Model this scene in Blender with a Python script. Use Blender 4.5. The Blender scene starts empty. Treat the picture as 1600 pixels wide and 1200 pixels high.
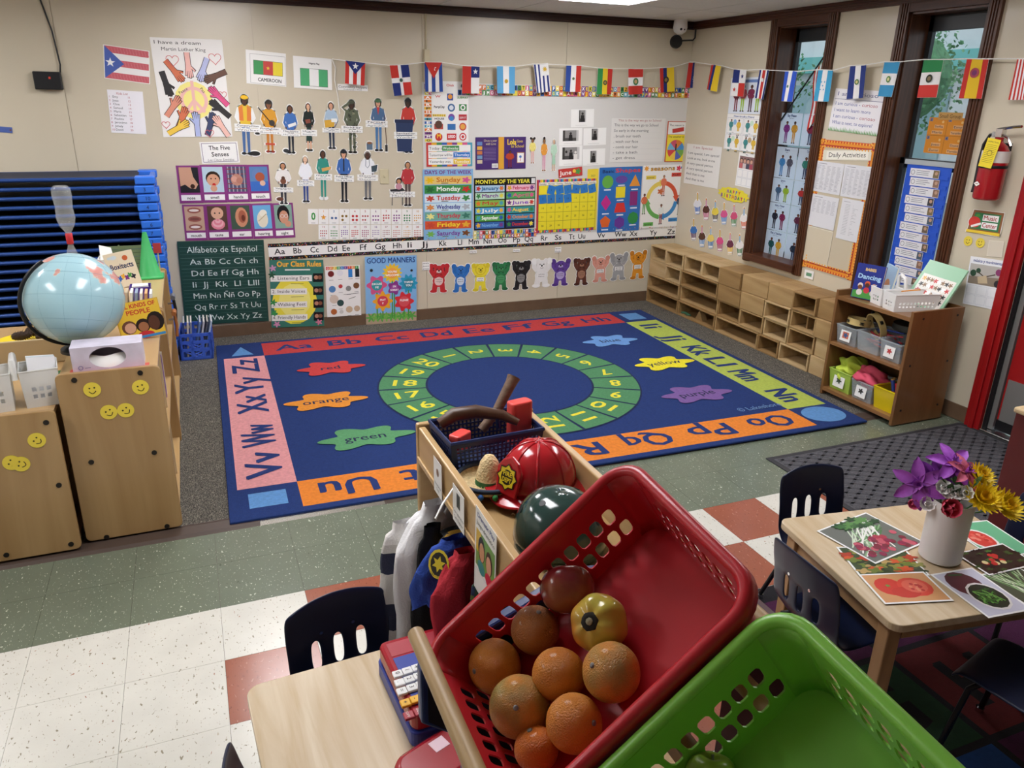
import bpy, bmesh, math, random
from math import sin, cos, pi, sqrt, radians as RAD
from mathutils import Vector, Matrix, Euler
random.seed(7)
SC = bpy.context.scene
COL = SC.collection
# ---------------------------------------------------------------- camera
FPX = 1201.46
CAM = Vector((0.6831, -2.6061, 1.7915))
CROT = Euler((1.2156, -0.0190, -0.3852), 'XYZ')
cd = bpy.data.cameras.new('camera'); co = bpy.data.objects.new('camera', cd); COL.objects.link(co)
co.location = CAM; co.rotation_euler = CROT
cd.sensor_width = 36.0; cd.lens = FPX * 36.0 / 1600.0; cd.clip_start = 0.02
SC.camera = co
# ---------------------------------------------------------------- world, exposure
W_ = bpy.data.worlds.new('overcast_sky'); SC.world = W_; W_.use_nodes = True
bgn = W_.node_tree.nodes['Background']
bgn.inputs[0].default_value = (0.80, 0.90, 1.0, 1); bgn.inputs[1].default_value = 1.3
SC.view_settings.view_transform = 'Standard'; SC.view_settings.look = 'None'
SC.view_settings.gamma = 1.0; SC.view_settings.exposure = 0.2; SC.view_settings.use_curve_mapping = False
CEIL_E = 15.0      # strength of the ceiling light diffusers
YB, XR, ZC = 3.57, 4.87, 2.44
XL, YF = -2.6, -4.6
# ---------------------------------------------------------------- pixel rays -> points on real planes
_R = CROT.to_matrix()
def ray(u, v): return _R @ Vector(((u-800)/FPX, -(v-600)/FPX, -1))
def gz(u, v, z=0.0):
    d = ray(u, v); return CAM + d*((z-CAM.z)/d.z)
def gy(u, v, y=YB):
    d = ray(u, v); return CAM + d*((y-CAM.y)/d.y)
def gx(u, v, x=XR):
    d = ray(u, v); return CAM + d*((x-CAM.x)/d.x)
# ---------------------------------------------------------------- materials
def lin(c):
    if isinstance(c, str):
        c = tuple(int(c[i:i+2], 16)/255 for i in (0, 2, 4))
    return tuple(((x/12.92) if x <= 0.04045 else ((x+0.055)/1.055)**2.4) for x in c[:3])
MATS = {}
def mat(name, c='808080', rough=.5, metal=0, spec=.5, noise=None, bump=None, coat=0, trans=0, alpha=1, emit=None, wood=None, attr=False, ior=1.45, sss=0):
    """c sRGB hex; noise=(scale,amount); bump=(scale,strength[,detail]); wood=(c2, axis, scale)"""
    if name in MATS: return MATS[name]
    m = bpy.data.materials.new(name); m.use_nodes = True
    nt = m.node_tree; N = nt.nodes; L = nt.links; b = N['Principled BSDF']
    b.inputs['Roughness'].default_value = rough; b.inputs['Metallic'].default_value = metal
    b.inputs['Specular IOR Level'].default_value = spec; b.inputs['IOR'].default_value = ior
    b.inputs['Coat Weight'].default_value = coat; b.inputs['Coat Roughness'].default_value = .12
    b.inputs['Transmission Weight'].default_value = trans; b.inputs['Alpha'].default_value = alpha
    cc = lin(c)
    b.inputs['Base Color'].default_value = (*cc, 1)
    tc = N.new('ShaderNodeTexCoord')
    src = None
    if attr:
        a = N.new('ShaderNodeAttribute'); a.attribute_name = 'Col'; src = a.outputs['Color']
    if wood:
        c2, ax, sc = wood
        mp = N.new('ShaderNodeMapping'); L.new(tc.outputs['Object'], mp.inputs[0])
        s = [sc, sc, sc]; s['xyz'.index(ax)] = sc*.08
        mp.inputs['Scale'].default_value = s
        nz = N.new('ShaderNodeTexNoise'); nz.inputs['Scale'].default_value = 3; nz.inputs['Detail'].default_value = 6; nz.inputs['Distortion'].default_value = 1.2
        L.new(mp.outputs[0], nz.inputs['Vector'])
        rp = N.new('ShaderNodeValToRGB'); L.new(nz.outputs['Fac'], rp.inputs[0])
        rp.color_ramp.elements[0].position = .32; rp.color_ramp.elements[1].position = .68
        rp.color_ramp.elements[0].color = (*lin(c2), 1); rp.color_ramp.elements[1].color = (*cc, 1)
        src = rp.outputs[0]
    if noise:
        nz = N.new('ShaderNodeTexNoise'); nz.inputs['Scale'].default_value = noise[0]; nz.inputs['Detail'].default_value = 3
        L.new(tc.outputs['Object'], nz.inputs['Vector'])
        mr = N.new('ShaderNodeMapRange'); mr.inputs[1].default_value = .3; mr.inputs[2].default_value = .7
        mr.inputs[3].default_value = 1-noise[1]; mr.inputs[4].default_value = 1+noise[1]
        L.new(nz.outputs['Fac'], mr.inputs[0])
        hs = N.new('ShaderNodeHueSaturation'); L.new(mr.outputs[0], hs.inputs['Value'])
        if src: L.new(src, hs.inputs['Color'])
        else: hs.inputs['Color'].default_value = (*cc, 1)
        src = hs.outputs[0]
    if src: L.new(src, b.inputs['Base Color'])
    if bump:
        nb = N.new('ShaderNodeTexNoise'); nb.inputs['Scale'].default_value = bump[0]; nb.inputs['Detail'].default_value = bump[2] if len(bump) > 2 else 2
        L.new(tc.outputs['Object'], nb.inputs['Vector'])
        bp = N.new('ShaderNodeBump'); bp.inputs['Strength'].default_value = bump[1]; bp.inputs['Distance'].default_value = .01
        L.new(nb.outputs['Fac'], bp.inputs['Height']); L.new(bp.outputs[0], b.inputs['Normal'])
    if emit:
        b.inputs['Emission Color'].default_value = (*lin(emit[0]), 1); b.inputs['Emission Strength'].default_value = emit[1]
    MATS[name] = m
    return m
# ---------------------------------------------------------------- mesh builder
def frame(o, x, y, z):
    m = Matrix.Identity(4)
    for i, a in enumerate((x, y, z)): m.col[i][:3] = a
    m.col[3][:3] = o
    return m
class MB:
    def __init__(s): s.v = []; s.f = []; s.c = []; s.cc = None; s.M = None
    def col(s, c): s.cc = (lin(c)) if c is not None else None; return s
    def add(s, vs, fs):
        k = len(s.v)
        s.v += [(s.M @ Vector(p)) if s.M else Vector(p) for p in vs]
        for f in fs: s.f.append(tuple(i+k for i in f)); s.c.append(s.cc)
        return s
    def box(s, x0, x1, y0, y1, z0, z1):
        vs = [(x, y, z) for z in (z0, z1) for y in (y0, y1) for x in (x0, x1)]
        return s.add(vs, [(0, 2, 3, 1), (4, 5, 7, 6), (0, 1, 5, 4), (2, 6, 7, 3), (0, 4, 6, 2), (1, 3, 7, 5)])
    def prism(s, poly, z0, z1):
        n = len(poly)
        vs = [(x, y, z0) for x, y in poly]+[(x, y, z1) for x, y in poly]
        return s.add(vs, [tuple(range(n-1, -1, -1)), tuple(range(n, 2*n))]+[(i, (i+1) % n, n+(i+1) % n, n+i) for i in range(n)])
    def lathe(s, prof, n=24, a0=0, a1=2*pi, cap=True):
        full = abs(a1-a0-2*pi) < 1e-6; m = n if full else n+1
        vs = [(r*cos(a0+(a1-a0)*i/n), r*sin(a0+(a1-a0)*i/n), z) for r, z in prof for i in range(m)]
        fs = []
        for j in range(len(prof)-1):
            for i in range(n):
                a, b = j*m+i, j*m+(i+1) % m
                fs.append((a, b, b+m, a+m))
        if full and cap:
            if prof[0][0] > 1e-5: fs.append(tuple(range(m-1, -1, -1)))
            if prof[-1][0] > 1e-5: fs.append(tuple((len(prof)-1)*m+i for i in range(m)))
        return s.add(vs, fs)
    def tube(s, pts, r, n=8, closed=False, cap=True):
        pts = [Vector(p) for p in pts]; k = len(pts)
        rs = r if isinstance(r, (list, tuple)) else [r]*k
        vs = []; up = None
        for i, p in enumerate(pts):
            a = pts[(i-1) % k] if (closed or i > 0) else p; b = pts[(i+1) % k] if (closed or i < k-1) else p
            d = (b-a)
            d = d.normalized() if d.length > 1e-9 else Vector((0, 0, 1))
            if up is None: up = Vector((0, 0, 1)) if abs(d.z) < .9 else Vector((1, 0, 0))
            x = d.cross(up)
            if x.length < 1e-6: x = d.orthogonal()
            x.normalize(); y = x.cross(d).normalized(); up = y
            vs += [p+(x*cos(2*pi*j/n)+y*sin(2*pi*j/n))*rs[i] for j in range(n)]
        fs = []
        for i in range(k if closed else k-1):
            for j in range(n):
                a = i*n+j; b = i*n+(j+1) % n; c = ((i+1) % k)*n+(j+1) % n; d = ((i+1) % k)*n+j
                fs.append((a, d, c, b))
        if cap and not closed:
            fs.append(tuple(range(n))); fs.append(tuple((k-1)*n+j for j in range(n-1, -1, -1)))
        return s.add(vs, fs)
    def cyl(s, p0, p1, r, r1=None, n=14): return s.tube([p0, p1], [r, r if r1 is None else r1], n)
    def sphere(s, c, r, nu=16, nv=10, fn=None):
        r = r if isinstance(r, (tuple, list)) else (r, r, r)
        vs = []
        for j in range(nv+1):
            t = pi*j/nv
            for i in range(nu):
                a = 2*pi*i/nu; d = Vector((sin(t)*cos(a), sin(t)*sin(a), cos(t)))
                k = fn(d) if fn else 1
                vs.append((c[0]+d.x*r[0]*k, c[1]+d.y*r[1]*k, c[2]+d.z*r[2]*k))
        fs = [(j*nu+i, (j+1)*nu+i, (j+1)*nu+(i+1) % nu, j*nu+(i+1) % nu) for j in range(nv) for i in range(nu)]
        return s.add(vs, fs)
    def grid(s, fn, nu, nv, closed=False):
        m = nu if closed else nu+1
        vs = [fn(i/nu, j/nv) for j in range(nv+1) for i in range(m)]
        fs = [(j*m+i, j*m+(i+1) % m, (j+1)*m+(i+1) % m, (j+1)*m+i) for j in range(nv) for i in range(nu)]
        return s.add(vs, fs)
    def build(s, name, m, parent=None, loc=None, smooth=None, bevel=0, solid=0, sub=0, mats=None):
        me = bpy.data.meshes.new(name)
        me.from_pydata([tuple(p) for p in s.v], [], s.f); 
        if any(c is not None for c in s.c):
            at = me.color_attributes.new('Col', 'FLOAT_COLOR', 'CORNER')
            arr = []
            for f, c in zip(s.f, s.c):
                c = c or (.8, .8, .8); arr += [c[0], c[1], c[2], 1.0]*len(f)
            at.data.foreach_set('color', arr)
        me.validate(clean_customdata=False)
        return ob(name, me, m, parent, loc, smooth, bevel, solid, sub)
def ob(name, me, m, parent=None, loc=None, smooth=None, bevel=0, solid=0, sub=0):
    if not me.materials: me.materials.append(mat(m) if isinstance(m, str) else m)
    o = bpy.data.objects.new(name, me); COL.objects.link(o)
    if parent is not None: o.parent = parent
    if loc is not None: o.location = loc
    if smooth is not None:
        me.shade_smooth()
        if smooth < 3: me.set_sharp_from_angle(angle=smooth)
    if solid:
        md = o.modifiers.new('thickness', 'SOLIDIFY'); md.thickness = solid; md.offset = 0
    if bevel:
        md = o.modifiers.new('bevel', 'BEVEL'); md.width = bevel; md.segments = 2; md.limit_method = 'ANGLE'; md.angle_limit = .6
    if sub:
        md = o.modifiers.new('subdivision', 'SUBSURF'); md.levels = sub; md.render_levels = sub
    return o
def tag(o, label, cat, group=None, kind=None):
    if label: o['label'] = label
    if cat: o['category'] = cat
    if group: o['group'] = group
    if kind: o['kind'] = kind
    return o
def thing(name, label, cat, loc=(0, 0, 0), rz=0, group=None, M=None):
    o = bpy.data.objects.new(name, None); COL.objects.link(o); o.empty_display_size = .05
    if M is not None: o.matrix_world = M
    else: o.location = loc; o.rotation_euler = (0, 0, rz)
    return tag(o, label, cat, group)
def struct(o): o['kind'] = 'structure'; return o
def dup(root, loc=None, rz=None, label=None, group=None):
    r = root.copy(); COL.objects.link(r)
    if loc is not None: r.location = loc
    if rz is not None: r.rotation_euler = (0, 0, rz)
    if label: r['label'] = label
    if group: r['group'] = group
    for ch in list(root.children):
        c = ch.copy(); COL.objects.link(c); c.parent = r
        for g in ch.children:
            d = g.copy(); COL.objects.link(d); d.parent = c
    return r
def rrect(x0, x1, y0, y1, r, n=4):
    out = []
    for cx, cy, a in ((x1-r, y1-r, 0), (x0+r, y1-r, pi/2), (x0+r, y0+r, pi), (x1-r, y0+r, 1.5*pi)):
        out += [(cx+r*cos(a+pi/2*i/n), cy+r*sin(a+pi/2*i/n)) for i in range(n+1)]
    return out
# ---------------------------------------------------------------- lettering (built-in font, cached as triangles)
CH = "ABCDEFGHIJKLMNOPQRSTUVWXYZabcdefghijklmnopqrstuvwxyz0123456789.,:;!?'\"-+=/()&@#%*ñÑáéíóú©÷×¡| "
GL = {}
def _glyphs():
    objs = []
    def mk(t):
        cu = bpy.data.curves.new('g', 'FONT'); cu.body = t; cu.resolution_u = 2; cu.size = 1
        o = bpy.data.objects.new('g', cu); COL.objects.link(o); objs.append(o); return o
    ll = mk('ll'); pairs = [(c, mk(c), mk('l'+c+'l')) for c in CH]
    dg = bpy.context.evaluated_depsgraph_get(); dg.update()
    def data(o):
        e = o.evaluated_get(dg); me = e.to_mesh()
        r = ([(v.co.x, v.co.y) for v in me.vertices], [tuple(p.vertices) for p in me.polygons]); e.to_mesh_clear(); return r
    x0 = max(p[0] for p in data(ll)[0])
    for c, a, b in pairs:
        va, fa = data(a); vb, _ = data(b)
        GL[c] = (va, fa, max(p[0] for p in vb)-x0)
    for o in objs:
        cu = o.data; bpy.data.objects.remove(o); bpy.data.curves.remove(cu)
_glyphs()
CAPH = max(p[1] for p in GL['H'][0])
def textgeo(t):
    vs = []; fs = []; x = 0
    for ch in t:
        g = GL.get(ch) or GL['o']; k = len(vs)
        vs += [(x+a, b) for a, b in g[0]]; fs += [tuple(i+k for i in f) for f in g[1]]; x += g[2]
    return vs, fs, x
# ---------------------------------------------------------------- flat printed sheets
mat('paper_print', rough=.55, attr=True); mat('laminate_print', rough=.28, attr=True, spec=.5)
class Sheet:
    """flat print in a local frame: a 0..1 to the right, b 0..1 downwards"""
    def __init__(s, W, H, z0=.0009): s.W = W; s.H = H; s.m = MB(); s.z = z0; s.warp = None; s.cloth = False
    def _put(s, pts, fs, c):
        s.z += 4e-4 if s.cloth else 1.6e-5; s.m.col(c)
        if s.warp: s.m.add([s.warp(x, y, s.z+(.003 if s.cloth and len(pts) < 40 else 0)) for x, y in pts], fs)
        else: s.m.add([(x-s.W/2, y-s.H/2, s.z) for x, y in pts], fs)
        return s
    def p(s, a, b): return (a*s.W, (1-b)*s.H)
    def rect(s, a0, b0, a1, b1, c):
        if s.warp:
            n = 16
            pts = [s.p(a0+(a1-a0)*i/n, b0+(b1-b0)*j/n) for j in range(n+1) for i in range(n+1)]
            return s._put(pts, [(j*(n+1)+i, (j+1)*(n+1)+i, (j+1)*(n+1)+i+1, j*(n+1)+i+1) for j in range(n) for i in range(n)], c)
        return s._put([s.p(a0, b0), s.p(a0, b1), s.p(a1, b1), s.p(a1, b0)], [(0, 1, 2, 3)], c)
    def poly(s, pts, c):
        q = [s.p(*k) for k in pts]
        ar = sum(q[i][0]*q[(i+1) % len(q)][1]-q[(i+1) % len(q)][0]*q[i][1] for i in range(len(q)))
        if ar < 0: q.reverse()
        return s._put(q, [tuple(range(len(q)))], c)
    def ell(s, a, b, ra, c, rb=None, n=14, ang=0):
        x, y = s.p(a, b); rx = ra*s.W; ry = rx if rb is None else rb*s.H
        return s._put([(x+rx*cos(t)*cos(ang)-ry*sin(t)*sin(ang), y+rx*cos(t)*sin(ang)+ry*sin(t)*cos(ang)) for t in [2*pi*i/n for i in range(n)]], [tuple(range(n))], c)
    def ring(s, a, b, r, w, c, n=20, a0=0, a1=2*pi):
        x, y = s.p(a, b); R1 = r*s.W; R0 = (r-w)*s.W
        ts = [a0+(a1-a0)*i/n for i in range(n+1)]
        return s._put([(x+R0*cos(t), y+R0*sin(t)) for t in ts]+[(x+R1*cos(t), y+R1*sin(t)) for t in ts], [(i, n+1+i, n+2+i, i+1)[::-1] if False else (i, n+1+i, n+2+i, i+1) for i in range(n)], c)
    def line(s, pts, w, c):
        """w in fractions of the width"""
        q = [Vector(s.p(*k)) for k in pts]; h = w*s.W/2; L = []; R = []
        for i, k in enumerate(q):
            d = (q[min(i+1, len(q)-1)]-q[max(i-1, 0)]).normalized(); n = Vector((-d.y, d.x))*h
            L.append(tuple(k+n)); R.append(tuple(k-n))
        n = len(q)
        return s._put(R+L, [(i, i+1, n+i+1, n+i) for i in range(n-1)], c)
    def frame(s, a0, b0, a1, b1, w, c):
        k = w*s.W/s.H
        s.rect(a0, b0, a1, b0+k, c); s.rect(a0, b1-k, a1, b1, c); s.rect(a0, b0, a0+w, b1, c); return s.rect(a1-w, b0, a1, b1, c)
    def text(s, t, a, b, h, c='202020', w=None, ang=0, al='l', bold=0, shear=0):
        vs, fs, adv = textgeo(t)
        if not fs: return s
        k = h*s.H/CAPH; kx = k
        if w: kx = w*s.W/max(adv, .01)
        ox = {'l': 0, 'c': -adv/2, 'r': -adv}[al]
        x, y = s.p(a, b); ca, sa = cos(ang), sin(ang)
        def pl(dx, dy):
            return [(x+((px+ox)*kx+py*k*shear+dx)*ca-(py*k+dy)*sa, y+((px+ox)*kx+py*k*shear+dx)*sa+(py*k+dy)*ca) for px, py in vs]
        s._put(pl(0, 0), fs, c)
        if bold:
            for dx, dy in ((bold*k, 0), (0, bold*k), (bold*k, bold*k)): s._put(pl(dx, dy), fs, c)
        return s
    def star(s, a, b, r, c, n=5, ang=pi/2, q=.4):
        x, y = s.p(a, b); R = r*s.W
        return s._put([(x+(R if i % 2 == 0 else R*q)*cos(ang+pi*i/n), y+(R if i % 2 == 0 else R*q)*sin(ang+pi*i/n)) for i in range(2*n)], [tuple(range(2*n))], c)
    def blob(s, a, b, ra, rb, c, lobes=7, amp=.25, ph=0, n=56):
        x, y = s.p(a, b)
        pts = []
        for i in range(n):
            t = 2*pi*i/n; k = 1+amp*cos(lobes*t+ph)
            pts.append((x+ra*s.W*k*cos(t), y+rb*s.H*k*sin(t)))
        return s._put([(x, y)]+pts, [(0, i+1, (i+1) % n+1) for i in range(n)], c)
PL = {'back': (Vector((1, 0, 0)), Vector((0, 0, 1)), Vector((0, -1, 0))), 'right': (Vector((0, -1, 0)), Vector((0, 0, 1)), Vector((-1, 0, 0)))}
def wallpt(plane, u, v, d): return gy(u, v, YB-.006-d) if plane == 'back' else gx(u, v, XR-d)
def quad_frame(plane, q, d):
    P4 = [wallpt(plane, *k, d) for k in q]; X, Y, Z = PL[plane]
    c = sum(P4, Vector())/4
    ex = (P4[1]-P4[0])+(P4[2]-P4[3]); ey = (P4[0]-P4[3])+(P4[1]-P4[2])
    W = ex.length/2; H = ey.length/2
    a = math.atan2(ex.dot(Y), ex.dot(X)); b = math.atan2(-ey.dot(X), ey.dot(Y)); t = (a+b)/2
    x = X*cos(t)+Y*sin(t); y = -X*sin(t)+Y*cos(t)
    return frame(c, x, y, Z), W, H
def poster(name, label, cat, plane, q, d=.003, bg='f2f1ee', m='paper_print', group=None, th=.0006, rad=0):
    """a sheet of paper on a wall; returns (object, Sheet); call fin() to add its print"""
    if len(q) == 4 and not isinstance(q[0], (tuple, list)): q = [(q[0], q[1]), (q[2], q[1]), (q[2], q[3]), (q[0], q[3])]
    M, W, H = quad_frame(plane, q, d)
    mb = MB().col(bg)
    mb.prism(rrect(-W/2, W/2, -H/2, H/2, rad, 4) if rad else [(-W/2, -H/2), (W/2, -H/2), (W/2, H/2), (-W/2, H/2)], 0, th)
    o = mb.build(name, m); o.matrix_world = M; tag(o, label, cat, group)
    s = Sheet(W, H, th+.0002); s.o = o; s.mat = m
    return s
def fin(s, name='print', m=None):
    if s.m.f: s.m.build(name, m or s.mat, s.o)
    return s.o
# ================================================================= the room
WALLC = 'd0c6b0'
mat('wall_paint', WALLC, rough=.3, noise=(1.5, .03), bump=(9, .05), coat=.15)
mat('dark_wood', '5c3722', rough=.35, wood=('432413', 'z', 9))
mat('dark_wood_h', '5a3220', rough=.38, wood=('402011', 'y', 9))
mat('crown_wood', '40231a', rough=.38, wood=('2c1610', 'x', 9))
mat('brown_vinyl', '6a5340', rough=.5, noise=(8, .12))
mat('ceiling_panel', 'd9d7d2', rough=.9, bump=(180, .25), noise=(60, .03))
mat('grid_metal', 'b9b7b2', rough=.6)
mat('black_plastic', '15161a', rough=.4)
mat('white_plastic', 'ececea', rough=.35)
mat('steel', 'c8c8c8', rough=.25, metal=1)
mat('chrome', 'd8d8da', rough=.12, metal=1)
mat('dark_metal', '2b2d30', rough=.35, metal=.6)
mat('door_red', '9a1418', rough=.3, coat=.2)
mat('kick_grey', '8d8d8c', rough=.4, metal=.5)
mat('sash', '2a2c2e', rough=.4)
def geo_noise_mat(name, base, flecks, rough=.3, bump=0, rib=None):
    """speckled surface in world space; flecks=[(scale,threshold,colour)]"""
    m = bpy.data.materials.new(name); m.use_nodes = True; nt = m.node_tree; N = nt.nodes; L = nt.links; b = N['Principled BSDF']
    g = N.new('ShaderNodeNewGeometry'); cur = None
    nz = N.new('ShaderNodeTexNoise'); nz.inputs['Scale'].default_value = 7; nz.inputs['Detail'].default_value = 4; L.new(g.outputs['Position'], nz.inputs['Vector'])
    hs = N.new('ShaderNodeHueSaturation'); hs.inputs['Color'].default_value = (*lin(base), 1)
    mr = N.new('ShaderNodeMapRange'); mr.inputs[3].default_value = .88; mr.inputs[4].default_value = 1.1; L.new(nz.outputs['Fac'], mr.inputs[0]); L.new(mr.outputs[0], hs.inputs['Value'])
    cur = hs.outputs[0]
    for sc, th, c in flecks:
        mp = N.new('ShaderNodeMapping'); mp.inputs['Scale'].default_value = (1, .55, 1); mp.inputs['Rotation'].default_value = (0, 0, sc*.37); L.new(g.outputs['Position'], mp.inputs[0])
        v = N.new('ShaderNodeTexNoise'); v.inputs['Scale'].default_value = sc; v.inputs['Detail'].default_value = 1.5; v.inputs['Distortion'].default_value = .6; L.new(mp.outputs[0], v.inputs['Vector'])
        r = N.new('ShaderNodeMapRange'); r.inputs[1].default_value = th; r.inputs[2].default_value = th+.03; L.new(v.outputs['Fac'], r.inputs[0])
        mx = N.new('ShaderNodeMixRGB'); L.new(r.outputs[0], mx.inputs[0]); L.new(cur, mx.inputs[1]); mx.inputs[2].default_value = (*lin(c), 1); cur = mx.outputs[0]
    L.new(cur, b.inputs['Base Color']); b.inputs['Roughness'].default_value = rough
    if bump:
        v = N.new('ShaderNodeTexNoise'); v.inputs['Scale'].default_value = bump[0]; L.new(g.outputs['Position'], v.inputs['Vector'])
        bp = N.new('ShaderNodeBump'); bp.inputs['Strength'].default_value = bump[1]; bp.inputs['Distance'].default_value = .01; L.new(v.outputs['Fac'], bp.inputs['Height']); L.new(bp.outputs[0], b.inputs['Normal'])
    MATS[name] = m; return m
geo_noise_mat('tile_green', '697161', [(120, .68, 'b3b8a6'), (160, .69, '9aa190'), (95, .72, '555d4e')], .22, (14, .03))
geo_noise_mat('tile_white', 'cdcbc1', [(110, .67, '8d8674'), (150, .70, 'b3ab98'), (70, .74, '9a6f5a')], .22, (14, .03))
geo_noise_mat('tile_red', '94553f', [(120, .66, '7e4634'), (90, .68, 'ad7560')], .2, (14, .03))
geo_noise_mat('carpet_grey', '736e64', [(260, .52, '38342f'), (200, .58, '9a9384'), (420, .6, '2c2926')], .95, (380, .9))
# floor: slab, single vinyl tiles, carpet
fl = struct(MB().box(XL, XR+.3, YF, YB+.1, -.08, -.004).build('floor', mat('subfloor', '4e4a42', rough=.8)))
T = .3048; tm = {}
for nm in ('tile_green', 'tile_white', 'tile_red'):
    b = MB().box(0, T-.0011, 0, T-.0011, -.004, 0); o = b.build('tile', nm, fl); o.location = (-9, -9, -.5); tm[nm] = o.data; bpy.data.objects.remove(o)
for j in range(-9, 2):
    for i in range(-6, 17):
        nm = 'tile_green' if j >= 0 else ('tile_red' if (i >= 2 and (i+j) % 2 == 0) else 'tile_white')
        o = bpy.data.objects.new('tile', tm[nm]); COL.objects.link(o); o.parent = fl; o.location = (i*T, j*T, 0)
struct(MB().box(XL, XR, .6, YB, -.004, .007).build('carpet', 'carpet_grey'))
mat('strip_brown', '4a3d36', rough=.4); mat('strip_silver', 'b8b4ac', rough=.25, metal=.9)
def strip(name, x0, x1, m, dy=0):
    b = MB(); b.M = Matrix(((0, 0, 1, 0), (1, 0, 0, 0), (0, 1, 0, 0), (0, 0, 0, 1)))
    b.prism([(.553+dy, 0), (.57+dy, .009), (.63, .013), (.655, .0075), (.655, 0)], x0, x1); return struct(b.build(name, m))
strip('trim_1', XL, .80, 'strip_brown'); strip('trim_2', .80, 1.36, 'strip_silver'); strip('trim_3', 1.36, XR-.1, 'strip_brown')
# back wall with its painted four-foot panels
wb = struct(MB().box(XL-.1, XR+.3, YB, YB+.12, 0, ZC).build('wall_back', 'wall_paint'))
seams = [-2.46, -1.24, -.015, 1.21, 2.44, 3.66, 4.885]
prev = XL
for sx in seams:
    MB().box(prev+.0015, min(sx, XR-.002)-.0015, YB-.006, YB+.001, .02, ZC-.03).build('panel', 'wall_paint', wb); prev = sx
YW = YB-.006
struct(MB().box(XL-.1, XL, YF, YB, 0, ZC).build('wall_left', 'wall_paint'))
struct(MB().box(XL-.1, XR+.3, YF-.1, YF, 0, ZC).build('wall_front', 'wall_paint'))
# right wall with two window openings and the doorway
WIN = [(1.945, 2.455), (.745, 1.275)]; WZ = (.64, 2.33)
DY0, DY1, DZ = -.74, .215, 2.08
mb = MB(); cuts = [YF, DY0, DY1, WIN[1][0], WIN[1][1], WIN[0][0], WIN[0][1], YB]
def wl(y0, y1, z0, z1): mb.box(XR, XR+.19, y0, y1, z0, z1)
wl(YF, DY0, 0, ZC); wl(DY0, DY1, DZ, ZC); wl(DY1, WIN[1][0], 0, ZC); wl(WIN[1][1], WIN[0][0], 0, ZC); wl(WIN[0][1], YB, 0, ZC)
for a, b_ in WIN: wl(a, b_, 0, WZ[0]); wl(a, b_, WZ[1], ZC)
struct(mb.build('wall_right', 'wall_paint'))
# baseboards and crown trim
def base(name, x0, x1, y0, y1): return struct(MB().box(x0, x1, y0, y1, .005, .1).build(name, 'brown_vinyl', bevel=.003))
base('baseboard_back', XL, 4.60, YW-.012, YW); base('baseboard_right', XR-.01, XR, .31, .6); base('baseboard_side', XR-.01, XR, YF, DY0-.1)
def crown(name, m, x0, x1, y0, y1):
    b = MB(); b.box(x0, x1, y0, y1, ZC-.062, ZC)
    if x1-x0 > y1-y0:
        for k in (.012, .03, .046): b.box(x0, x1, y0-.008, y0, ZC-.06+k-.006, ZC-.06+k+.004)
    else:
        for k in (.012, .03, .046): b.box(x0-.008, x0, y0, y1, ZC-.06+k-.006, ZC-.06+k+.004)
    return struct(b.build(name, m))
crown('trim_4', 'crown_wood', XL, XR, YW-.02, YW); crown('trim_5', 'dark_wood_h', XR-.02, XR, YF, YW-.02)
# ceiling: lay-in panels and light fixtures
ce = struct(MB().box(XL-.1, XR+.3, YF-.1, YB+.1, ZC+.02, ZC+.1).build('ceiling', 'grid_metal'))
lights = [(x, y) for x in (-1.72, .72, 3.16) for y in (1.55, -.89, -3.33)]
gx0, gy0 = .72-.61*6, 1.55-1.22*6
pm = None; npan = 0
for i in range(14):
    for j in range(10):
        x = gx0+.61*i; y = gy0+1.22*j
        if x+.61 < XL or x > XR or y+1.22 < YF or y > YB: continue
        if any(abs(x-a) < .05 and abs(y-b_) < .05 for a, b_ in lights): continue
        x0, x1, y0, y1 = max(x, XL)+.004, min(x+.61, XR)-.004, max(y, YF)+.004, min(y+1.22, YB)-.004
        if x1-x0 < .03 or y1-y0 < .03: continue
        MB().box(x0, x1, y0, y1, ZC, ZC+.02).build('panel', 'ceiling_panel', ce)
mat('diffuser', 'ffffff', rough=.6, emit=('fdfcff', CEIL_E)); mat('diffuser_off', 'e4e4e2', rough=.6); mat('light_frame', 'e8e8e6', rough=.4)
for k, (x, y) in enumerate(lights):
    lab = {(3.16, 1.55): 'lit ceiling panel light above the room corner with windows', (.72, 1.55): 'lit ceiling panel light above the alphabet rug near the stacked cots'}.get((x, y), ('lit ceiling panel light above the tables' if y > -2 else 'unlit ceiling panel light at the far end of the classroom'))
    t = thing('ceiling_light', lab, 'ceiling light', (x+.305, y+.61, ZC), 0, 'fluorescent ceiling panels')
    b = MB()
    for q in ((-.305, -.28, -.61, .61), (.28, .305, -.61, .61), (-.28, .28, -.61, -.585), (-.28, .28, .585, .61)): b.box(*q, -.004, .016)
    b.build('frame', 'light_frame', t); MB().box(-.28, .28, -.585, .585, .0, .008).build('diffuser', 'diffuser' if y > -2 else 'diffuser_off', t)
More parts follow.
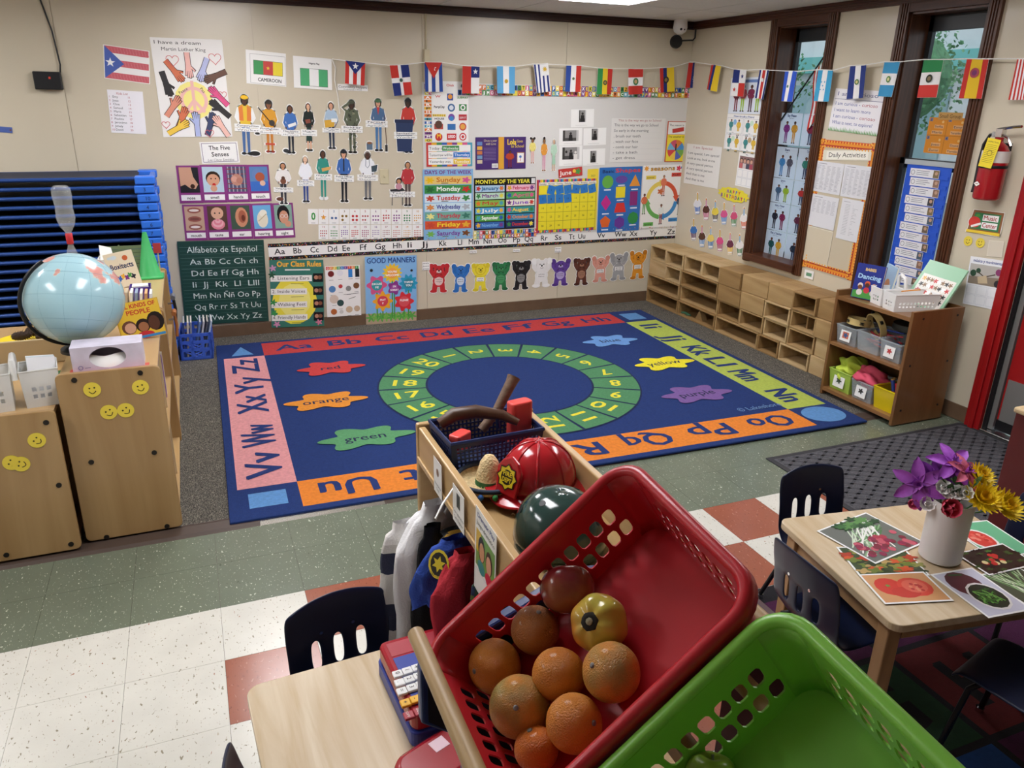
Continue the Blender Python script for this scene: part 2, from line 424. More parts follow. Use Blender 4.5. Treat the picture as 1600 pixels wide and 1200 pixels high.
# windows
mat('glass', 'ffffff'); gm = MATS['glass']; nt = gm.node_tree
for n in list(nt.nodes):
    if n.type != 'OUTPUT_MATERIAL': nt.nodes.remove(n)
tr = nt.nodes.new('ShaderNodeBsdfTransparent'); tr.inputs[0].default_value = (.93, .97, .97, 1); gl = nt.nodes.new('ShaderNodeBsdfGlossy'); gl.inputs['Roughness'].default_value = .03
mx = nt.nodes.new('ShaderNodeMixShader'); mx.inputs[0].default_value = .06
nt.links.new(tr.outputs[0], mx.inputs[1]); nt.links.new(gl.outputs[0], mx.inputs[2]); nt.links.new(mx.outputs[0], nt.nodes['Material Output'].inputs[0])
for k, (a, b_) in enumerate(WIN):
    w = struct(thing('window_%d' % (k+1), None, None, (XR, (a+b_)/2, WZ[0]))); h = (b_-a)/2; H = WZ[1]-WZ[0]
    for s_ in (-1, 1):   # casing
        b = MB(); b.box(-.022, .002, min(s_*h, s_*(h+.082)), max(s_*h, s_*(h+.082)), -.06, H+.05)
        for q in (.016, .034, .052): b.box(-.028, -.02, min(s_*(h+q), s_*(h+q+.011)), max(s_*(h+q), s_*(h+q+.011)), -.06, H+.05)
        b.build('casing', 'dark_wood', w, bevel=.002)
    MB().box(-.022, .002, -h, h, H-.0, H+.05).build('head_casing', 'dark_wood_h', w, bevel=.002)
    b = MB(); b.box(0, .186, -h, -h+.012, 0, H); b.box(0, .186, h-.012, h, 0, H); b.box(0, .186, -h, h, H-.012, H); b.build('reveal', 'dark_wood', w)
    MB().box(-.05, .186, -h-.03, h+.03, -.045, .012).build('window_sill', 'dark_wood_h', w, bevel=.004)
    for nm, z0, z1, x in (('upper_sash', H*.46, H-.012, .15), ('lower_sash', .012, H*.5, .115)):
        b = MB(); hh = h-.012; f_ = .034
        b.box(x, x+.03, -hh, -hh+f_, z0, z1); b.box(x, x+.03, hh-f_, hh, z0, z1); b.box(x, x+.03, -hh, hh, z0, z0+.04); b.box(x, x+.03, -hh, hh, z1-(.09 if nm[0] == 'u' else .04), z1)
        sm = b.build(nm, 'sash', w, bevel=.002)
        MB().box(x+.012, x+.016, -hh+f_, hh-f_, z0+.04, z1-.04).build('pane', 'glass', sm)
# door
dr = struct(thing('door_1', None, None, (XR, 0, 0)))
b = MB(); b.box(-.03, .0, DY1, DY1+.095, 0, DZ+.09); b.box(-.03, .0, DY0-.095, DY0, 0, DZ+.09); b.box(-.03, 0, DY0, DY1, DZ, DZ+.09); b.box(-.045, -.03, DY1+.03, DY1+.06, 0, DZ+.06); b.build('door_frame', 'door_red', dr, bevel=.004)
b = MB(); b.box(.0, .2, DY1-.02, DY1, 0, DZ); b.box(0, .2, DY0, DY0+.02, 0, DZ); b.box(0, .2, DY0, DY1, DZ-.02, DZ); b.build('jamb', 'black_plastic', dr)
MB().box(.02, .06, DY1-.05, DY1-.02, .02, DZ-.02).build('weather_strip', 'kick_grey', dr)
lf = MB().box(.03, .075, DY0+.02, DY1-.055, .03, DZ-.02).build('door_leaf', 'door_red', dr, bevel=.003)
MB().box(.024, .03, DY0+.04, DY1-.07, .09, .34).build('kick_plate', 'kick_grey', lf); MB().box(.022, .03, DY0+.03, DY1-.06, .03, .09).build('door_sweep', 'black_plastic', lf)
b = MB(); b.cyl((.03, DY0+.1, .98), (-.04, DY0+.1, .98), .012); b.cyl((-.035, DY0+.1, .98), (-.035, DY0+.22, .98), .011); b.build('handle', 'steel', lf, smooth=.8)
MB().box(-.02, .2, DY0, DY1, 0, .016).build('threshold', 'steel', dr, bevel=.004)
# outside
mat('street_paving', '9a9c9a', rough=.9, noise=(3, .1)); mat('facade', 'd5d3d4', rough=.8, noise=(2, .05)); mat('facade_band', 'c9c2c4', rough=.7); mat('shop_glass', '8fa8ad', rough=.2)
mat('awning_teal', '6fb3ae', rough=.7); mat('foliage', '5f8a62', rough=.8, noise=(6, .3)); mat('bark', '5d4a3a', rough=.9)
struct(MB().box(XR+.26, 26, -30, 40, -.5, -.3).build('street', 'street_paving'))
bt = thing('shop_building', 'pale shop building across the street seen through the windows', 'building', (17, 6, -.3))
MB().box(0, 4, -16, 22, 0, 4.6).build('wall', 'facade', bt); MB().box(-.3, 0, -16, 22, 2.9, 3.3).build('awning', 'awning_teal', bt); MB().box(-.15, 0, -16, 22, 4.2, 4.6).build('cornice', 'facade_band', bt)
for k in range(9): MB().box(-.06, 0, -15+4*k, -12.4+4*k, .6, 2.6).build('window', 'shop_glass', bt)
sh = Sheet(7, .8); sh.rect(0, 0, 1, 1, 'f3f5f4'); sh.text('DOMINICAN', .06, .8, .6, '9fc0c4', w=.88); sg = sh.m.build('sign', 'paper_print', bt); sg.matrix_local = frame((-.12, 0, 3.72), (0, -1, 0), (0, 0, 1), (-1, 0, 0))
for k, (x, y, z, r) in enumerate(((13.5, 9.5, 2.6, 1.5), (13, 4.6, 2.9, 1.4), (14, 14.5, 2.5, 1.6))):
    t = thing('street_tree', ('leafy street tree outside the window with the orange chart', 'leafy street tree close to the door side of the street', 'leafy street tree outside the window with the picture cards')[k], 'tree', (x, y, -.3), 0, 'street trees outside')
    b = MB(); rr = random.Random(k)
    for q in range(1500):
        a, c = rr.uniform(0, 2*pi), rr.uniform(-1, 1); d = r*rr.uniform(.55, 1)
        p_ = Vector((d*sqrt(1-c*c)*cos(a), d*sqrt(1-c*c)*sin(a), z+d*c*.8)); n = Vector((rr.uniform(-1, 1), rr.uniform(-1, 1), rr.uniform(-1, 1))).normalized(); e = n.orthogonal().normalized()*.055; g_ = n.cross(e)
        b.add([p_-e, p_-g_*.6, p_+e, p_+g_*.6], [(0, 1, 2, 3)])
    b.sphere((0, 0, z), (r*.72, r*.72, r*.6), 12, 8)
    b.build('foliage', 'foliage', t); MB().cyl((0, 0, 0), (0, 0, z), .14, .09).build('trunk', 'bark', t, smooth=.9)
# ================================================================= printed matter on the back wall
class Cut(Sheet):
    """paper cut-out: every drawn shape also widens the white paper behind it"""
    def __init__(s, W, H, e=.006): super().__init__(W, H, .0012); s.paper = MB().col('f4f3ef'); s.e = e; s.own = True
    def _put(s, pts, fs, c):
        if s.own and len(fs) <= 60 and len(pts) >= 3:
            cx = sum(p[0] for p in pts)/len(pts); cy = sum(p[1] for p in pts)/len(pts); q = []
            for x, y in pts:
                d = sqrt((x-cx)**2+(y-cy)**2) or 1; q.append((x+(x-cx)/d*s.e-s.W/2, y+(y-cy)/d*s.e-s.H/2, .0006))
            s.paper.add(q, fs)
        return super()._put(pts, fs, c)
    def text(s, *a, **k):
        o = s.own; s.own = False; super().text(*a, **k); s.own = o; return s
def cutout(name, label, cat, plane, q, d=.003, e=.006, group=None):
    if not isinstance(q[0], (tuple, list)): q = [(q[0], q[1]), (q[2], q[1]), (q[2], q[3]), (q[0], q[3])]
    M, W, H = quad_frame(plane, q, d); s = Cut(W, H, e); s.info = (name, label, cat, group, M); return s
def cfin(s):
    n, l, c, g, M = s.info; o = s.paper.build(n, 'paper_print', solid=.0006); o.matrix_world = M; tag(o, l, c, g); s.m.build('print', 'paper_print', o); return o
SK = ('8a5a3c', 'c99070', '5a3a28', 'e0b090')
def fig(s, cx=.5, w=1.0, b0=0, b1=1, skin='8a5a3c', hair='1d1613', top='3a5f9a', bot='27314a', hat=None, shoes='1c1c1e', skirt=False, coat=None, arms=None, sl=None):
    h = b1-b0; B = lambda t: b0+t*h; A = lambda t: cx+(t-.5)*w; k = s.H*h/(s.W*w)
    if skirt: s.poly([(A(.36), B(.45)), (A(.64), B(.45)), (A(.7), B(.82)), (A(.3), B(.82))], bot)
    for sg in (-1, 1):
        s.poly([(A(.5+sg*.01), B(.47)), (A(.5+sg*.17), B(.47)), (A(.5+sg*.15), B(.95)), (A(.5+sg*.05), B(.95))], skin if skirt else bot)
        s.ell(A(.5+sg*.12), B(.965), .1*w, shoes, rb=.022*h)
    if skirt: s.poly([(A(.36), B(.45)), (A(.64), B(.45)), (A(.7), B(.78)), (A(.3), B(.78))], bot)
    for sg in (-1, 1):
        ar = arms or [(.27, .2), (.33, .36), (.2, .46)]
        s.line([(A(.5+sg*ar[0][0]*.85), B(ar[0][1])), (A(.5+sg*ar[1][0]), B(ar[1][1])), (A(.5+sg*ar[2][0]), B(ar[2][1]))], .13*w, sl or top)
        s.ell(A(.5+sg*ar[2][0]), B(ar[2][1]), .06*w, skin)
    s.poly([(A(.36), B(.155)), (A(.64), B(.155)), (A(.77), B(.2)), (A(.7), B(.5)), (A(.3), B(.5)), (A(.23), B(.2))], top)
    s.rect(A(.44), B(.12), A(.56), B(.175), skin)
    if coat: s.poly([(A(.42), B(.155)), (A(.58), B(.155)), (A(.5), B(.3))], coat)
    s.ell(A(.5), B(.07), .135*w, hair, rb=.068*h)
    s.ell(A(.5), B(.085), .115*w, skin, rb=.058*h)
    for sg in (-1, 1): s.ell(A(.5+sg*.045), B(.08), .014*w, '181210', n=6)
    s.line([(A(.46), B(.113)), (A(.5), B(.118)), (A(.54), B(.113))], .014*w, '6a2a22')
    if hat: s.ell(A(.5), B(.035), .15*w, hat, rb=.036*h); s.rect(A(.33), B(.035), A(.67), B(.05), hat)
def lab(s, t1, t2, b, a=.5, w=.8, h=.055, sz=1):
    s.rect(a-w/2, b-h, a+w/2, b, 'f6f6f4'); s.text(t1, a, b-h*.25, h*.55, '151515', w=w*.92, al='c', bold=.03)
    if t2: s.rect(a-w/2, b+.012, a+w/2, b+h+.012, 'f6f6f4'); s.text(t2, a, b+.012+h*.75, h*.55, '555555', w=w*.92, al='c')
# --- drawings at the left
s = poster('flag_drawing', 'crayon drawing of a red and white striped flag with blue star triangle', 'drawing', 'back', [(160, 68), (234, 81), (234, 131), (164, 123)])
for i in range(5): s.rect(.02, .02+.192*i, .98, .02+.192*(i+1), 'c9606a' if i % 2 == 0 else 'f0eeec')
for i in range(40): s.line([(.1+.022*i, .02+.384*(i % 3)+.02), (.13+.022*i, .02+.384*(i % 3)+.17)], .006, 'd98a90')
s.poly([(.02, .02), (.44, .5), (.02, .98)], '4a62b0'); s.star(.14, .5, .11, 'f4f4f4'); fin(s)
s = poster('name_list', 'handwritten sheet listing names with red numbers below the crayon flag', 'paper sheet', 'back', [(167, 140), (223, 143), (229, 210), (174, 207)], bg='eceaf0')
s.text('Kids List', .25, .1, .05, 'b0484c')
for i, n in enumerate(('Emy', 'Joao', 'Cloe', 'Samuel', 'Maria', 'Sebastian', 'Paulina', 'Jeronimo', 'Jimely', 'David')):
    s.text('%d' % (i+1), .03, .18+.085*i, .045, 'b0484c'); s.text(n, .13, .18+.085*i, .05, '2c3038'); s.text('%d' % (11+i), .55, .18+.085*i, .045, 'b0484c')
fin(s)
s = poster('hands_poster', 'large white poster of many coloured hands around a yellow peace sign', 'poster', 'back', [(233, 57), (347, 63), (363, 213), (256, 215)], bg='efedea')
s.text('I have a dream', .04, .06, .034, '2a2624', w=.66); s.text('Martin Luther King', .13, .125, .034, '2a2624', w=.62)
s.ell(.5, .62, .27, 'f3e78a'); s.ring(.5, .62, .2, .05, 'eebcb4', n=28)
for a, b in ((.5, .42), (.5, .82), (.36, .74), (.64, .74)): s.line([(.5, .62), (a, b)], .045, 'eebcb4')
s.text('Peace', .31, .56, .03, '3a3020', ang=.5); s.text('Paz', .6, .5, .03, '3a3020', ang=-.9)
def hand(s, a, b, ang, c, L=.17, w=.085):
    k = s.W/s.H; P = lambda d, o: (a+d*cos(ang)-o*sin(ang), b-(d*sin(ang)+o*cos(ang))*k)
    for cc, g in (('2a201c', .008), (c, 0)):
        s.poly([P(-L*1.1, w*.42+g), P(-L*1.1, -w*.42-g), P(0, -w*.4-g), P(0, w*.4+g)], cc)
        s.poly([P(-.02-g, w*.42+g), P(-.02-g, -w*.42-g), P(L*.42, -w*.52-g), P(L*.42, w*.52+g)], cc)
        for o, l in ((-.4, .78), (-.14, .95), (.13, 1.0), (.38, .9)): s.line([P(L*.3, o*w), P(L*l+g, o*w*1.35)], .021+2*g, cc)
        s.line([P(L*.08, w*.4), P(L*.45, w*1.0+g)], .022+2*g, cc)
for a, b, an, c in ((.28, .33, -.95, 'd5734e'), (.48, .27, -1.57, 'eeb9b0'), (.68, .31, -2.0, 'b9bfe4'), (.84, .37, -2.75, '6a4a3c'), (.14, .46, -1.35, '2c2a2c'), (.86, .57, 2.3, 'e0588e'), (.86, .7, 2.4, '2c2a2c'), (.2, .68, .9, 'dd9078'), (.3, .8, 1.1, 'd5734e'), (.24, .9, .5, 'efc84a'), (.5, .86, 1.57, 'aeb8e0'), (.7, .86, 1.2, '3a466a'), (.85, .88, 2.1, 'efc0b4')): hand(s, a, b, an, c)
def heart(s, a, b, r, c='d05a64', fill=None):
    k = s.W/s.H; pts = [(a+r*.065*16*sin(t)**3, b-r*.065*k*(13*cos(t)-5*cos(2*t)-2*cos(3*t)-cos(4*t))) for t in [2*pi*i/24 for i in range(25)]]
    if fill: s.poly(pts[:-1], fill)
    s.line(pts, .008, c)
for a, b, r in ((.27, .22, .085), (.87, .19, .085), (.92, .56, .06), (.06, .87, .055), (.67, .96, .06)): heart(s, a, b, r)
fin(s)
s = poster('flag_drawing', 'coloured worksheet with green red and yellow flag labelled CAMEROON', 'drawing', 'back', [(383, 77), (447, 84), (447, 136), (386, 130)])
s.frame(.1, .1, .98, .97, .006, '888888')
for i, c in enumerate(('3f9a58', 'c8443e', 'ecd634')): s.rect(.18+.245*i, .28, .18+.245*(i+1), .7, c)
s.star(.545, .49, .05, 'e8c93a'); s.frame(.18, .28, .915, .7, .008, '555555'); s.text('CAMEROON', .28, .9, .1, '202020', w=.6, bold=.03); fin(s)
s = poster('flag_drawing', 'coloured worksheet with green and white flag beside the taped cord', 'drawing', 'back', [(457, 86), (518, 93), (519, 141), (460, 137)])
s.text("Nigeria Flag", .4, .22, .05, '222222', bold=.04)
for i, c in enumerate(('4fae74', 'f4f4f2', '4fae74')): s.rect(.17+.24*i, .36, .17+.24*(i+1), .92, c)
s.frame(.17, .36, .89, .92, .008, '555555'); fin(s)
s = poster('heading_sign', 'white sign reading The Five Senses', 'sign', 'back', [(311, 222), (371, 221), (375, 254), (316, 256)])
s.frame(.04, .06, .96, .94, .012, '5a3a66'); s.text('The Five', .5, .38, .2, '151515', w=.56, al='c', bold=.02); s.text('Senses', .5, .68, .2, '151515', w=.46, al='c', bold=.02); s.text('Los Cinco Sentidos', .5, .9, .12, '6a6a6a', w=.7, al='c', shear=.25); fin(s)
# five-senses photo cards
def card_nose(s): s.rect(.08, .05, .92, .72, '22232a'); s.poly([(.1, .05), (.62, .05), (.68, .3), (.86, .5), (.74, .62), (.5, .6), (.3, .5), (.1, .55)], 'c99a80'); s.ell(.62, .55, .1, '3a2018')
def card_smell(s): s.rect(.08, .05, .92, .72, 'b9d0dd'); s.ell(.5, .35, .3, '2e2018'); s.ell(.5, .4, .26, 'd8a284'); s.ell(.52, .52, .07, 'd03030'); s.ell(.42, .36, .03, '2a1a14'); s.ell(.6, .36, .03, '2a1a14'); s.ell(.5, .62, .14, 'd8a284')
def card_hands(s):
    s.rect(.08, .05, .92, .72, '4e5570')
    for i in range(5): s.rect(.12+.17*i, .05, .17+.17*i, .72, 'a8a4b0'); s.rect(.08, .1+.13*i, .92, .125+.13*i, '8a3a48')
    s.ell(.5, .4, .26, 'c08a78'); s.ell(.4, .38, .13, 'd4a090'); s.ell(.6, .42, .13, 'b87c6c')
def card_touch(s): s.rect(.08, .05, .92, .72, '5d86b8'); s.ell(.45, .25, .26, '6a86b8'); s.ell(.55, .33, .22, 'b05a42'); s.rect(.08, .45, .92, .72, '3f6fc0'); s.ell(.65, .5, .13, 'e0b8a0')
def card_mouth(s):
    s.rect(.08, .05, .92, .72, 'c8a48c')
    for b in (.16, .4, .62): s.ell(.5, b, .3, '9a5a50', rb=.08); s.ell(.5, b, .22, 'efe6e0' if b != .4 else '7a4440', rb=.035)
def card_taste(s): s.rect(.08, .05, .92, .72, '5a4238'); s.ell(.5, .25, .27, 'e0b094'); s.ell(.4, .25, .035, '2a1c18'); s.ell(.6, .25, .035, '2a1c18'); [s.ell(.5, .56-.03*i, .3-.06*i, ('e88a9a', 'f2b6bf')[i % 2], rb=.15-.03*i) for i in range(5)]
def card_ear(s): s.rect(.08, .05, .92, .72, '43584a'); s.ell(.55, .38, .28, 'd09070', rb=.28); s.ell(.58, .36, .17, 'a8604a', rb=.18); s.ell(.62, .4, .08, '6a3428', rb=.09)
def card_hear(s): s.rect(.08, .05, .92, .72, '6fb0dd'); s.ell(.5, .45, .26, 'e6ddc6', rb=.24); s.ell(.55, .28, .18, 'f0ead8'); s.line([(.3, .5), (.7, .3)], .05, 'c8b894')
def card_sight(s): s.rect(.08, .05, .92, .72, '86a89a'); s.ell(.5, .32, .3, '1c1c20', rb=.26); s.ell(.52, .4, .22, 'd0967a', rb=.19); s.ring(.45, .37, .09, .02, 'd8d8d8'); s.ring(.63, .37, .09, .02, 'd8d8d8'); s.ell(.7, .6, .15, 'd0967a')
tops = [(275, 259), (312, 258), (350, 257.5), (386, 257.5), (419, 257.5)]; bots = [(281, 318), (317, 317), (355, 316), (391, 315), (425, 314)]
r2t = [(284, 320), (320, 319.5), (356, 318.5), (391, 318), (424, 317.5), (457, 317)]; r2b = [(290, 376), (325, 375.5), (361, 374), (397, 373), (430, 372), (462, 371)]
for T_, B_, names in ((tops, bots, (('nose', card_nose), ('smell', card_smell), ('hands', card_hands), ('touch', card_touch))), (r2t, r2b, (('mouth', card_mouth), ('taste', card_taste), ('ear', card_ear), ('hearing', card_hear), ('sight', card_sight)))):
    for i, (n, fn) in enumerate(names):
        s = poster('senses_card', 'purple bordered photo card captioned %s' % n, 'photo card', 'back', [T_[i], T_[i+1], B_[i+1], B_[i]], bg='8a3a80', m='laminate_print', group='five senses photo cards')
        fn(s); s.rect(.08, .78, .92, .93, 'f4f2f0'); s.text(n, .5, .9, .075, '151515', al='c', bold=.03); fin(s)
# --- chalkboard style alphabet chart
s = poster('alphabet_chart', 'dark green chart titled Alfabeto de Español with chalk white letters', 'poster', 'back', [(276, 378), (411, 374), (421, 503), (290, 507)], d=.016, bg='17423a')
for i in range(22): s.line([(.02, .07+.042*i), (.98, .07+.042*i)], .002, '4f7f74' if i % 3 else '7fa398')
s.text('Alfabeto de Español', .1, .135, .07, 'd8e6df', w=.82)
for i, r in enumerate(('Aa Bb Cc Ch ch', 'Dd Ee Ff Gg Hh', 'Ii  Jj  Kk  Ll  Llll', 'Mm Nn Ññ Oo Pp', 'Qq Rr rr Ss Tt Uu', 'Vv Ww Xx Yy Zz')): s.text(r, .12, .275+.135*i, .065, 'd8e6df', w=.8)
fin(s)
# --- alphabet strip with dotted borders
def strip_poster(name, label, q, bg): return poster(name, label, 'wall border', 'back', q, bg=bg)
rr = random.Random(3); LETX = dict(Aa=(428, 445), Bb=(457, 471), Cc=(484, 498), Dd=(511, 527), Ee=(534, 547), Ff=(561, 572), Gg=(585, 602), Hh=(613, 628), Ii=(635, 644), Jj=(659, 669), Kk=(685, 697), Ll=(714, 722), Mm=(731, 748), Nn=(754, 768), Oo=(777, 791), Pp=(800, 812), Qq=(818, 832), Rr=(843, 854), Ss=(865, 876), Tt=(887, 896), Uu=(901, 913), Vv=(931, 943), Ww=(958, 976), Xx=(981, 993), Yy=(1012, 1023), Zz=(1039, 1051))
zA, zB = gy(419, 377).z, gy(1058, 352).z
def wallrect(x0, x1, z0, z1, d=.003):   # metric rectangle on the back wall -> frame
    return frame((( x0+x1)/2, YW-d, (z0+z1)/2), (1, 0, 0), (0, 0, 1), (0, -1, 0)), x1-x0, z1-z0
def mposter(name, label, cat, x0, x1, z0, z1, bg='f2f1ee', d=.002, m='paper_print', group=None, th=.0006):
    M, W, H = wallrect(x0, x1, z0, z1, d); o = MB().col(bg).box(-W/2, W/2, -H/2, H/2, 0, th).build(name, m); o.matrix_world = M; tag(o, label, cat, group); s = Sheet(W, H, th+.0002); s.o = o; s.mat = m; return s
xa, xb = gy(419, 390).x, gy(1059, 362).x
zt, zl, zm, zn = gy(500, 377).z, gy(500, 382.5).z, gy(500, 397).z, gy(500, 402).z
for nm, z0, z1, lb in (('dotted_border', zl, zt, 'black border strip with coloured dots above the alphabet letters'), ('dotted_border', zn, zm, 'black border strip with coloured dots below the alphabet letters')):
    s = mposter(nm, lb, 'wall border', xa, xb, z0, z1, '17161a', group='dotted black borders')
    for i in range(420): s.ell(rr.random(), rr.uniform(.12, .88), rr.uniform(.0006, .0013), rr.choice(('d84a3a', 'e8b83a', '4aa05a', 'e07a3a', '6a9ad0', 'e8e0d0', 'a04a8a')), n=6)
    fin(s)
s = mposter('alphabet_strip', 'long white strip with the printed alphabet Aa to Zz', 'wall border', xa, xb, zm, zl, 'efeeea')
for n, (u0, u1) in LETX.items():
    x0, x1 = gy(u0, 390).x, gy(u1, 390).x; s.text(n, (x0-xa)/(xb-xa), .78, .6, '17171a', w=(x1-x0)/(xb-xa), bold=.015)
fin(s)
for u, v, ls in ((659, 409, ('Janely', 'Joao', 'Jeronimo')), (733, 391, ('Maria',)), (801, 389, ('Paulina',)), (866, 386, ('Samuel', 'Sebastian'))):
    p0 = gy(u, v); s = mposter('name_tag', 'small white name tag %s under the alphabet strip' % ls[0], 'name tag', p0.x, p0.x+.065, p0.z-.022*len(ls)-.004, p0.z, d=.005, group='name tags under the letters')
    for i, l in enumerate(ls): s.text(l, .06, (i+.75)/len(ls), .5/len(ls), '303030', w=.85)
    fin(s)
# --- rules, opposites, manners
s = poster('class_rules_poster', 'tropical yellow poster titled Our Class Rules', 'poster', 'back', [(421, 407), (504, 405), (507.5, 510), (424, 511)], d=.016, bg='3d7a6c', m='laminate_print')
s.ell(.45, .6, .42, 'f0e24a', rb=.36); s.ell(.45, .6, .3, 'f6ee86', rb=.26); s.text('Our Class Rules', .13, .1, .075, 'f2b640', w=.83, bold=.05); s.rect(.28, .135, .75, .155, 'e8ece6')
for i, t in enumerate(('Listening Ears', 'Inside Voices', 'Walking Feet', 'Friendly Hands')):
    b = .29+.195*i; s.rect(.01, b-.065, .78 if i == 0 else .68, b+.025, 'f2f0ea'); s.text('%d. %s' % (i+1, t), .03, b, .048, '222222', w=.7 if i == 0 else .62); s.line([(.38, b+.06), (.62, b+.06)], .008, '55502a')
    s.rect(.8, b-.09, .99, b+.04, '16181a'); s.ell(.86, b-.03, .04, 'c08a70'); s.ell(.93, b-.03, .04, '8a5a44')
for i, (a, b, c) in enumerate(((.05, .62, '2f8a4a'), (.06, .78, '3f9a50'), (.1, .95, 'd890b8'), (.9, .94, 'd87a9a'), (.06, .12, 'c890b8'), (.04, .22, '27543c'))): s.blob(a, b, .05, .035, c, 5, .4, i)
fin(s)
s = poster('opposites_poster', 'white poster of opposites with small object pictures', 'poster', 'back', [(508, 415.5), (560.5, 415), (566, 492), (511, 495.6)], d=.016, m='laminate_print')
for i, ch in enumerate('OPPOSITES'): s.rect(.02+.105*i, .01, .12+.105*i, .07, ('d84a3a', 'e8903a', 'e8c83a', '4aa05a', '3a7ac0', '7a4a9a', 'd84a3a', 'e8903a', '4aa05a')[i]); s.text(ch, .045+.105*i, .058, .035, 'ffffff')
for a, b, c, r in ((.16, .15, '7a2a2a', .09), (.42, .14, 'e8e8ec', .09), (.72, .14, '3a86d0', .08), (.92, .14, '26282c', .07), (.18, .45, '5a8ac0', .1), (.42, .4, 'c04848', .06), (.65, .45, '8a8a88', .08), (.88, .4, '7a5236', .09), (.22, .65, 'd8c8b8', .13), (.4, .73, '32504e', .1), (.2, .9, 'b86a3a', .09), (.42, .91, 'd0d0cc', .06), (.65, .87, 'cdb496', .1), (.88, .86, 'c8ae92', .09)):
    if r in (.08, .07) and b < .2: s.rect(a-.06, b-.07, a+.06, b+.09, c)
    else: s.ell(a, b, r, c)
    s.rect(a-.06, b+.12, a+.06, b+.126, '555555')
s.line([(.5, .57), (.95, .55)], .012, '333333'); s.line([(.65, .66), (.85, .62)], .014, '444444'); fin(s)
s = poster('manners_poster', 'sky blue poster titled Good Manners with smiling flower shapes', 'poster', 'back', [(569, 401), (650, 399), (651.6, 503.5), (573, 506)], d=.016, bg='86b8e6', m='laminate_print')
s.rect(0, .84, 1, 1, 'b79c86'); [s.blob(.1+.1*i, .9, .07, .05, ('5aa84a', '78b850')[i % 2], 6, .5, i) for i in range(9)]; s.text('GOOD MANNERS', .03, .1, .075, '23448a', w=.94, bold=.03)
for a, b, r, c, c2, n, t in ((.52, .25, .17, 'f0c83a', 'f6a84a', 14, ("YOU'RE", 'WELCOME')), (.22, .42, .17, 'd85a8a', '3a9aa0', 6, ('EXCUSE', 'ME')), (.84, .41, .16, '2f9ac0', '3a8aa0', 10, ('THANK', 'YOU')), (.56, .47, .12, '8a3a8a', 'a04a9a', 5, ("I'M", 'SORRY')), (.33, .66, .17, 'f0a830', 'd8485a', 8, ('MAY', 'I?')), (.75, .68, .17, 'd8343c', 'e05a60', 7, ('PLEASE', ''))):
    s.line([(a, b), (a, .92)], .025, '4a9a40'); s.blob(a, b, r, r*s.W/s.H, c, n, .18); s.ell(a, b, r*.62, c2); s.text(t[0], a, b-.005, .028, 'ffffff', al='c', bold=.05); s.text(t[1], a, b+.045, .028, 'ffffff', al='c', bold=.05)
s.ell(.12, .2, .03, '2a2a2a'); s.ell(.9, .22, .025, '2a2a2a'); fin(s)
# --- number cards 0-20
NW = 'zero one two three four five six seven eight nine ten eleven twelve thirteen fourteen fifteen sixteen seventeen eighteen nineteen twenty'.split()
for i in range(21):
    top_ = i <= 10; k = i if top_ else i-10; u = 481+16.3*k; v0, v1 = (326.5, 350.3) if top_ else (351, 374)
    s = poster('number_card', 'white counting card for the number '+NW[i], 'number card', 'back', (u+.4, v0, u+16, v1), d=.002, group='number cards in two rows')
    c = ('3f9a4a', 'e8a02a', '4a6a9a', '8a6a2a', 'c03a3a', 'b03a3a', '8a4a8a', 'c04a4a', '8a4a8a', '4a8a5a', 'd8a04a', 'b03a3a', '3f8a4a', '7a4a9a', 'c04848', '9a3a6a', '8a6aa0', 'a05a5a', 'c05a4a', 'd8a04a', 'b84a3a')[i]
    if i == 0: s.text('0', .5, .72, .45, c, w=.42, al='c', bold=.05)
    else:
        s.text(str(i), .5, .22, .13, c, al='c', bold=.03)
        if i == 1: s.star(.5, .55, .3, c)
        else:
            cols = 2 if i <= 4 else (3 if i <= 9 else (4 if i < 16 else 5)); rows = -(-i//cols)
            for q in range(i): s.ell(.5+(q % cols-(cols-1)/2)*(.75/cols), .34+(q//cols+.5)*(.5/rows), .26/cols, c, n=8)
    s.rect(.3, .9, .7, .93, '666666'); fin(s)
# --- community helpers
HG = 'community helper cut-outs'
def helper(what, q, t1, t2, lb, **k):
    s = cutout('helper_cutout', 'paper cut-out of %s labelled %s' % (what, t1), 'cut-out', 'back', q, e=.008, group=HG); ex = k.pop('ex', None); pre = k.pop('pre', None)
    if pre: pre(s)
    fig(s, **k)
    if ex: ex(s)
    if len(t1.split()) > 1 and len(t1) > 14: a, b = t1.split(' ', 1); lab(s, a, b, lb, w=.9)
    else: lab(s, t1, t2, lb, w=.95)
    return cfin(s)
helper('a worker in a yellow hard hat', (366, 149, 408, 243), 'Construction Worker', '', .53, cx=.42, w=.9, skin='4a2e22', top='e8c23a', sl='f0f0ee', bot='46689a', hat='f0c020', ex=lambda s: (s.poly([(.2, .2), (.34, .16), (.36, .42), (.2, .42)], 'e0803a'), s.poly([(.5, .16), (.64, .2), (.64, .42), (.48, .42)], 'e0803a'), s.ell(.72, .96, .2, '1a1a1c', rb=.04), s.ell(.85, .62, .1, '2a2a2a', rb=.02)))
helper('a firefighter in yellow gear', (404, 157, 438, 239.6), 'Firefighter', 'Bombera', .56, w=.95, top='d89a2a', bot='c07a2a', hat='2a241c', shoes='8a2a20', ex=lambda s: (s.line([(.02, .14), (.75, .5)], .05, '2a2420'), s.ell(.62, .42, .14, '3a3632'), s.rect(.28, .8, .72, .84, 'c04a30')))
helper('a mechanic in blue holding a notepad', (440, 164, 468, 241), 'Mechanic', 'Mecanico', .56, skin='6a4430', top='3f6fb4', bot='24262e', ex=lambda s: (s.poly([(.35, .4), (.8, .34), (.84, .4), (.4, .46)], 'ecece8'), s.ell(.2, .93, .16, '33363a', rb=.04)))
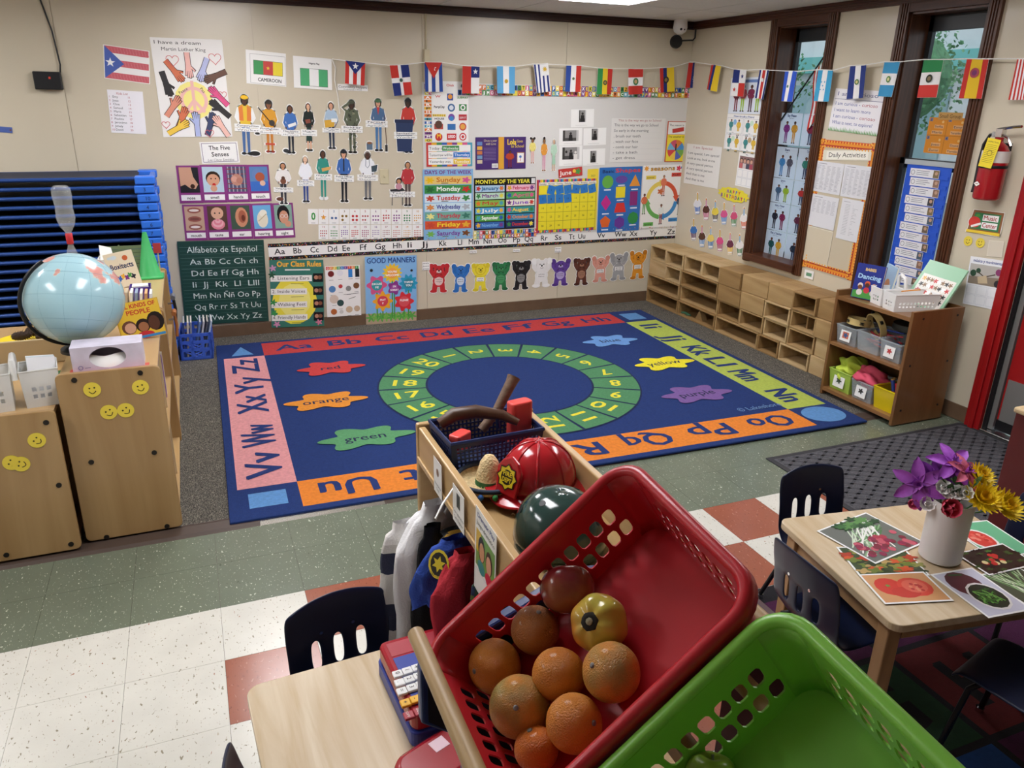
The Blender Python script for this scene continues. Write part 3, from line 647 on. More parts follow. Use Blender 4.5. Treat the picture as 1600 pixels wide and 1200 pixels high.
helper('a librarian in a dark green skirt with a book', (471, 161, 494, 237), 'Librarian', 'Bibliotecaria', .6, skin='e0b090', hair='5a2a1a', top='16211e', bot='1e3a34', skirt=True, ex=lambda s: s.poly([(.28, .34), (.6, .32), (.64, .4), (.32, .42)], '8a4a3a'))
helper('a mail carrier with a yellow satchel', (504, 159.5, 531, 217), 'Mail carrier', 'Portador de Correo', .76, b1=1.3, skin='d8a284', hair='3a2418', top='a9c0d4', bot='2a3448', ex=lambda s: (s.poly([(.1, .5), (.7, .46), (.66, .66), (.14, .7)], 'd8a83a'), s.rect(.5, .44, .85, .54, 'f0f0ee')))
helper('a saluting soldier in camouflage', (534, 156.7, 566, 240.6), 'Soldier', 'Soldado', .53, skin='3f2a1f', top='5d6450', bot='565c48', hat='4a5040', shoes='201c1a', ex=lambda s: (s.line([(.25, .2), (.06, .14), (.4, .05)], .12, '5d6450'), [s.blob(.3+.4*rr.random(), .18+.7*rr.random(), .05, .02, rr.choice(('32382c', '8a8a70', '3f4436')), 3, .4, i) for i in range(22)]))
helper('a farmer with a broom and a bucket', (572, 154.6, 605, 237.4), 'Farmer', 'Agricultor', .46, cx=.58, w=.9, skin='d8a284', hair='3a2a1c', top='4a6a90', bot='4a78a8', hat='4a6a4a', coat='c84038', ex=lambda s: (s.line([(.88, .3), (.96, .92)], .035, '5a3a28'), s.rect(.88, .86, 1, .99, '2a2624'), s.rect(.0, .84, .28, .96, '5a7084'), s.ell(.14, .83, .12, '8a5a3a', rb=.025)))
helper('a sanitation worker behind a blue bin', (615, 153.5, 652, 240), 'Sanitation Worker', '', .66, cx=.62, w=.8, skin='3f2a1f', top='c83a30', bot='20242c', hat='1e1e22', ex=lambda s: (s.poly([(.08, .42), (.82, .42), (.74, .96), (.14, .96)], '24365e'), s.rect(.05, .38, .84, .44, '1c2a4c')))
helper('a veterinarian holding a small dog', (428, 254, 457, 314), 'Veterinarian', 'Veterinario', .7, skin='c08a66', top='ece8e4', bot='33343c', b1=1.1, ex=lambda s: (s.ell(.5, .48, .16, '7a4a34'), s.ell(.5, .4, .1, '5a3626'), s.ell(.3, .95, .2, '6a4230', rb=.05)))
helper('a dentist in a white coat', (465, 244, 490, 317), 'Dentist', 'Dentista', .57, skin='e6bda0', hair='c8ae90', top='eef0f6', bot='34488c', shoes='26262a')
helper('a nurse in green scrubs holding a folder', (492, 234.7, 518, 312), 'nurse', 'Enfermera', .53, skin='5a3a2a', top='2f8f80', bot='2f9484', shoes='eeeeee', ex=lambda s: s.poly([(.4, .36), (1, .32), (.95, .38), (.45, .43)], 'd8a860'))
helper('a police officer in a blue uniform', (523, 234, 552, 317), 'Police Officer', 'Oficial de Policia', .53, skin='d8a284', top='3a68b0', bot='1e2026', hat='1c1e26', ex=lambda s: (s.rect(.46, .16, .53, .4, '20232c'), s.rect(.3, .45, .7, .49, '16181c')))
helper('a doctor in a white coat with a clipboard', (559, 236, 590, 313), 'Doctor', 'Doctor', .53, skin='4a3024', hair='8a8680', top='eef0f4', bot='6e6e70', ex=lambda s: (s.line([(.42, .16), (.4, .3), (.5, .34), (.6, .28), (.58, .16)], .025, '44586a'), s.poly([(.68, .3), (1, .27), (.95, .4), (.7, .42)], '3a4a54')))
helper('a teacher standing beside a pupil at a desk', (609, 252, 648, 323), 'Teacher', 'Maestra', .72, cx=.72, w=.7, skin='c08a66', hair='2a1c14', top='b8343a', bot='5a4a48', ex=lambda s: (s.poly([(0, .62), (.5, .58), (.62, .64), (.06, .7)], '2a2a2e'), s.line([(.1, .7), (.08, .97)], .03, '2a2a2e'), s.line([(.5, .66), (.5, .97)], .03, '2a2a2e'), s.ell(.36, .42, .1, '241814'), s.ell(.36, .44, .08, 'c08a66'), s.ell(.36, .55, .13, 'c890a0', rb=.07)))
s = poster('heading_strip', 'small white strip reading Community Helpers below the bunting', 'sign', 'back', [(527, 131.5), (575, 132.5), (574.5, 143), (528, 140.5)]); s.text('Community Helpers', .03, .6, .4, '6a6a6a', w=.93); s.text('Profesiones y oficios', .2, .92, .2, '555555', w=.6); fin(s)
# --- bulletin board
s = poster('bulletin_board_paper', 'large crinkled white paper covering the bulletin board', 'bulletin board', 'back', [(662, 131), (1079, 137), (1061, 356), (661, 376)], bg='d9d7d3', d=.0025); BB = s
fin(s)
LB = ('c83a34', 'e8b02a', '3f8a4a', '2f5fae', 'e0762a', '7a3a8a', 'e8d84a', 'd85a8a', '48a0b8')
def letter_border(lb, q, nx, ny):
    s = poster('letter_border', lb, 'wall border', 'back', q, d=.0045, bg='f0e8d8', group='alphabet tile borders')
    for i in range(nx):
        for j in range(ny):
            s.rect(i/nx+.0006, j/ny+.01, (i+1)/nx-.0006, (j+1)/ny-.01, rr.choice(LB)); s.text(rr.choice('ABCDEFGHIJKLMNOPQRSTUVWXYZ'), (i+.5)/nx, (j+.82)/ny, .6/ny, rr.choice(('ffffff', 'f4e04a', '1a1a1a', 'ffffff')), w=.6/nx, al='c', bold=.06)
    fin(s)
letter_border('bright letter tile border along the board top', [(663, 131.5), (1079, 137), (1078, 152), (663, 149)], 72, 2)
letter_border('bright letter tile border down the board side by the flags', [(663, 149.5), (674, 149.5), (674.5, 222), (663.5, 222)], 1, 13)
letter_border('bright letter tile border under the months chart', [(740, 360.5), (838, 357.5), (838, 370), (740, 373)], 22, 2)
s = poster('logo_sheet', 'white sheet printed with rows of store and restaurant logos', 'poster', 'back', (674.5, 127, 732, 221.5), d=.006)
def logo(a, b, t, c, bg=None, w=.24):
    if bg: s.rect(a-w/2, b-.045, a+w/2, b+.03, bg)
    s.text(t, a, b+.008, .035, c, w=w*.85, al='c', bold=.05)
logo(.5, .075, 'Chick', 'c8403a'); s.ell(.82, .07, .07, 'e8e8e6'); s.ell(.84, .07, .05, '2a2a2a')
logo(.17, .26, 'W', 'c83038', None, .16); s.rect(.42, .2, .58, .31, '2a4a9a'); s.ell(.5, .25, .06, 'e89a3a'); s.text('SUBWAY', .84, .28, .035, '3f8a3a', w=.3, al='c', bold=.05)
logo(.2, .43, 'PartyCity', '303030', None, .34); s.ell(.53, .43, .1, '3f6a9a'); s.ell(.53, .43, .06, 'dfe6ee'); s.rect(.74, .37, .95, .48, '3f8a4a'); s.ell(.845, .425, .07, 'f0f0ee'); s.ell(.845, .425, .04, '3f8a4a')
for i, ch in enumerate('WAFFLE'): s.rect(.02+.06*i, .54, .075+.06*i, .58, 'e8c83a'); s.text(ch, .03+.06*i, .575, .027, '1a1a1a')
s.text('HOUSE', .2, .63, .03, '1a1a1a', w=.26, al='c', bold=.05); s.ell(.53, .59, .09, '7a4aa0'); s.ell(.53, .61, .06, '3a86c8'); s.rect(.73, .54, .95, .64, 'b83038'); s.text('DEPOT', .84, .61, .03, 'ffffff', w=.18, al='c')
s.rect(.06, .7, .3, .79, 'b8483a'); s.ell(.18, .71, .1, '5a3a2a'); s.rect(.42, .7, .64, .8, '2f6fb0'); s.text('LEGO', .53, .93, .05, 'ffffff', al='c'); s.ell(.84, .745, .1, 'c8403a'); s.ell(.84, .745, .07, 'e8a84a'); s.ell(.18, .92, .1, 'c83030'); s.text('M', .18, .94, .07, 'f2c52a', al='c', bold=.05)
s.rect(.4, .86, .66, .97, 'c83030'); s.text('LEGO', .53, .935, .045, 'ffffff', w=.2, al='c', bold=.05); s.ell(.84, .915, .1, 'c83030'); s.ell(.84, .915, .07, 'f4f2f0'); s.ell(.84, .915, .04, 'c83030'); fin(s)
s = poster('today_chart', 'rainbow edged chart reading Today is Tomorrow will be Yesterday was', 'chart', 'back', [(666, 223), (738, 222.5), (738, 259), (666.5, 261)], bg='d8783a', d=.0065)
for i, c in enumerate(LB): s.rect(i/9, 0, (i+1)/9, 1, c)
for i, (t, d_, c) in enumerate((('Today is', 'Wednesday', '3f8f4a'), ('Tomorrow will be', 'Thursday', '2f78c8'), ('Yesterday was', 'Tuesday', 'e8c23a'))):
    b = .1+.28*i; s.rect(.04, b, .96, b+.26, 'f0efec'); s.text(t, .06, b+.19, .11, '202020', w=.3 if i == 0 else (.5 if i == 1 else .46)); a = (.34, .58, .58)[i]; s.rect(a, b+.03, a+.37, b+.24, c); s.text(d_, a+.02, b+.19, .11, 'ffffff', w=.33)
fin(s)
s = poster('days_chart', 'light blue chart titled Days of the Week', 'chart', 'back', [(660, 264.7), (738, 263.6), (739.5, 373.4), (662.4, 374)], bg='86b6de', d=.0065, m='laminate_print')
s.text('DAYS OF THE WEEK', .03, .07, .05, '7a3a8a', w=.93, bold=.05)
for i, (t, c, tc) in enumerate((('Sunday', 'e8c878', 'c8701a'), ('Monday', '3f8f4a', 'f4f4f0'), ('Tuesday', 'd8e6f0', 'c83a34'), ('Wednesday', 'cfe4ee', '3f4a9a'), ('Thursday', '78b0a0', 'c8304a'), ('Friday', 'd85a34', 'f4d83a'), ('Saturday', '8ab8dc', '7a3a9a'))):
    b = .095+.127*i; s.rect(.03, b, .97, b+.117, c); s.text(t, .26, b+.085, .06, tc, w=.48, bold=.05); s.blob(.14, b+.06, .07, .035, ('f0c020', '2a6a3a', 'c84a3a', 'd88a4a', 'f0e890', 'c84a3a', '78b850')[i], 6, .3, i); s.blob(.86, b+.06, .07, .035, ('d85a9a', 'c83030', '3f8a4a', 'b0b8c0', '3f7a6a', 'e8b03a', '7a4a2a')[i], 5, .3, i); s.rect(.36, b+.095, .5, b+.105, '555555')
fin(s)
s = poster('book_cover_print', 'open purple picture book jacket with yellow spine pinned to the board', 'book jacket', 'back', [(742.6, 214.4), (822, 213.8), (821, 263.6), (743.5, 265)], bg='4a3272', d=.0065, m='laminate_print')
s.rect(.45, 0, .56, 1, 'e0a63a'); s.text('Lola', .62, .24, .16, 'f0d23a', w=.18, bold=.04); s.text('Goes', .81, .17, .08, 'f0d23a', w=.13); s.text('to School', .7, .33, .09, 'f0d23a', w=.26)
s.text('Once a year', .16, .14, .07, 'e8d8a8', w=.26); s.text('with Love', .2, .24, .07, 'e8d8a8', w=.2)
for i in range(9): s.line([(.16, .34+.045*i), (.4, .34+.045*i)], .004, 'a898c0')
for i in range(5): s.rect(.03, .14+.14*i, .13, .25+.14*i, ('6a8ac0', 'e0b04a', 'c87a4a', '78a0c0', 'd0c0a0')[i])
s.rect(.32, .82, .44, .95, 'f0f0ee'); [s.line([(.335+.015*i, .84), (.335+.015*i, .93)], .005, '111111') for i in range(7)]
fig(s, .68, .22, .42, .98, skin='6a4028', hair='1c1412', top='b8452f', bot='7a2a3a'); s.rect(.83, .5, .96, .8, 'f2f0ee'); s.frame(.82, .48, .97, .82, .01, 'b87a3a'); s.ell(.89, .62, .025, '4a7ac0'); s.line([(.89, .66), (.89, .76)], .012, 'c83a34'); fin(s)
for i, (q, k, lb) in enumerate((((825, 214, 839, 256), dict(skin='8a5a34', top='e8d878', bot='e8b8b0', hair='2a1c16'), 'paper doll of a small girl in a pale yellow top'), ((843, 213, 857, 268), dict(skin='9a6a40', top='e0983a', bot='e0a0b8', hair='241812'), 'paper doll of a girl in an orange top and pink trousers'), ((858.5, 214, 872, 267.6), dict(skin='d8b090', top='b8d8c0', bot='a8d0b4', skirt=True, hair='c8c0b0'), 'paper doll of a woman in a long pale green dress'))):
    s = cutout('paper_doll', lb, 'cut-out', 'back', q, d=.006, e=.005, group='paper dolls on the board'); fig(s, b0=.06, shoes=k['skin'], **k)
    if i < 2: [s.ell(a, .05, .13, k['hair']) for a in ((.3, .7) if i == 0 else (.5,))]
    cfin(s)
PH = (((892, 170.7, 928, 198.6), 'a single child portrait', (.35, .05, .65, .72)), ((873.5, 200.3, 909.5, 227), 'a seated woman', (.16, .12, .84, .75)), ((911.7, 200, 947, 226.8), 'a tall dark doorway', (.36, .04, .64, .7)), ((873.5, 227.5, 909.4, 259.2), 'a family group', (.14, .08, .88, .68)), ((910.5, 232.5, 945.3, 258.4), 'a standing person', (.34, .12, .62, .82)))
for q, t, (a0, b0, a1, b1) in PH:
    s = poster('photo_sheet', 'white sheet with a black and white photo of %s' % t, 'photo sheet', 'back', q, d=.006, group='printed photo sheets'); s.rect(a0, b0, a1, b1, '8e8c8a'); m_ = (a0+a1)/2; w_ = (a1-a0)
    s.rect(a0, b0+(b1-b0)*.7, a1, b1, '4a4846'); s.ell(m_, b0+(b1-b0)*.3, .05, '2a2624'); s.poly([(m_-.09, b1), (m_-.07, b0+(b1-b0)*.42), (m_+.07, b0+(b1-b0)*.42), (m_+.09, b1)], '1c1a1a'); s.rect(a0, b0, a0+w_*.14, b1, '3a3836'); s.rect(a1-w_*.14, b0, a1, b1, 'c8c6c4')
    if 'family' in t: s.ell(m_-.2, b0+.22, .05, '2a2624'); s.ell(m_+.2, b0+.25, .05, 'e0dcd8'); s.rect(m_+.12, b0+.34, m_+.28, b1, 'e6e2de')
    s.line([(.2, .9), (.7, .9)], .005, '777777'); fin(s)
s = poster('month_card', 'red card reading June', 'card', 'back', [(872.3, 264.7), (909.4, 260.4), (910.3, 274.2), (872.9, 277.7)], bg='c23a34', d=.008); s.text('June', .06, .75, .5, 'f4ede4', w=.48, bold=.04); s.blob(.82, .5, .1, .3, '4a9a4a', 5, .3); s.ell(.66, .4, .07, 'e8b83a'); fin(s)
s = poster('year_card', 'yellow square card with the year 2021', 'card', 'back', (918, 264, 935, 279), bg='ecd23c', d=.0075); s.text('2021', .3, .8, .2, '4a6a4a'); fin(s)
s = poster('song_chart', 'white chart paper with a handwritten getting ready for school song', 'chart', 'back', [(956.3, 183.6), (1039, 186.5), (1036, 253), (952, 252.6)], bg='e6e4e0', d=.0055)
s.text('This is the way we go to School', .12, .07, .05, 'b06a68', w=.8)
for i, t in enumerate(('This is the way we go to School', 'So early in the morning', '. brush our teeth', '. wash our face', '- comb our hair', '- take a bath', '- get dress')): s.text(t, .05, .18+.125*i, .06, '4a4a50', w=(.82, .64, .5, .46, .46, .46, .42)[i]); s.line([(.02, .2+.125*i), (.95, .2+.125*i)], .0015, 'c8c8c8')
fin(s)
s = poster('weather_chart', 'yellow weather wheel chart', 'chart', 'back', [(1044, 189.4), (1075.6, 189.4), (1070, 253), (1037.4, 253)], bg='c85a3a', d=.006, m='laminate_print')
s.rect(.05, .02, .95, .32, 'f0efec'); s.text('The season is', .1, .12, .05, '222222', w=.7); s.poly([(.25, .19), (.8, .14), (.82, .24), (.27, .29)], 'c23a34'); s.rect(.05, .33, .95, .98, 'f0dc3c'); s.text('The weather is', .08, .4, .05, '222222', w=.76)
for i in range(8): s.poly([(.5, .7)]+[(.5+.4*cos(pi/4*i+pi/4*k/4), .7-.4*s.W/s.H*sin(pi/4*i+pi/4*k/4)) for k in range(5)], ('4a90d0', 'e0823a', 'd0506a', '7ab8d8', 'd8484a', 'f0c84a', '5a6ab8', '7ab050')[i])
s.line([(.5, .72), (.5, .55)], .06, '1a1a1a'); fin(s)
s = poster('months_chart', 'black chart titled Months of the Year', 'chart', 'back', [(740.6, 278), (836.4, 277), (835.5, 356), (740.6, 359.6)], bg='191a1e', d=.0065, m='laminate_print'); s.text('MONTHS OF THE YEAR', .02, .11, .07, 'e8e04a', w=.88, bold=.05); s.rect(.93, .02, .99, .12, 'e0e0e0')
for i, t in enumerate(('January', 'February', 'March', 'April', 'May', 'June', 'July', 'August', 'September', 'October', 'November', 'December')):
    a = .02+.5*(i % 2); b = .14+.142*(i//2); s.rect(a, b, a+.47, b+.125, ('a8c8e0', 'e8b8c8', 'b8d8c0', '58a860', '88b850', 'e8e2d0', '58a8d8', '3f9a9a', '58a850', '3f8ab0', '3a6ab0', '28386a')[i]); s.text(t, a+.1, b+.092, .065, ('2f6aa0', 'c83a5a', '8a4a9a', 'd85a8a', 'c84a3a', '8a4ac0', 'f4f0e0', 'f0c83a', 'f4f4f0', 'e08a3a', '7ab0e0', 'c83a34')[i], w=.27, bold=.05); s.blob(a+.05, b+.06, .03, .04, LB[i % 9], 5, .3, i); s.blob(a+.42, b+.06, .03, .04, LB[(i+4) % 9], 6, .3, i)
fin(s)
s = poster('calendar_chart', 'yellow June calendar with blue day squares', 'calendar', 'back', [(838.4, 280.8), (934, 278.5), (931.8, 360.5), (838.4, 362.5)], bg='d0503a', d=.0065, m='laminate_print')
for i in range(40): s.rect(i/40, 0, (i+1)/40, 1, LB[(i*5) % 9])
s.rect(.03, .05, .97, .95, 'e8e4d8'); s.rect(.03, .11, .97, .95, 'ecdc34')
for i in range(8): s.line([(.03+.94*i/7, .11), (.03+.94*i/7, .95)], .004, '6a6428')
for j in range(6): s.line([(.03, .11+.168*j), (.97, .11+.168*j)], .004, '6a6428')
for i, t in enumerate(('Sunday', 'Monday', 'Tuesday', 'Wednesday', 'Thursday', 'Friday', 'Saturday')): s.text(t, .04+.94*i/7, .095, .03, '3a3a3a', w=.11)
n_ = 1
for j in range(5):
    for i in range(7):
        if j*7+i < 1 or n_ > 30: continue
        a, b = .03+.94*(i+.5)/7, .11+.168*(j+.5)
        if (j == 0) or (j == 1 and i < 4): an = rr.uniform(-.25, .25); c_, s_ = cos(an), sin(an); k = s.W/s.H; s.poly([(a+.062*(x*c_-y*s_), b+.062*k*(x*s_+y*c_)) for x, y in ((-1, -1), (1, -1), (1, 1), (-1, 1))], '2f78c0')
        s.text(str(n_), a, b+.02, .035, '2a2a2a', al='c'); n_ += 1
s.rect(.04, .13, .15, .26, 'ecdc34'); fin(s)
s = poster('shapes_poster', 'blue poster titled Basic Shapes', 'poster', 'back', [(936.7, 262), (1003, 259.8), (998.8, 360.5), (933, 362.5)], bg='2f6fb8', d=.0065, m='laminate_print')
s.text('Basic', .06, .085, .045, '1a2a5a', w=.28, bold=.05); s.text('Shapes', .36, .085, .06, 'd83a34', w=.6, bold=.05); s.ell(.2, .22, .13, '68b04a'); s.ell(.52, .19, .14, '6a4aa0', rb=.06); s.poly([(.84, .12), (.97, .3), (.71, .3)], 'e8983a'); s.rect(.4, .3, .62, .47, 'f0dc30'); s.poly([(.18, .42), (.3, .54), (.18, .66), (.06, .54)], 'c8308a'); s.poly([(.43, .55), (.61, .55), (.66, .7), (.38, .7)], 'd83a34'); s.rect(.74, .38, .92, .6, '8a2f7a')
for a, b, n, c in ((.18, .84, 5, 'e0682f'), (.52, .86, 6, '6a3a9a'), (.84, .8, 8, '2f8f4a')): s.poly([(a+.13*cos(pi/2+2*pi*i/n), b-.13*s.W/s.H*sin(pi/2+2*pi*i/n)) for i in range(n)], c)
for a, b in ((.2, .33), (.52, .27), (.84, .34), (.51, .5), (.84, .63), (.18, .7), (.52, .73), (.18, .95), (.52, .97), (.84, .9)): s.rect(a-.08, b, a+.08, b+.02, 'e8ecf4')
fin(s)
s = poster('seasons_poster', 'white poster titled seasons with a ring of coloured arrows', 'poster', 'back', [(1005.7, 258.4), (1068, 257), (1062.7, 353.3), (999.4, 356)], d=.0065, m='laminate_print')
s.text('seasons', .17, .09, .065, '26221c', w=.6, bold=.08); s.text('seasons', .17, .09, .065, 'e0a83a', w=.6, bold=.02); s.blob(.08, .05, .05, .035, 'e8a03a', 7, .3); s.blob(.87, .06, .05, .035, 'd8405a', 5, .3); s.ell(.95, .05, .03, '3a86c8')
for a0_, c in ((.1, 'd8583a'), (pi/2+.1, 'e8d060'), (pi+.1, '68b058'), (1.5*pi+.1, '3f8ac8')): s.ring(.5, .56, .4, .09, c, 10, a0_, a0_+1.35); s.star(.5+.355*cos(a0_), .56-.355*s.W/s.H*sin(a0_), .09, c, 3, a0_-pi/2, .5)
for a, b, k in ((.52, .16, dict(top='e07a5a', bot='c86a50', skin='c08a66')), (.07, .44, dict(top='d8704a', bot='68a058', skin='7a4a34')), (.95, .48, dict(top='3a4a6a', bot='4a4a50', skin='c08a66')), (.5, .62, dict(top='e8ece8', bot='9a4a3a', skin='7a4a34'))): fig(s, a, .2, b, b+.34, **k)
s.blob(.45, .42, .06, .04, 'c86a3a', 5, .3)
for t, a, b, c in (('summer', .1, .2, 'e8d050'), ('fall', .72, .17, 'd84a3a'), ('winter', .72, .9, '3f8ac8'), ('spring', .1, .95, '68b058')): s.rect(a-.02, b-.04, a+.22, b+.02, c); s.text(t, a, b+.005, .03, '1c1c1c', w=.18)
fin(s)
# --- ten coloured animals and their friend
AG = 'coloured animal cut-outs'
def animal(kind, q, c, c2=None, belly=None, ears='round', face='1a1614', txt=''):
    s = cutout('animal_cutout', 'paper cut-out of a %s with raised arms' % kind, 'cut-out', 'back', q, e=.006, group=AG); c2 = c2 or c
    for sg in (-1, 1):
        s.line([(.5+sg*.2, .42), (.5+sg*.36, .26), (.5+sg*.37, .1)], .2, c); s.ell(.5+sg*.37, .09, .13, c2)
        s.line([(.5+sg*.16, .68), (.5+sg*.2, .92)], .24, c); s.ell(.5+sg*.24, .94, .17, c2, rb=.055)
        if ears == 'round': s.ell(.5+sg*.19, .08, .1, c)
        elif ears == 'big': s.ell(.5+sg*.26, .22, .15, c2, rb=.11)
        elif ears == 'flop': s.ell(.5+sg*.23, .22, .08, c2, rb=.09, ang=sg*.4)
    s.ell(.5, .58, .29, c, rb=.22); s.ell(.5, .22, .25, c, rb=.16)
    if belly: s.ell(.5, .6, .2, belly, rb=.15)
    if ears == 'big' and 'elephant' in kind: s.line([(.5, .24), (.52, .36), (.6, .4)], .1, c2)
    else: s.ell(.5, .27, .12, belly or c2, rb=.06)
    if 'lion' in kind: s.ring(.5, .22, .3, .06, c2, 20)
    for sg in (-1, 1): s.ell(.5+sg*.09, .19, .03, face, n=8)
    s.ell(.5, .24, .045, face, n=8); s.line([(.42, .3), (.5, .33), (.58, .3)], .02, face)
    a, b = txt.split(',')
    s.rect(.3, .5, .7, .64, 'efeeec' if not belly else belly); s.text(a, .5, .56, .045, '333333', w=.3, al='c'); s.text(b, .5, .63, .045, '333333', w=.3, al='c')
    return cfin(s)
animal('red bear', (669, 412, 702, 457.5), 'c02a30', belly='e6c8c4', txt='red is,rojo'); animal('blue elephant', (705, 412, 734, 457), '2f72c0', '286ab4', 'cfdcea', 'big', txt='blue,azul')
animal('yellow lion', (736, 411, 765, 455.5), 'e8d838', 'd8c42c', ears='round', txt='yellow,amarillo'); animal('green alligator', (768, 409, 797, 454), '2a7a48', '24683e', '4a9a62', txt='verde,green')
animal('black gorilla', (799, 407, 829, 453), '1c1b1d', '242326', '8a8a8a', txt='black,negro', face='0c0c0c'); animal('white polar bear', (830, 404.6, 862, 448.6), 'e9e8e6', 'f2f1ef', txt='white,blanco')
animal('purple dog', (860, 404.6, 891, 447), '5f3f94', '543686', 'b8a8d8', 'flop', txt='purple,morado'); animal('brown monkey', (895, 402.7, 922, 446), '5f3428', '4e2a20', 'a87a62', txt='brown,marron')
animal('pink puppy', (924, 400, 952, 441), 'dd9c8a', 'd08c7a', None, 'flop', txt='pink,rosa'); animal('gray elephant', (952, 395, 981, 438), 'a6a6a8', '98989a', None, 'big', txt='gray,gris'); animal('orange puppy', (983, 391, 1010, 436), 'e2962c', 'c87c1e', None, 'flop', txt='orange,anaranjado')
# --- light switch, speaker box, conduit, corner camera, name strip
p0 = gy(600.5, 276, YW); t = thing('light_switch', 'ivory wall light switch beside the doctor cut-out', 'light switch', (p0.x, YW, p0.z))
MB().box(-.035, .035, -.006, 0, -.057, .057).build('plate', mat('ivory', 'cdc3a2', rough=.4), t, bevel=.003); MB().box(-.006, .006, -.016, -.006, -.004, .012).build('toggle', 'ivory', t, bevel=.002)
p0 = gy(75, 126, YW-.03); t = thing('wall_speaker', 'small black box on the wall with a cable running up', 'speaker', (p0.x, YW, p0.z))
MB().box(-.08, .08, -.05, 0, -.055, .055).build('body', 'black_plastic', t, bevel=.006); MB().box(.008, .02, -.0515, -.05, .01, .024).build('indicator', mat('red_dot', 'c83a28', rough=.4), t)
MB().tube([(.075, -.02, .04), (.085, -.02, .1), (.07, -.012, .3), (.03, -.008, .5), (.01, -.008, .68)], .005).build('cable', 'black_plastic', t, smooth=1)
p0 = gy(667, 88, YW-.02); t = thing('conduit', 'ivory wall conduit with junction box rising from the board corner', 'conduit', (p0.x, YW, p0.z))
MB().box(-.022, .022, -.03, 0, -.05, .05).build('junction_box', 'ivory', t, bevel=.004); MB().tube([(0, -.012, .05), (0, -.012, ZC-p0.z-.06)], .006).build('wire', 'ivory', t, smooth=1)
p0 = gy(18, 202); s = poster('name_strip', 'small blue name strip on the wall near the cots', 'name tag', 'back', (-8, 198, 19, 207), bg='4a62a8'); s.ell(.9, .5, .06, '6a4030'); fin(s)
t = thing('security_camera', 'white dome security camera in the ceiling corner', 'security camera', (4.66, 3.46, ZC-.062))
MB().lathe([(.055, .062), (.06, .0), (.05, -.03), (.02, -.05), (0, -.052)], 20).build('housing', 'white_plastic', t, smooth=.7)
b = MB(); [b.sphere((-.02+.028*k, -.045, -.012), .012, 10, 6) for k in (0, 1)]; b.build('lens', 'black_plastic', t, smooth=3)
t = thing('corner_speaker', 'round black device on a bracket below the corner camera', 'speaker', (4.63, 3.46, ZC-.17))
b = MB(); b.M = Matrix.Rotation(pi/2, 4, 'X'); b.lathe([(0, -.02), (.05, -.018), (.055, 0), (.05, .02), (0, .022)], 20); b.build('housing', 'black_plastic', t, smooth=.7)
MB().tube([(.04, .0, .01), (.18, .02, .02), (.2, .02, .04), (.2, .02, .11)], .007).build('bracket', 'black_plastic', t, smooth=1)
# ================================================================= flag bunting
mat('flag_cloth', rough=.8, attr=True); mat('white_cord', 'eeece6', rough=.6)
FG = 'small flags strung on the bunting cord'
def bands(cs, vert=True, wts=None):
    def f(s):
        w = wts or [1]*len(cs); t = sum(w); a = 0
        for c, k in zip(cs, w):
            b = a+k/t
            if vert: s.rect(a, 0, b, 1, c)
            else: s.rect(0, a, 1, b, c)
            a = b
    return f
def seq(*fs):
    def f(s): [g(s) for g in fs]
    return f
def emb(a, b, r, c, c2=None): return lambda s: (s.ell(a, b, r, c), c2 and s.ell(a, b, r*.55, c2))
R_, Bl, Wh, Ye, Gr = 'c8342c', '1f2f74', 'f0efee', 'e8c82a', '2f8a48'
def tri(c): return lambda s: (s.poly([(0, 0), (1, 0), (.5, .55)], c), s.star(.5, .2, .17, 'f4f4f4'))
def dr(s): s.rect(0, 0, 1, 1, Wh); s.rect(0, 0, .42, .42, R_); s.rect(.58, 0, 1, .42, Bl); s.rect(0, .58, .42, 1, Bl); s.rect(.58, .58, 1, 1, R_); s.ell(.5, .5, .09, '3a5a4a')
def chile(s): s.rect(0, 0, .5, 1, R_); s.rect(.5, .42, 1, 1, Wh); s.rect(.5, 0, 1, .42, Bl); s.star(.75, .2, .16, 'f4f4f4')
def uru(s):
    s.rect(0, 0, 1, 1, Wh)
    for i in range(4): s.rect(.02+.27*i, 0 if i < 2 else .42, .14+.27*i, 1, '26387e')
    s.rect(.5, 0, 1, .4, Wh); s.star(.74, .2, .2, 'd8b03a', 10)
def pan(s): s.rect(0, 0, 1, 1, Wh); s.rect(0, 0, .5, .5, Bl); s.rect(.5, .5, 1, 1, R_); s.star(.75, .25, .12, Bl); s.star(.25, .75, .12, R_)
def honst(s):
    for a, b in ((.5, .5), (.4, .38), (.6, .38), (.4, .62), (.6, .62)): s.star(a, b, .06, '3aa0c8')
def ven(s):
    for i in range(7): s.star(.5+.06*sin(i), .25+.08*i, .035, 'ffffff')
    s.ell(.82, .2, .09, '6a4a2a')
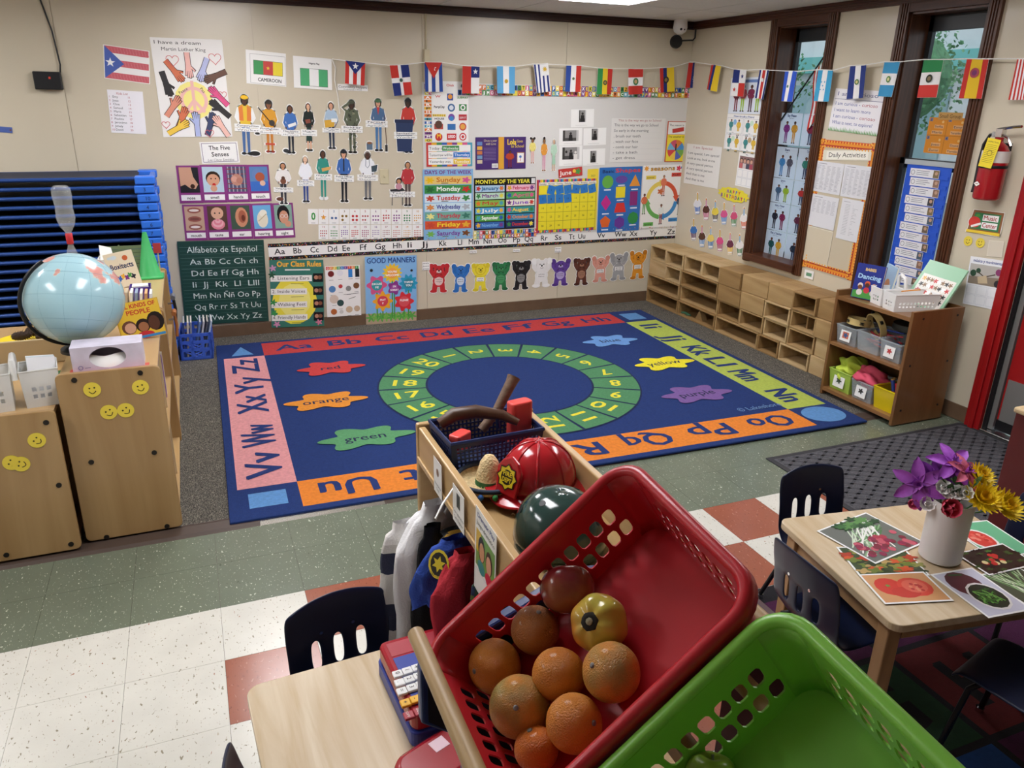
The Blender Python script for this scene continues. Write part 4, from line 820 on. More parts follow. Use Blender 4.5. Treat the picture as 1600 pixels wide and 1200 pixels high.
BF = [
 ('red and white striped flag with blue triangle and white star', 'back', [(541, 95), (570.6, 98), (569.5, 133), (537.6, 131)], seq(bands([R_, Wh, R_, Wh, R_]), tri(Bl))),
 ('flag of red and blue quarters with a white cross', 'back', [(608.8, 102), (637.5, 100.4), (644, 148), (614, 150)], dr),
 ('blue and white striped flag with red triangle and white star', 'back', [(663, 97.4), (691, 97.4), (691, 143.4), (665.3, 143.4)], seq(bands(['2a4a9a', Wh, '2a4a9a', Wh, '2a4a9a']), tri(R_))),
 ('half red flag with white star on a blue corner', 'back', [(722.8, 102.5), (749, 103.7), (749.8, 146), (723.4, 146)], chile),
 ('light blue and white flag with a small golden sun', 'back', [(776.6, 103), (804.5, 103.7), (804.5, 146), (775.7, 146)], seq(bands(['5fa8d8', Wh, '5fa8d8']), emb(.5, .55, .1, 'c8a030'))),
 ('narrow blue and white striped flag with a golden sun corner', 'back', [(832.6, 100), (854, 100), (861.4, 143.4), (838.4, 144.8)], uru),
 ('blue white and red flag folded at its lower edge', 'back', [(883, 101.7), (907.4, 102.5), (907.4, 145.7), (886, 141)], seq(bands(['2a4a9a', Wh, R_]), emb(.5, .5, .08, '5a7a5a'))),
 ('green yellow and red flag with dark emblem', 'back', [(933.8, 106), (956.8, 107.4), (956, 147.7), (933.8, 147)], seq(bands([Gr, Ye, R_]), emb(.5, .55, .14, '3a4a3a', 'a8803a'))),
 ('red and white horizontally banded flag with emblem on white', 'back', [(980.7, 107.4), (1004.6, 107.4), (1003.7, 147.7), (981.3, 147)], seq(bands([R_, Wh, R_], False), emb(.5, .5, .2, '3f7a4a', 'c8a87a'))),
 ('red blue and wide yellow flag with large dark crest', 'back', [(1029.6, 106), (1052, 104.6), (1054, 143.4), (1032.5, 144)], seq(bands([R_, Bl, Ye], True, [1, 1, 2]), emb(.42, .5, .2, '2a3230', '8a7a4a'))),
 ('red blue and yellow flag with an arc of white stars', 'back', [(1076.5, 97.4), (1095.7, 98), (1092, 138), (1072, 137)], seq(bands([R_, Bl, Ye]), ven)),
 ('plain red blue and yellow flag just past the room corner', 'right', [(1112, 101), (1127.5, 102.7), (1118, 142.8), (1104, 139.5)], bands([R_, Bl, Ye], True, [1, 1, 2])),
 ('white flag with one navy and one red square', 'right', [(1146, 107.8), (1166, 109.7), (1161, 151.7), (1142.7, 149)], pan),
 ('navy white and red striped flag with small crest', 'right', [(1187, 108.5), (1203, 109.7), (1193, 155), (1180, 153.5)], seq(bands([Bl, Wh, R_, Wh, Bl], True, [1, 1, 2, 1, 1]), emb(.5, .35, .13, 'e0dcd8'))),
 ('bright blue and white flag with tiny triangle emblem', 'right', [(1225.5, 110.8), (1246.5, 111.5), (1238, 158.7), (1221, 158)], seq(bands(['2f58c8', Wh, '2f58c8']), emb(.5, .5, .08, '4a7a6a'))),
 ('turquoise and white flag with five little stars', 'right', [(1278, 109), (1302.5, 109.7), (1293, 158.7), (1272, 158)], seq(bands(['3fa0cc', Wh, '3fa0cc']), honst)),
 ('dark blue and white flag with round green crest', 'right', [(1328, 102.7), (1354, 101.3), (1348, 153), (1324, 155)], seq(bands(['26387e', Wh, '26387e']), emb(.5, .5, .13, '4a7a4a', 'd8c88a'))),
 ('sky blue and white horizontally banded flag with green crest', 'right', [(1382.7, 96.5), (1406.7, 96.5), (1396, 151), (1370.7, 150.7)], seq(bands(['3f98c8', Wh, '3f98c8'], False), emb(.5, .5, .16, '5a8a4a', 'e0d8a0'))),
 ('green white and red banded flag with eagle emblem', 'right', [(1442.7, 93), (1474, 93), (1464, 152.5), (1434.7, 152)], seq(bands(['2f8a50', Wh, 'd03a34'], False), emb(.5, .5, .17, '3a4038', '8a7a5a'))),
 ('red and yellow flag with purple crest', 'right', [(1510.7, 92), (1544, 92), (1532, 154.7), (1499, 153)], seq(bands(['c8342c', 'e8c02a', 'c8342c'], True, [1, 2, 1]), emb(.5, .35, .2, 'a84a5a', '7a3a6a'))),
 ('red and white many striped flag above the fire extinguisher', 'right', [(1590.7, 92), (1622, 91), (1610, 156), (1575, 156)], bands([R_, Wh]*6+[R_])),
]
cord = []
bunt = thing('flag_bunting', 'long bunting of small national flags strung across both walls', 'bunting', (0, 0, 0))
for k, (lb_, plane, q, fn) in enumerate(BF):
    M, W, H = quad_frame(plane, q, .055)
    ph = k*1.7; am = .004+.0025*(k % 3)
    def warp(x, y, z, W=W, H=H, ph=ph, am=am):
        dn = 1-y/H; return (x-W/2+.006*dn*sin(ph), y-H/2, z+am*sin(4.5*x/W+ph)*(.2+dn))
    s = Sheet(W, H, -.002); s.warp = warp; s.cloth = True
    s.rect(-.005, -.005, 1.005, 1.005, 'e8e6e2'); base_m = s.m; s.m = MB(); s.z = .0006; fn(s)
    o = base_m.build('flag', 'flag_cloth', bunt, smooth=3); o.matrix_local = M; o['label'] = lb_; s.m.build('print', 'flag_cloth', o, smooth=3)
    P4 = [wallpt(plane, *c, .055) for c in q]; cord += [(P4[0], plane), (P4[1], plane)]
pts = [wallpt('back', 519, 92, .02)]+[p for p, _ in cord[:22]]+[Vector((XR-.07, YB-.09, cord[21][0].z+.005))]+[p for p, _ in cord[22:]]
MB().tube(pts, .0035, 6).build('cord', 'white_cord', bunt, smooth=1)
pts = [wallpt('back', *c, .012) for c in ((519, 93), (524, 105), (523, 125), (528, 150), (531, 178))]
tag(MB().tube(pts, .0035, 6).build('ribbon', 'white_cord', smooth=1), 'loose end of white ribbon hanging beside the mail carrier cut-out', 'ribbon')
# ================================================================= papers on the right wall
def kids(s, spec, b0=.2, b1=.95):
    for a, w, sk, tp, bt in spec: fig(s, a, w, b0, b1, skin=sk, top=tp, bot=bt)
s = poster('skills_card', 'pale blue card showing two children playing above the four-picture card', 'picture card', 'right', [(1144, 120), (1194, 122), (1190, 179), (1137, 177)], bg='dfe6f0', m='laminate_print'); s.rect(.15, .06, .9, .14, '6a86c0'); kids(s, ((.22, .3, '7a4a34', '8a2a4a', '7a2a3a'), (.42, .3, 'd8a284', 'c85a6a', '9ac03a'), (.66, .3, '5a3a2a', '7a2a4a', '4a2a3a'), (.86, .3, 'c08a66', 'd8e0e8', '9ac03a'))); fin(s)
s = poster('skills_card', 'white card of four framed pictures of children talking', 'picture card', 'right', [(1137, 178.8), (1190.5, 179.5), (1182, 239), (1130.5, 232)], m='laminate_print'); s.text('How to ask a friend', .2, .08, .05, '3a5aa0', w=.6, bold=.05)
for a, b in ((0, 0), (.5, 0), (0, .46), (.5, .46)): s.frame(.03+a, .1+b, .5+a, .54+b, .008, 'c8c8d0'); kids(s, ((a+.15, .18, '7a4a34', '3a8a8a', '3a8a8a'), (a+.38, .18, '5a3a2a', 'e0b83a', 'e0b83a')), .14+b, .6+b); s.ell(a+.26, b+.22, .05, ('8ab8e0', 'd0e8d0', 'b8a078', '5aa85a')[int(a*2+b*4) % 4]); s.rect(a+.1, b+.47, a+.42, b+.53, 'f4f4f4'); s.text('stop', a+.2, b+.52, .03, '222222')
fin(s)
s = poster('photo_calendar_sheet', 'white sheet with a group photo above six empty boxes by the window', 'paper sheet', 'right', [(1155.5, 238), (1181, 241), (1174, 296), (1148.5, 288.5)]); s.text('Who', .4, .07, .04, '2a3a6a'); s.rect(.08, .1, .95, .46, '8a6a6a'); [s.ell(.2+.2*i, .22, .09, ('3a2a20', '5a3a28', '2a2020', '6a4a38')[i]) for i in range(4)]; [s.ell(.2+.2*i, .24, .07, 'd0a088') for i in range(4)]; [s.rect(.11+.2*i, .31, .3+.2*i, .46, ('c86a6a', 'd8c8c8', '4a4a5a', 'a84a5a')[i]) for i in range(4)]
for i in range(6): s.frame(.06+.31*(i % 3), .5+.24*(i//3), .35+.31*(i % 3), .72+.24*(i//3), .008, 'b8bcc8')
fin(s)
s = poster('song_paper', 'white chart paper with a handwritten I am special song', 'chart', 'right', [(1074.5, 224), (1128, 230), (1121.7, 294.8), (1067.5, 286)], bg='e9e7e2'); s.text('I am Special', .2, .1, .06, 'b06a68', w=.55)
for i, t in enumerate(('I am special, I am special', 'Look at me, look at me', 'A very special person', 'A very special person', 'And that is me', 'And that is me')): s.text(t, .05, .25+.13*i, .06, '3a3a40', w=(.9, .8, .76, .76, .55, .55)[i])
fin(s)
s = cutout('birthday_sign', 'yellow wavy sign reading Happy Birthday in bubble letters', 'sign', 'right', [(1124, 289), (1170.7, 301), (1168, 321), (1122, 307)], d=.004, e=.008); s.blob(.5, .5, .5, .56, 'e8d83a', 13, .07, n=70)
for t, b in (('HAPPY', .45), ('BIRTHDAY!', .85)):
    n = len(t); [s.text(ch, .5+(i-(n-1)/2)*.095, b, .27, ('7a4aa0', '3a8a5a', 'c83a6a', '3a6ac0', 'd8602a')[i % 5], al='c', bold=.1) for i, ch in enumerate(t)]
cfin(s)
CK = ((1090, 320, 'e6e6ec', '4a78c0', 'white frosting and blue wrapper'), (1103.5, 329, '5a3226', 'c86a8a', 'chocolate frosting and pink wrapper'), (1117.7, 332, 'e8d04a', '4a3a2a', 'yellow frosting and brown wrapper'), (1131.5, 336, 'd85a92', '4a8ac8', 'pink frosting and light blue wrapper'), (1147, 339, 'd0507a', '4a8a4a', 'rose frosting and green wrapper'), (1162.5, 343, 'f0eae6', 'd8704a', 'white frosting and orange wrapper'), (1084, 361, '3f78c0', '5a2a5a', 'blue frosting and plum wrapper'), (1097, 371, '5a3a2a', '6a9ad0', 'chocolate frosting and sky blue wrapper'), (1110.7, 373.7, 'e8d070', '3a78b0', 'cream frosting and blue striped wrapper'), (1125, 378, 'd8508a', 'a83a6a', 'bright pink frosting and magenta wrapper'), (1141, 383, '6a2f4a', 'e0b83a', 'plum frosting and yellow wrapper'), (1156, 385, 'efecea', '3a7a4a', 'white frosting and dark green wrapper'))
for i, (u, v, c1, c2, t) in enumerate(CK):
    s = cutout('cupcake_cutout', 'paper cupcake with %s' % t, 'cut-out', 'right', (u-7.5, v-19, u+7.5, v+16), d=.003, e=.007, group='paper birthday cupcakes')
    s.poly([(.2, .6), (.8, .6), (.7, .95), (.3, .95)], c2); [s.line([(.35+.15*k, .62), (.38+.12*k, .94)], .03, 'f0f0f0') for k in range(3)]
    s.ell(.5, .52, .38, c1, rb=.14); s.ell(.5, .42, .28, c1, rb=.11); s.rect(.44, .05, .56, .36, ('e0c060', 'd890b0', '90b8d8')[i % 3]); s.ell(.5, .04, .06, 'f0a030'); s.rect(.3, .84, .7, .92, 'f4f4f4'); cfin(s)
# window cards, taped to the lower panes
def glass_poster(name, label, cat, y0, y1, z0, z1, x, bg, group=None):
    M = frame((x, (y0+y1)/2, (z0+z1)/2), (0, -1, 0), (0, 0, 1), (-1, 0, 0)); W, H = y1-y0, z1-z0
    o = MB().col(bg).box(-W/2, W/2, -H/2, H/2, 0, .0006).build(name, 'window_paper'); o.matrix_world = M; tag(o, label, cat, group); s = Sheet(W, H, .001); s.o = o; s.mat = 'window_paper'; return s
m = mat('window_paper', rough=.5, attr=True); m.node_tree.nodes['Principled BSDF'].inputs['Transmission Weight'].default_value = 0
# thin paper lets some daylight through
nt = m.node_tree; pb = nt.nodes['Principled BSDF']; tl = nt.nodes.new('ShaderNodeBsdfTranslucent'); mxs = nt.nodes.new('ShaderNodeMixShader'); mxs.inputs[0].default_value = .45
at_ = [n for n in nt.nodes if n.type == 'ATTRIBUTE'][0]; nt.links.new(at_.outputs['Color'], tl.inputs[0]); nt.links.new(pb.outputs[0], mxs.inputs[1]); nt.links.new(tl.outputs[0], mxs.inputs[2]); nt.links.new(mxs.outputs[0], nt.nodes['Material Output'].inputs[0])
XG = XR+.108
zr = [gx(1222, 176, XG).z, gx(1213, 226, XG).z, gx(1208, 277, XG).z, gx(1203, 315, XG).z, gx(1196, 357, XG).z, gx(1190, 400, XG).z]
yc = [gx(1219, 200, XG).y, gx(1253, 200, XG).y]; wcol = yc[0]-yc[1]
WC = [(('Say Please', 'a child asking politely'), ('Say Stop', 'a girl in a plum dress')), (('Share', 'a child in a wheelchair sharing'), ('Trade', 'a child holding a toy')), (('Ignore', 'a child covering ears'), ('Play', 'a child on grass')), (('Get a Timer', 'two children with a timer'), ('Wait', 'two children taking turns')), (('Get a Teacher', 'a teacher and a girl in yellow'), ('Ask', 'a boy in a navy shirt'))]
kc = [('8a3a8a', 'd8a03a'), ('4a90c8', '5a5a6a'), ('4a6a8a', 'a8c83a'), ('2a2a3a', '8a2a5a'), ('1f5a5a', 'e0b03a')]
for r in range(5):
    for c in range(2):
        t, d_ = WC[r][c]
        s = glass_poster('window_card', 'translucent window card titled %s showing %s' % (t, d_), 'picture card', yc[0]-wcol*(c+.97)-.004*c, yc[0]-wcol*c-.004*c, zr[r+1]+.004, zr[r]-(.012 if r == 1 else .0), XG, 'd6e2ee', 'cards taped to the window'); s.text(t, .5, .12, .07, '22407a', al='c', bold=.05); s.text(t, .5, .18, .035, '4a5a7a', al='c')
        if c == 0: kids(s, ((.33, .4, '7a4a34', kc[r][0], kc[r][0]), (.7, .4, '5a3626', kc[r][1], kc[r][1])), .25, .95)
        else: kids(s, ((.4, .45, '7a4a34', ('8a2a4a', '3a8a7a', 'c83a3a', '6a2a4a', '22344a')[r], '3a4a6a'),), .25, .95)
        fin(s)
# small American-style flag on a stick in the window
t = thing('stick_flag', 'striped red and white flag on a black stick leaning in the window', 'flag', (XR+.1, 0, 0)); a_ = gx(1220, 188, XR+.1); b_ = gx(1300, 70, XR+.1)
MB().cyl((0, a_.y, a_.z), (0, b_.y, b_.z), .006).build('stick', 'black_plastic', t, smooth=1)
b = MB(); q = [gx(*c, XR+.105) for c in ((1296, 78), (1274, 112), (1262, 205), (1296, 160))]
for i in range(9):
    k0, k1 = i/9, (i+1)/9; b.col(R_ if i % 2 == 0 else Wh); A = lambda k: q[0].lerp(q[1], k); D = lambda k: q[3].lerp(q[2], k)
    vs = [(.004+.01*sin(j*.9+i*.5), A(kk).lerp(D(kk), j/8).y, A(kk).lerp(D(kk), j/8).z) for kk in (k0, k1) for j in range(9)]
    b.add(vs, [(j, j+1, 9+j+1, 9+j) for j in range(8)])
b.build('cloth', 'flag_cloth', t, smooth=3)
s = poster('curious_chart', 'white handwritten chart about being curious with painted grass edge', 'chart', 'right', [(1305, 135), (1388, 146), (1372, 211), (1295, 205)], d=.004, bg='eeecf0')
s.text('I am curioso', .06, .16, .09, '5a5a8a', w=.8); s.line([(.02, .24), (.98, .24)], .006, '5a5a8a')
for i, (t, t2) in enumerate((('I am curious -', 'curioso'), ('I want to learn more', ''), ('I am curious -', 'curioso'), ('What is next, to explore?', ''))): s.text(t, .05, .38+.15*i, .08, '4a58a0', w=(.5, .72, .5, .8)[i]); t2 and s.text(t2, .58, .38+.15*i, .08, 'b05060', w=.3)
for i in range(34): s.poly([(.03*i, 1), (.03*i+.012, .88+.05*rr.random()), (.03*i+.026, 1)], '6aa85a')
fin(s)
# Daily Activities board
s = poster('activity_board', 'tan board framed by an orange scalloped border titled Daily Activities', 'bulletin board', 'right', [(1280, 216), (1374, 224), (1331, 440), (1252, 415)], bg='c9bda4', d=.003)
for i in range(3):
    k = .012+.03*i; c = ('d8502a', 'e8962f', 'b83a2a')[i]
    for (a0, b0, a1, b1) in ((0, k*s.W/s.H, 1, (k+.03)*s.W/s.H), (0, 1-(k+.03)*s.W/s.H, 1, 1-k*s.W/s.H), (k, 0, k+.03, 1), (.97-k, 0, 1-k, 1)): s.rect(a0, b0, a1, b1, c)
nz_ = 46
for i in range(nz_): s.ell(.1, (i+.5)/nz_, .014, 'f0b04a', n=8); s.ell(.9, (i+.5)/nz_, .014, 'f0b04a', n=8); s.ell(.03, (i+.5)/nz_, .014, 'f0b04a', n=8); s.ell(.97, (i+.5)/nz_, .014, 'f0b04a', n=8)
for i in range(20): s.ell((i+.5)/20, .1*s.W/s.H, .014, 'f0b04a', n=8); s.ell((i+.5)/20, 1-.1*s.W/s.H, .014, 'f0b04a', n=8); s.ell((i+.5)/20, .03*s.W/s.H, .014, 'f0b04a', n=8); s.ell((i+.5)/20, 1-.03*s.W/s.H, .014, 'f0b04a', n=8)
fin(s)
s = poster('heading_sign', 'tan sign reading Daily Activities', 'sign', 'right', [(1286.7, 231.5), (1362, 237.5), (1360, 253), (1286, 248)], d=.007, bg='e2dccb'); s.rect(.08, .1, .94, .9, 'f0ece0'); s.text('Daily Activities', .12, .7, .45, '16161a', w=.78); fin(s)
for q, t in (([(1277, 251), (1320, 256), (1311.5, 305), (1268, 298)], 'typed schedule sheet beside the window casing under the sign'), ([(1321, 256.5), (1365, 261), (1357, 314), (1312, 305.5)], 'densely typed lesson plan sheet on the orange bordered board'), ([(1270, 303.5), (1313, 309), (1301, 360), (1262, 351)], 'half empty typed sheet below the schedule on the board'), ([(1317, 310), (1352, 315), (1337, 378.7), (1305, 372)], 'long sheet with a narrow two column list on the board')):
    s = poster('typed_sheet', t, 'paper sheet', 'right', q, d=.007, bg='dedee2', m='laminate_print', group='typed sheets on the activity board'); two = 'list' in t; half = 'half' in t
    for i in range(20 if not half else 11):
        if two: s.line([(.2, .14+.038*i), (.42, .14+.038*i)], .008, '8a8a90'); s.line([(.55, .14+.038*i), (.55+.25*rr.random(), .14+.038*i)], .008, '8a8a90')
        else: [s.line([(.06+.18*k, .14+.04*i), (.06+.18*k+.15*rr.uniform(.5, 1), .14+.04*i)], .008, '9a9aa2') for k in range(5)]
    s.line([(.1, .07), (.4, .07)], .01, '6a6a72'); fin(s)
s = poster('clear_pocket', 'clear plastic pocket hanging empty on the lower part of the board', 'plastic pocket', 'right', [(1262, 352), (1302, 362), (1292, 418), (1253, 404)], d=.006, bg='d3c8b0', m='laminate_print', group='empty clear pockets'); s.frame(0, 0, 1, 1, .02, 'e6e0d0'); fin(s)
s = poster('small_picture_card', 'little white card with a green landscape picture below the board', 'card', 'right', [(1258, 421), (1272, 424), (1270, 437), (1256, 434)], d=.006); s.rect(.2, .3, .8, .7, '6a9a7a'); fin(s)
# window two: orange small group chart and blue pocket chart
y0, y1 = gx(1452, 190, XG).y, gx(1512, 190, XG).y
s = glass_poster('group_chart', 'orange chart with four numbered groups of names taped to the window', 'chart', y1, y0, gx(1440, 238, XG).z-.0, gx(1453, 183, XG).z, XG, 'e8a43a'); s.line([(.5, 0), (.5, 1)], .008, 'a86a1a'); s.line([(0, .5), (1, .5)], .008, 'a86a1a')
for k, (a, b, n1, n2) in enumerate(((.02, .02, 'Sofia', 'Maria'), (.52, .02, 'Emy', 'Yeraldin'), (.02, .52, 'Joao', 'Zuriel'), (.52, .52, 'David', 'Yamile'))):
    s.rect(a, b, a+.08, b+.09, '8a90b0'); s.text(str(k+1), a+.02, b+.08, .06, '16161a'); s.rect(a+.15, b+.18, a+.4, b+.28, 'f0c88a'); s.text(n1, a+.16, b+.26, .06, '2a2a5a', w=.22); s.rect(a+.1, b+.34, a+.4, b+.44, 'f0c88a'); s.text(n2, a+.11, b+.42, .06, '2a2a5a', w=.27); s.ell(a+.36, b+.1, .03, 'f4d88a')
fin(s)
zt_ = gx(1468, 172, XG-.004).z; s = glass_poster('group_heading', 'tan strip reading Small Group above the orange chart', 'sign', gx(1506, 178, XG).y, gx(1468, 178, XG).y, zt_-.055, zt_-.012, XG-.004, 'd8b06a'); s.text('Small Group', .05, .75, .5, '6a4a2a', w=.9); fin(s)
mat('blue_nylon', '2456c8', rough=.6, bump=(90, .1)); mat('clear_film', 'dfe8f4', rough=.15, trans=.0, alpha=.3)
pz1, pz0 = gx(1421, 256, XG-.01).z, .67; py0, py1 = gx(1419, 262, XG-.01).y, gx(1490, 262, XG-.01).y
t = thing('pocket_chart', 'bright blue daily schedule pocket chart hung in the window by the door', 'pocket chart', (XG-.02, (py0+py1)/2, pz0)); w = (py0-py1)/2; h = pz1-pz0
MB().box(0, .004, -w, w, 0, h).build('backing', 'blue_nylon', t); MB().box(-.006, .01, -w-.02, w+.02, h, h+.03).build('hanger_bar', mat('clear_acrylic', 'c8d0d4', rough=.15, alpha=.6), t)
for i in range(13):
    z = h-.02-(h-.05)*(i+1)/13
    MB().box(-.004, -.001, -w+.01, w-.01, z, z+.022).build('pocket', 'blue_nylon', t)
    sh = Sheet(2*w*.66, .05); sh.rect(0, 0, 1, 1, 'e2e2e6'); [sh.line([(.22, .25+.22*k), (.22+.5*rr.uniform(.6, 1), .25+.22*k)], .012, '55556a') for k in range(3)]; sh.ring(.1, .5, .07, .012, '4a4a5a', 14); sh.rect(.8, .05, .99, .95, rr.choice(('6a5a4a', '8a6a5a', '4a5a6a', '7a6a4a', '3a3a42'))); sh.ell(.9, .4, .05, 'c09a80')
    o = sh.m.build('schedule_strip', 'paper_print', t); o.matrix_local = frame((-.005, .02-.012*(i % 3), z+.03), (0, -1, 0), (0, 0, 1), (-1, 0, 0))
# papers between window and door
s = cutout('music_sign', 'chalkboard shaped sign with an apple reading Music Center', 'sign', 'right', [(1517, 326.7), (1568, 333), (1562.7, 372), (1509, 361)], d=.004, e=.004)
s.poly([(.12, 0), (1, 0), (1, 1), (.02, .95)], '8a5a34'); s.poly([(.18, .1), (.94, .1), (.93, .82), (.1, .8)], '2f7a4a'); s.rect(.0, .86, 1, .98, 'e8c83a'); s.rect(.42, .16, .88, .42, 'f4f0ee'); s.rect(.42, .48, .88, .74, 'f4f0ee'); s.text('Music', .44, .38, .18, 'a83a3a', w=.4, bold=.03); s.text('Center', .44, .7, .18, 'a83a3a', w=.42, bold=.03); s.blob(.2, .52, .16, .26, 'd03a30', 2, .1); s.ell(.27, .22, .07, '4a9a3a', rb=.06); s.line([(.12, .72), (.4, .55)], .06, 'f0ece8'); cfin(s)
def smiley(M, lb_, group, r=.034, sq=0):
    s = Sheet(2*r, 2*r, .0004); o = MB().col('e6cf48').prism([(r*cos(2*pi*i/24)*(1-.08*sq*(i % 5 == 0)), r*sin(2*pi*i/24)) for i in range(24)], 0, .0005).build('smiley_sticker', 'paper_print'); o.matrix_world = M; tag(o, lb_, 'sticker', group)
    s.z = .0007; s.ell(.36, .4, .055, '2a2410', n=10); s.ell(.64, .38, .055, '2a2410', n=10); s.line([(.3+.04*i, .6+.16*sin(pi*i/10)) for i in range(11)], .05, '2a2410'); s.m.build('print', 'paper_print', o)
for i, (u, v) in enumerate(((1512.5, 376.5), (1531.5, 379.5))):
    p0 = wallpt('right', u, v, .003); smiley(frame(p0, (0, -1, 0), (0, 0, 1), (-1, 0, 0)), ('yellow smiley sticker under the music sign by the window casing', 'yellow smiley sticker beside the clear square by the door')[i], 'smiley stickers on the wall', .028)
s = poster('clear_pocket', 'small clear plastic square beside the red door frame', 'plastic pocket', 'right', [(1545, 374.7), (1568.5, 378), (1566, 404), (1542.7, 398.7)], d=.003, bg='d8cfbd', m='laminate_print', group='empty clear pockets'); s.frame(0, 0, 1, 1, .03, 'e6e0d0'); fin(s)
s = poster('music_calendar', 'white sheet with maracas photo above six empty boxes by the door', 'paper sheet', 'right', [(1520, 400), (1569, 408), (1558.7, 484), (1501, 474.7)], d=.003, bg='eceef2'); s.text('música y movimiento', .1, .1, .055, '22408a', w=.84, bold=.04); s.rect(.04, .14, .98, .55, 'b8b4ae'); s.poly([(.04, .4), (.98, .36), (.98, .55), (.04, .55)], '8a7c6c'); s.ell(.16, .33, .09, '2a4a36'); s.ell(.3, .27, .07, '2a4a36'); s.ell(.88, .25, .09, '8a3a6a'); s.ell(.9, .48, .1, '2a2a30'); s.line([(.3, .3), (.5, .38), (.8, .3)], .03, '4a3a2a'); s.poly([(.3, .4), (.55, .34), (.62, .5), (.35, .53)], 'c8b494')
for i in range(6): s.frame(.05+.31*(i % 3), .58+.2*(i//3), .33+.31*(i % 3), .76+.2*(i//3), .006, 'c0c6d0')
fin(s)
# --- fire extinguisher
p0 = gx(1545, 290, 4.79); t = thing('fire_extinguisher', 'red fire extinguisher with yellow inspection tag on the wall by the door', 'fire extinguisher', (4.79, p0.y, 1.315))
mat('ext_red', 'a01820', rough=.22, coat=.4)
MB().lathe([(.0, 0), (.06, 0), (.068, .008), (.07, .02), (.07, .22), (.066, .255), (.05, .285), (.03, .3), (.022, .31), (.022, .33), (0, .33)], 24).build('cylinder', 'ext_red', t, smooth=.6)
b = MB(); b.box(-.018, .018, -.02, .02, .33, .375); b.cyl((0, 0, .33), (0, 0, .37), .018); v_ = b.build('valve', 'chrome', t, bevel=.002)
b = MB(); b.tube([(0, .02, .37), (0, -.06, .385), (0, -.11, .39)], .008, 6); b.tube([(0, .01, .355), (0, -.05, .33), (0, -.075, .29)], .007, 6); b.build('lever', 'chrome', t, smooth=1)
MB().tube([(0, .015, .35), (0, .06, .34), (0, .085, .29), (0, .09, .2), (0, .085, .08), (0, .085, .03)], [.009]*4+[.011, .014], 10).build('hose', 'black_plastic', t, smooth=1)
b = MB(); b.M = Matrix.Translation((0, 0, .17)); b.lathe([(.0715, 0), (.0725, .004), (.0725, .012), (.0715, .016)], 24, cap=False); b.build('strap', 'black_plastic', t, smooth=1)
b = MB(); b.M = Matrix.Translation((0, 0, .2)); b.lathe([(.0708, 0), (.0708, .06)], 24, cap=False); b.build('label_band', mat('label_white', 'dcd8d2', rough=.4), t, smooth=1)
MB().cyl((0, .03, .345), (-.012, .034, .345), .014).build('gauge', 'steel', t, smooth=1)
sh = Sheet(.075, .15); sh.rect(0, 0, 1, 1, 'e8d030'); sh.text('INSPECTION', .5, .14, .05, '1a1a1a', w=.8, al='c'); [sh.line([(.12, .22+.06*k), (.88, .22+.06*k)], .02, '4a4420') for k in range(11)]; sh.ring(.5, .5, .2, .03, '2a2410', 16)
o = sh.m.build('inspection_tag', 'paper_print', t); o.matrix_local = frame((-.078, -.02, .25), (.12, -.98, -.12), (.05, -.12, .99), (-1, -.1, 0))
sh = Sheet(.05, .028); sh.poly([(0, .5), (.5, 0), (1, .5), (.5, 1)], 'f0ece8'); sh.line([(.3, .5), (.7, .5)], .08, '8a2020'); o = sh.m.build('diamond_label', 'paper_print', t); o.matrix_local = frame((-.0712, .02, .085), (-.27, -.96, 0), (0, 0, 1), (-.96, .27, 0))
MB().box(.06, .08, -.025, .025, .14, .3).build('bracket', 'dark_metal', t)
# ================================================================= rugs
m = mat('rug_pile', rough=.95, attr=True, noise=(60, .1), bump=(420, .7))
RX, RY, RYAW, RW, RH = .6747, .5871, -.0185, 3.6183, 2.7094
t = thing('alphabet_rug', 'large blue classroom rug with alphabet border and number circle', 'rug', (RX, RY, .007), RYAW)
NAVY = '15326e'
b = MB().col(NAVY).prism([(0, 0), (RW, 0), (RW, RH), (0, RH)], 0, .013); o = b.build('base', 'rug_pile', t, bevel=.004)
s = Sheet(RW, RH, .0132); s.p = lambda a, b: (a, b)   # metric coordinates on the rug, origin at the corner by the cabinets
s.warp = lambda x, y, z: (x, y, z)
bw, hb = .055, .335                # plain edge, width of the letter bands
i0, i1 = bw+.0, bw+hb
def rc(x0, y0, x1, y1, c): s._put([(x0, y0), (x1, y0), (x1, y1), (x0, y1)], [(0, 1, 2, 3)], c)
def R2(u, v): 
    p = gz(u, v, .02); d = p-Vector((RX, RY, 0)); return (d.x*cos(-RYAW)-d.y*sin(-RYAW), d.x*sin(-RYAW)+d.y*cos(-RYAW))
x0, y1 = R2(413, 555.5); x1, _ = R2(978, 504); _, y0 = R2(466, 752); e = .045
rc(x0, y1, x1, RH-e, 'c23a3a'); rc(x0, e, x1, y0, 'e8862c'); rc(e, y0, x0, y1, 'e29a9c'); rc(x1, y0, RW-e, y1, 'b4c455')
def elp(cx, cy, rx, ry, c, n=40): s._put([(cx+rx*cos(2*pi*i/n), cy+ry*sin(2*pi*i/n)) for i in range(n)], [tuple(range(n))], c)
LBL = '5f93cc'
s._put([(.1, y1+.05), (x0-.07, y1+.05), (x0/2+.01, RH-.09)], [(0, 1, 2)], LBL); rc(x1+.07, y1+.06, RW-.1, RH-.09, LBL); rc(.09, .1, x0-.06, y0-.06, LBL); elp((x1+RW)/2-.01, y0/2+.02, .14, .115, LBL)
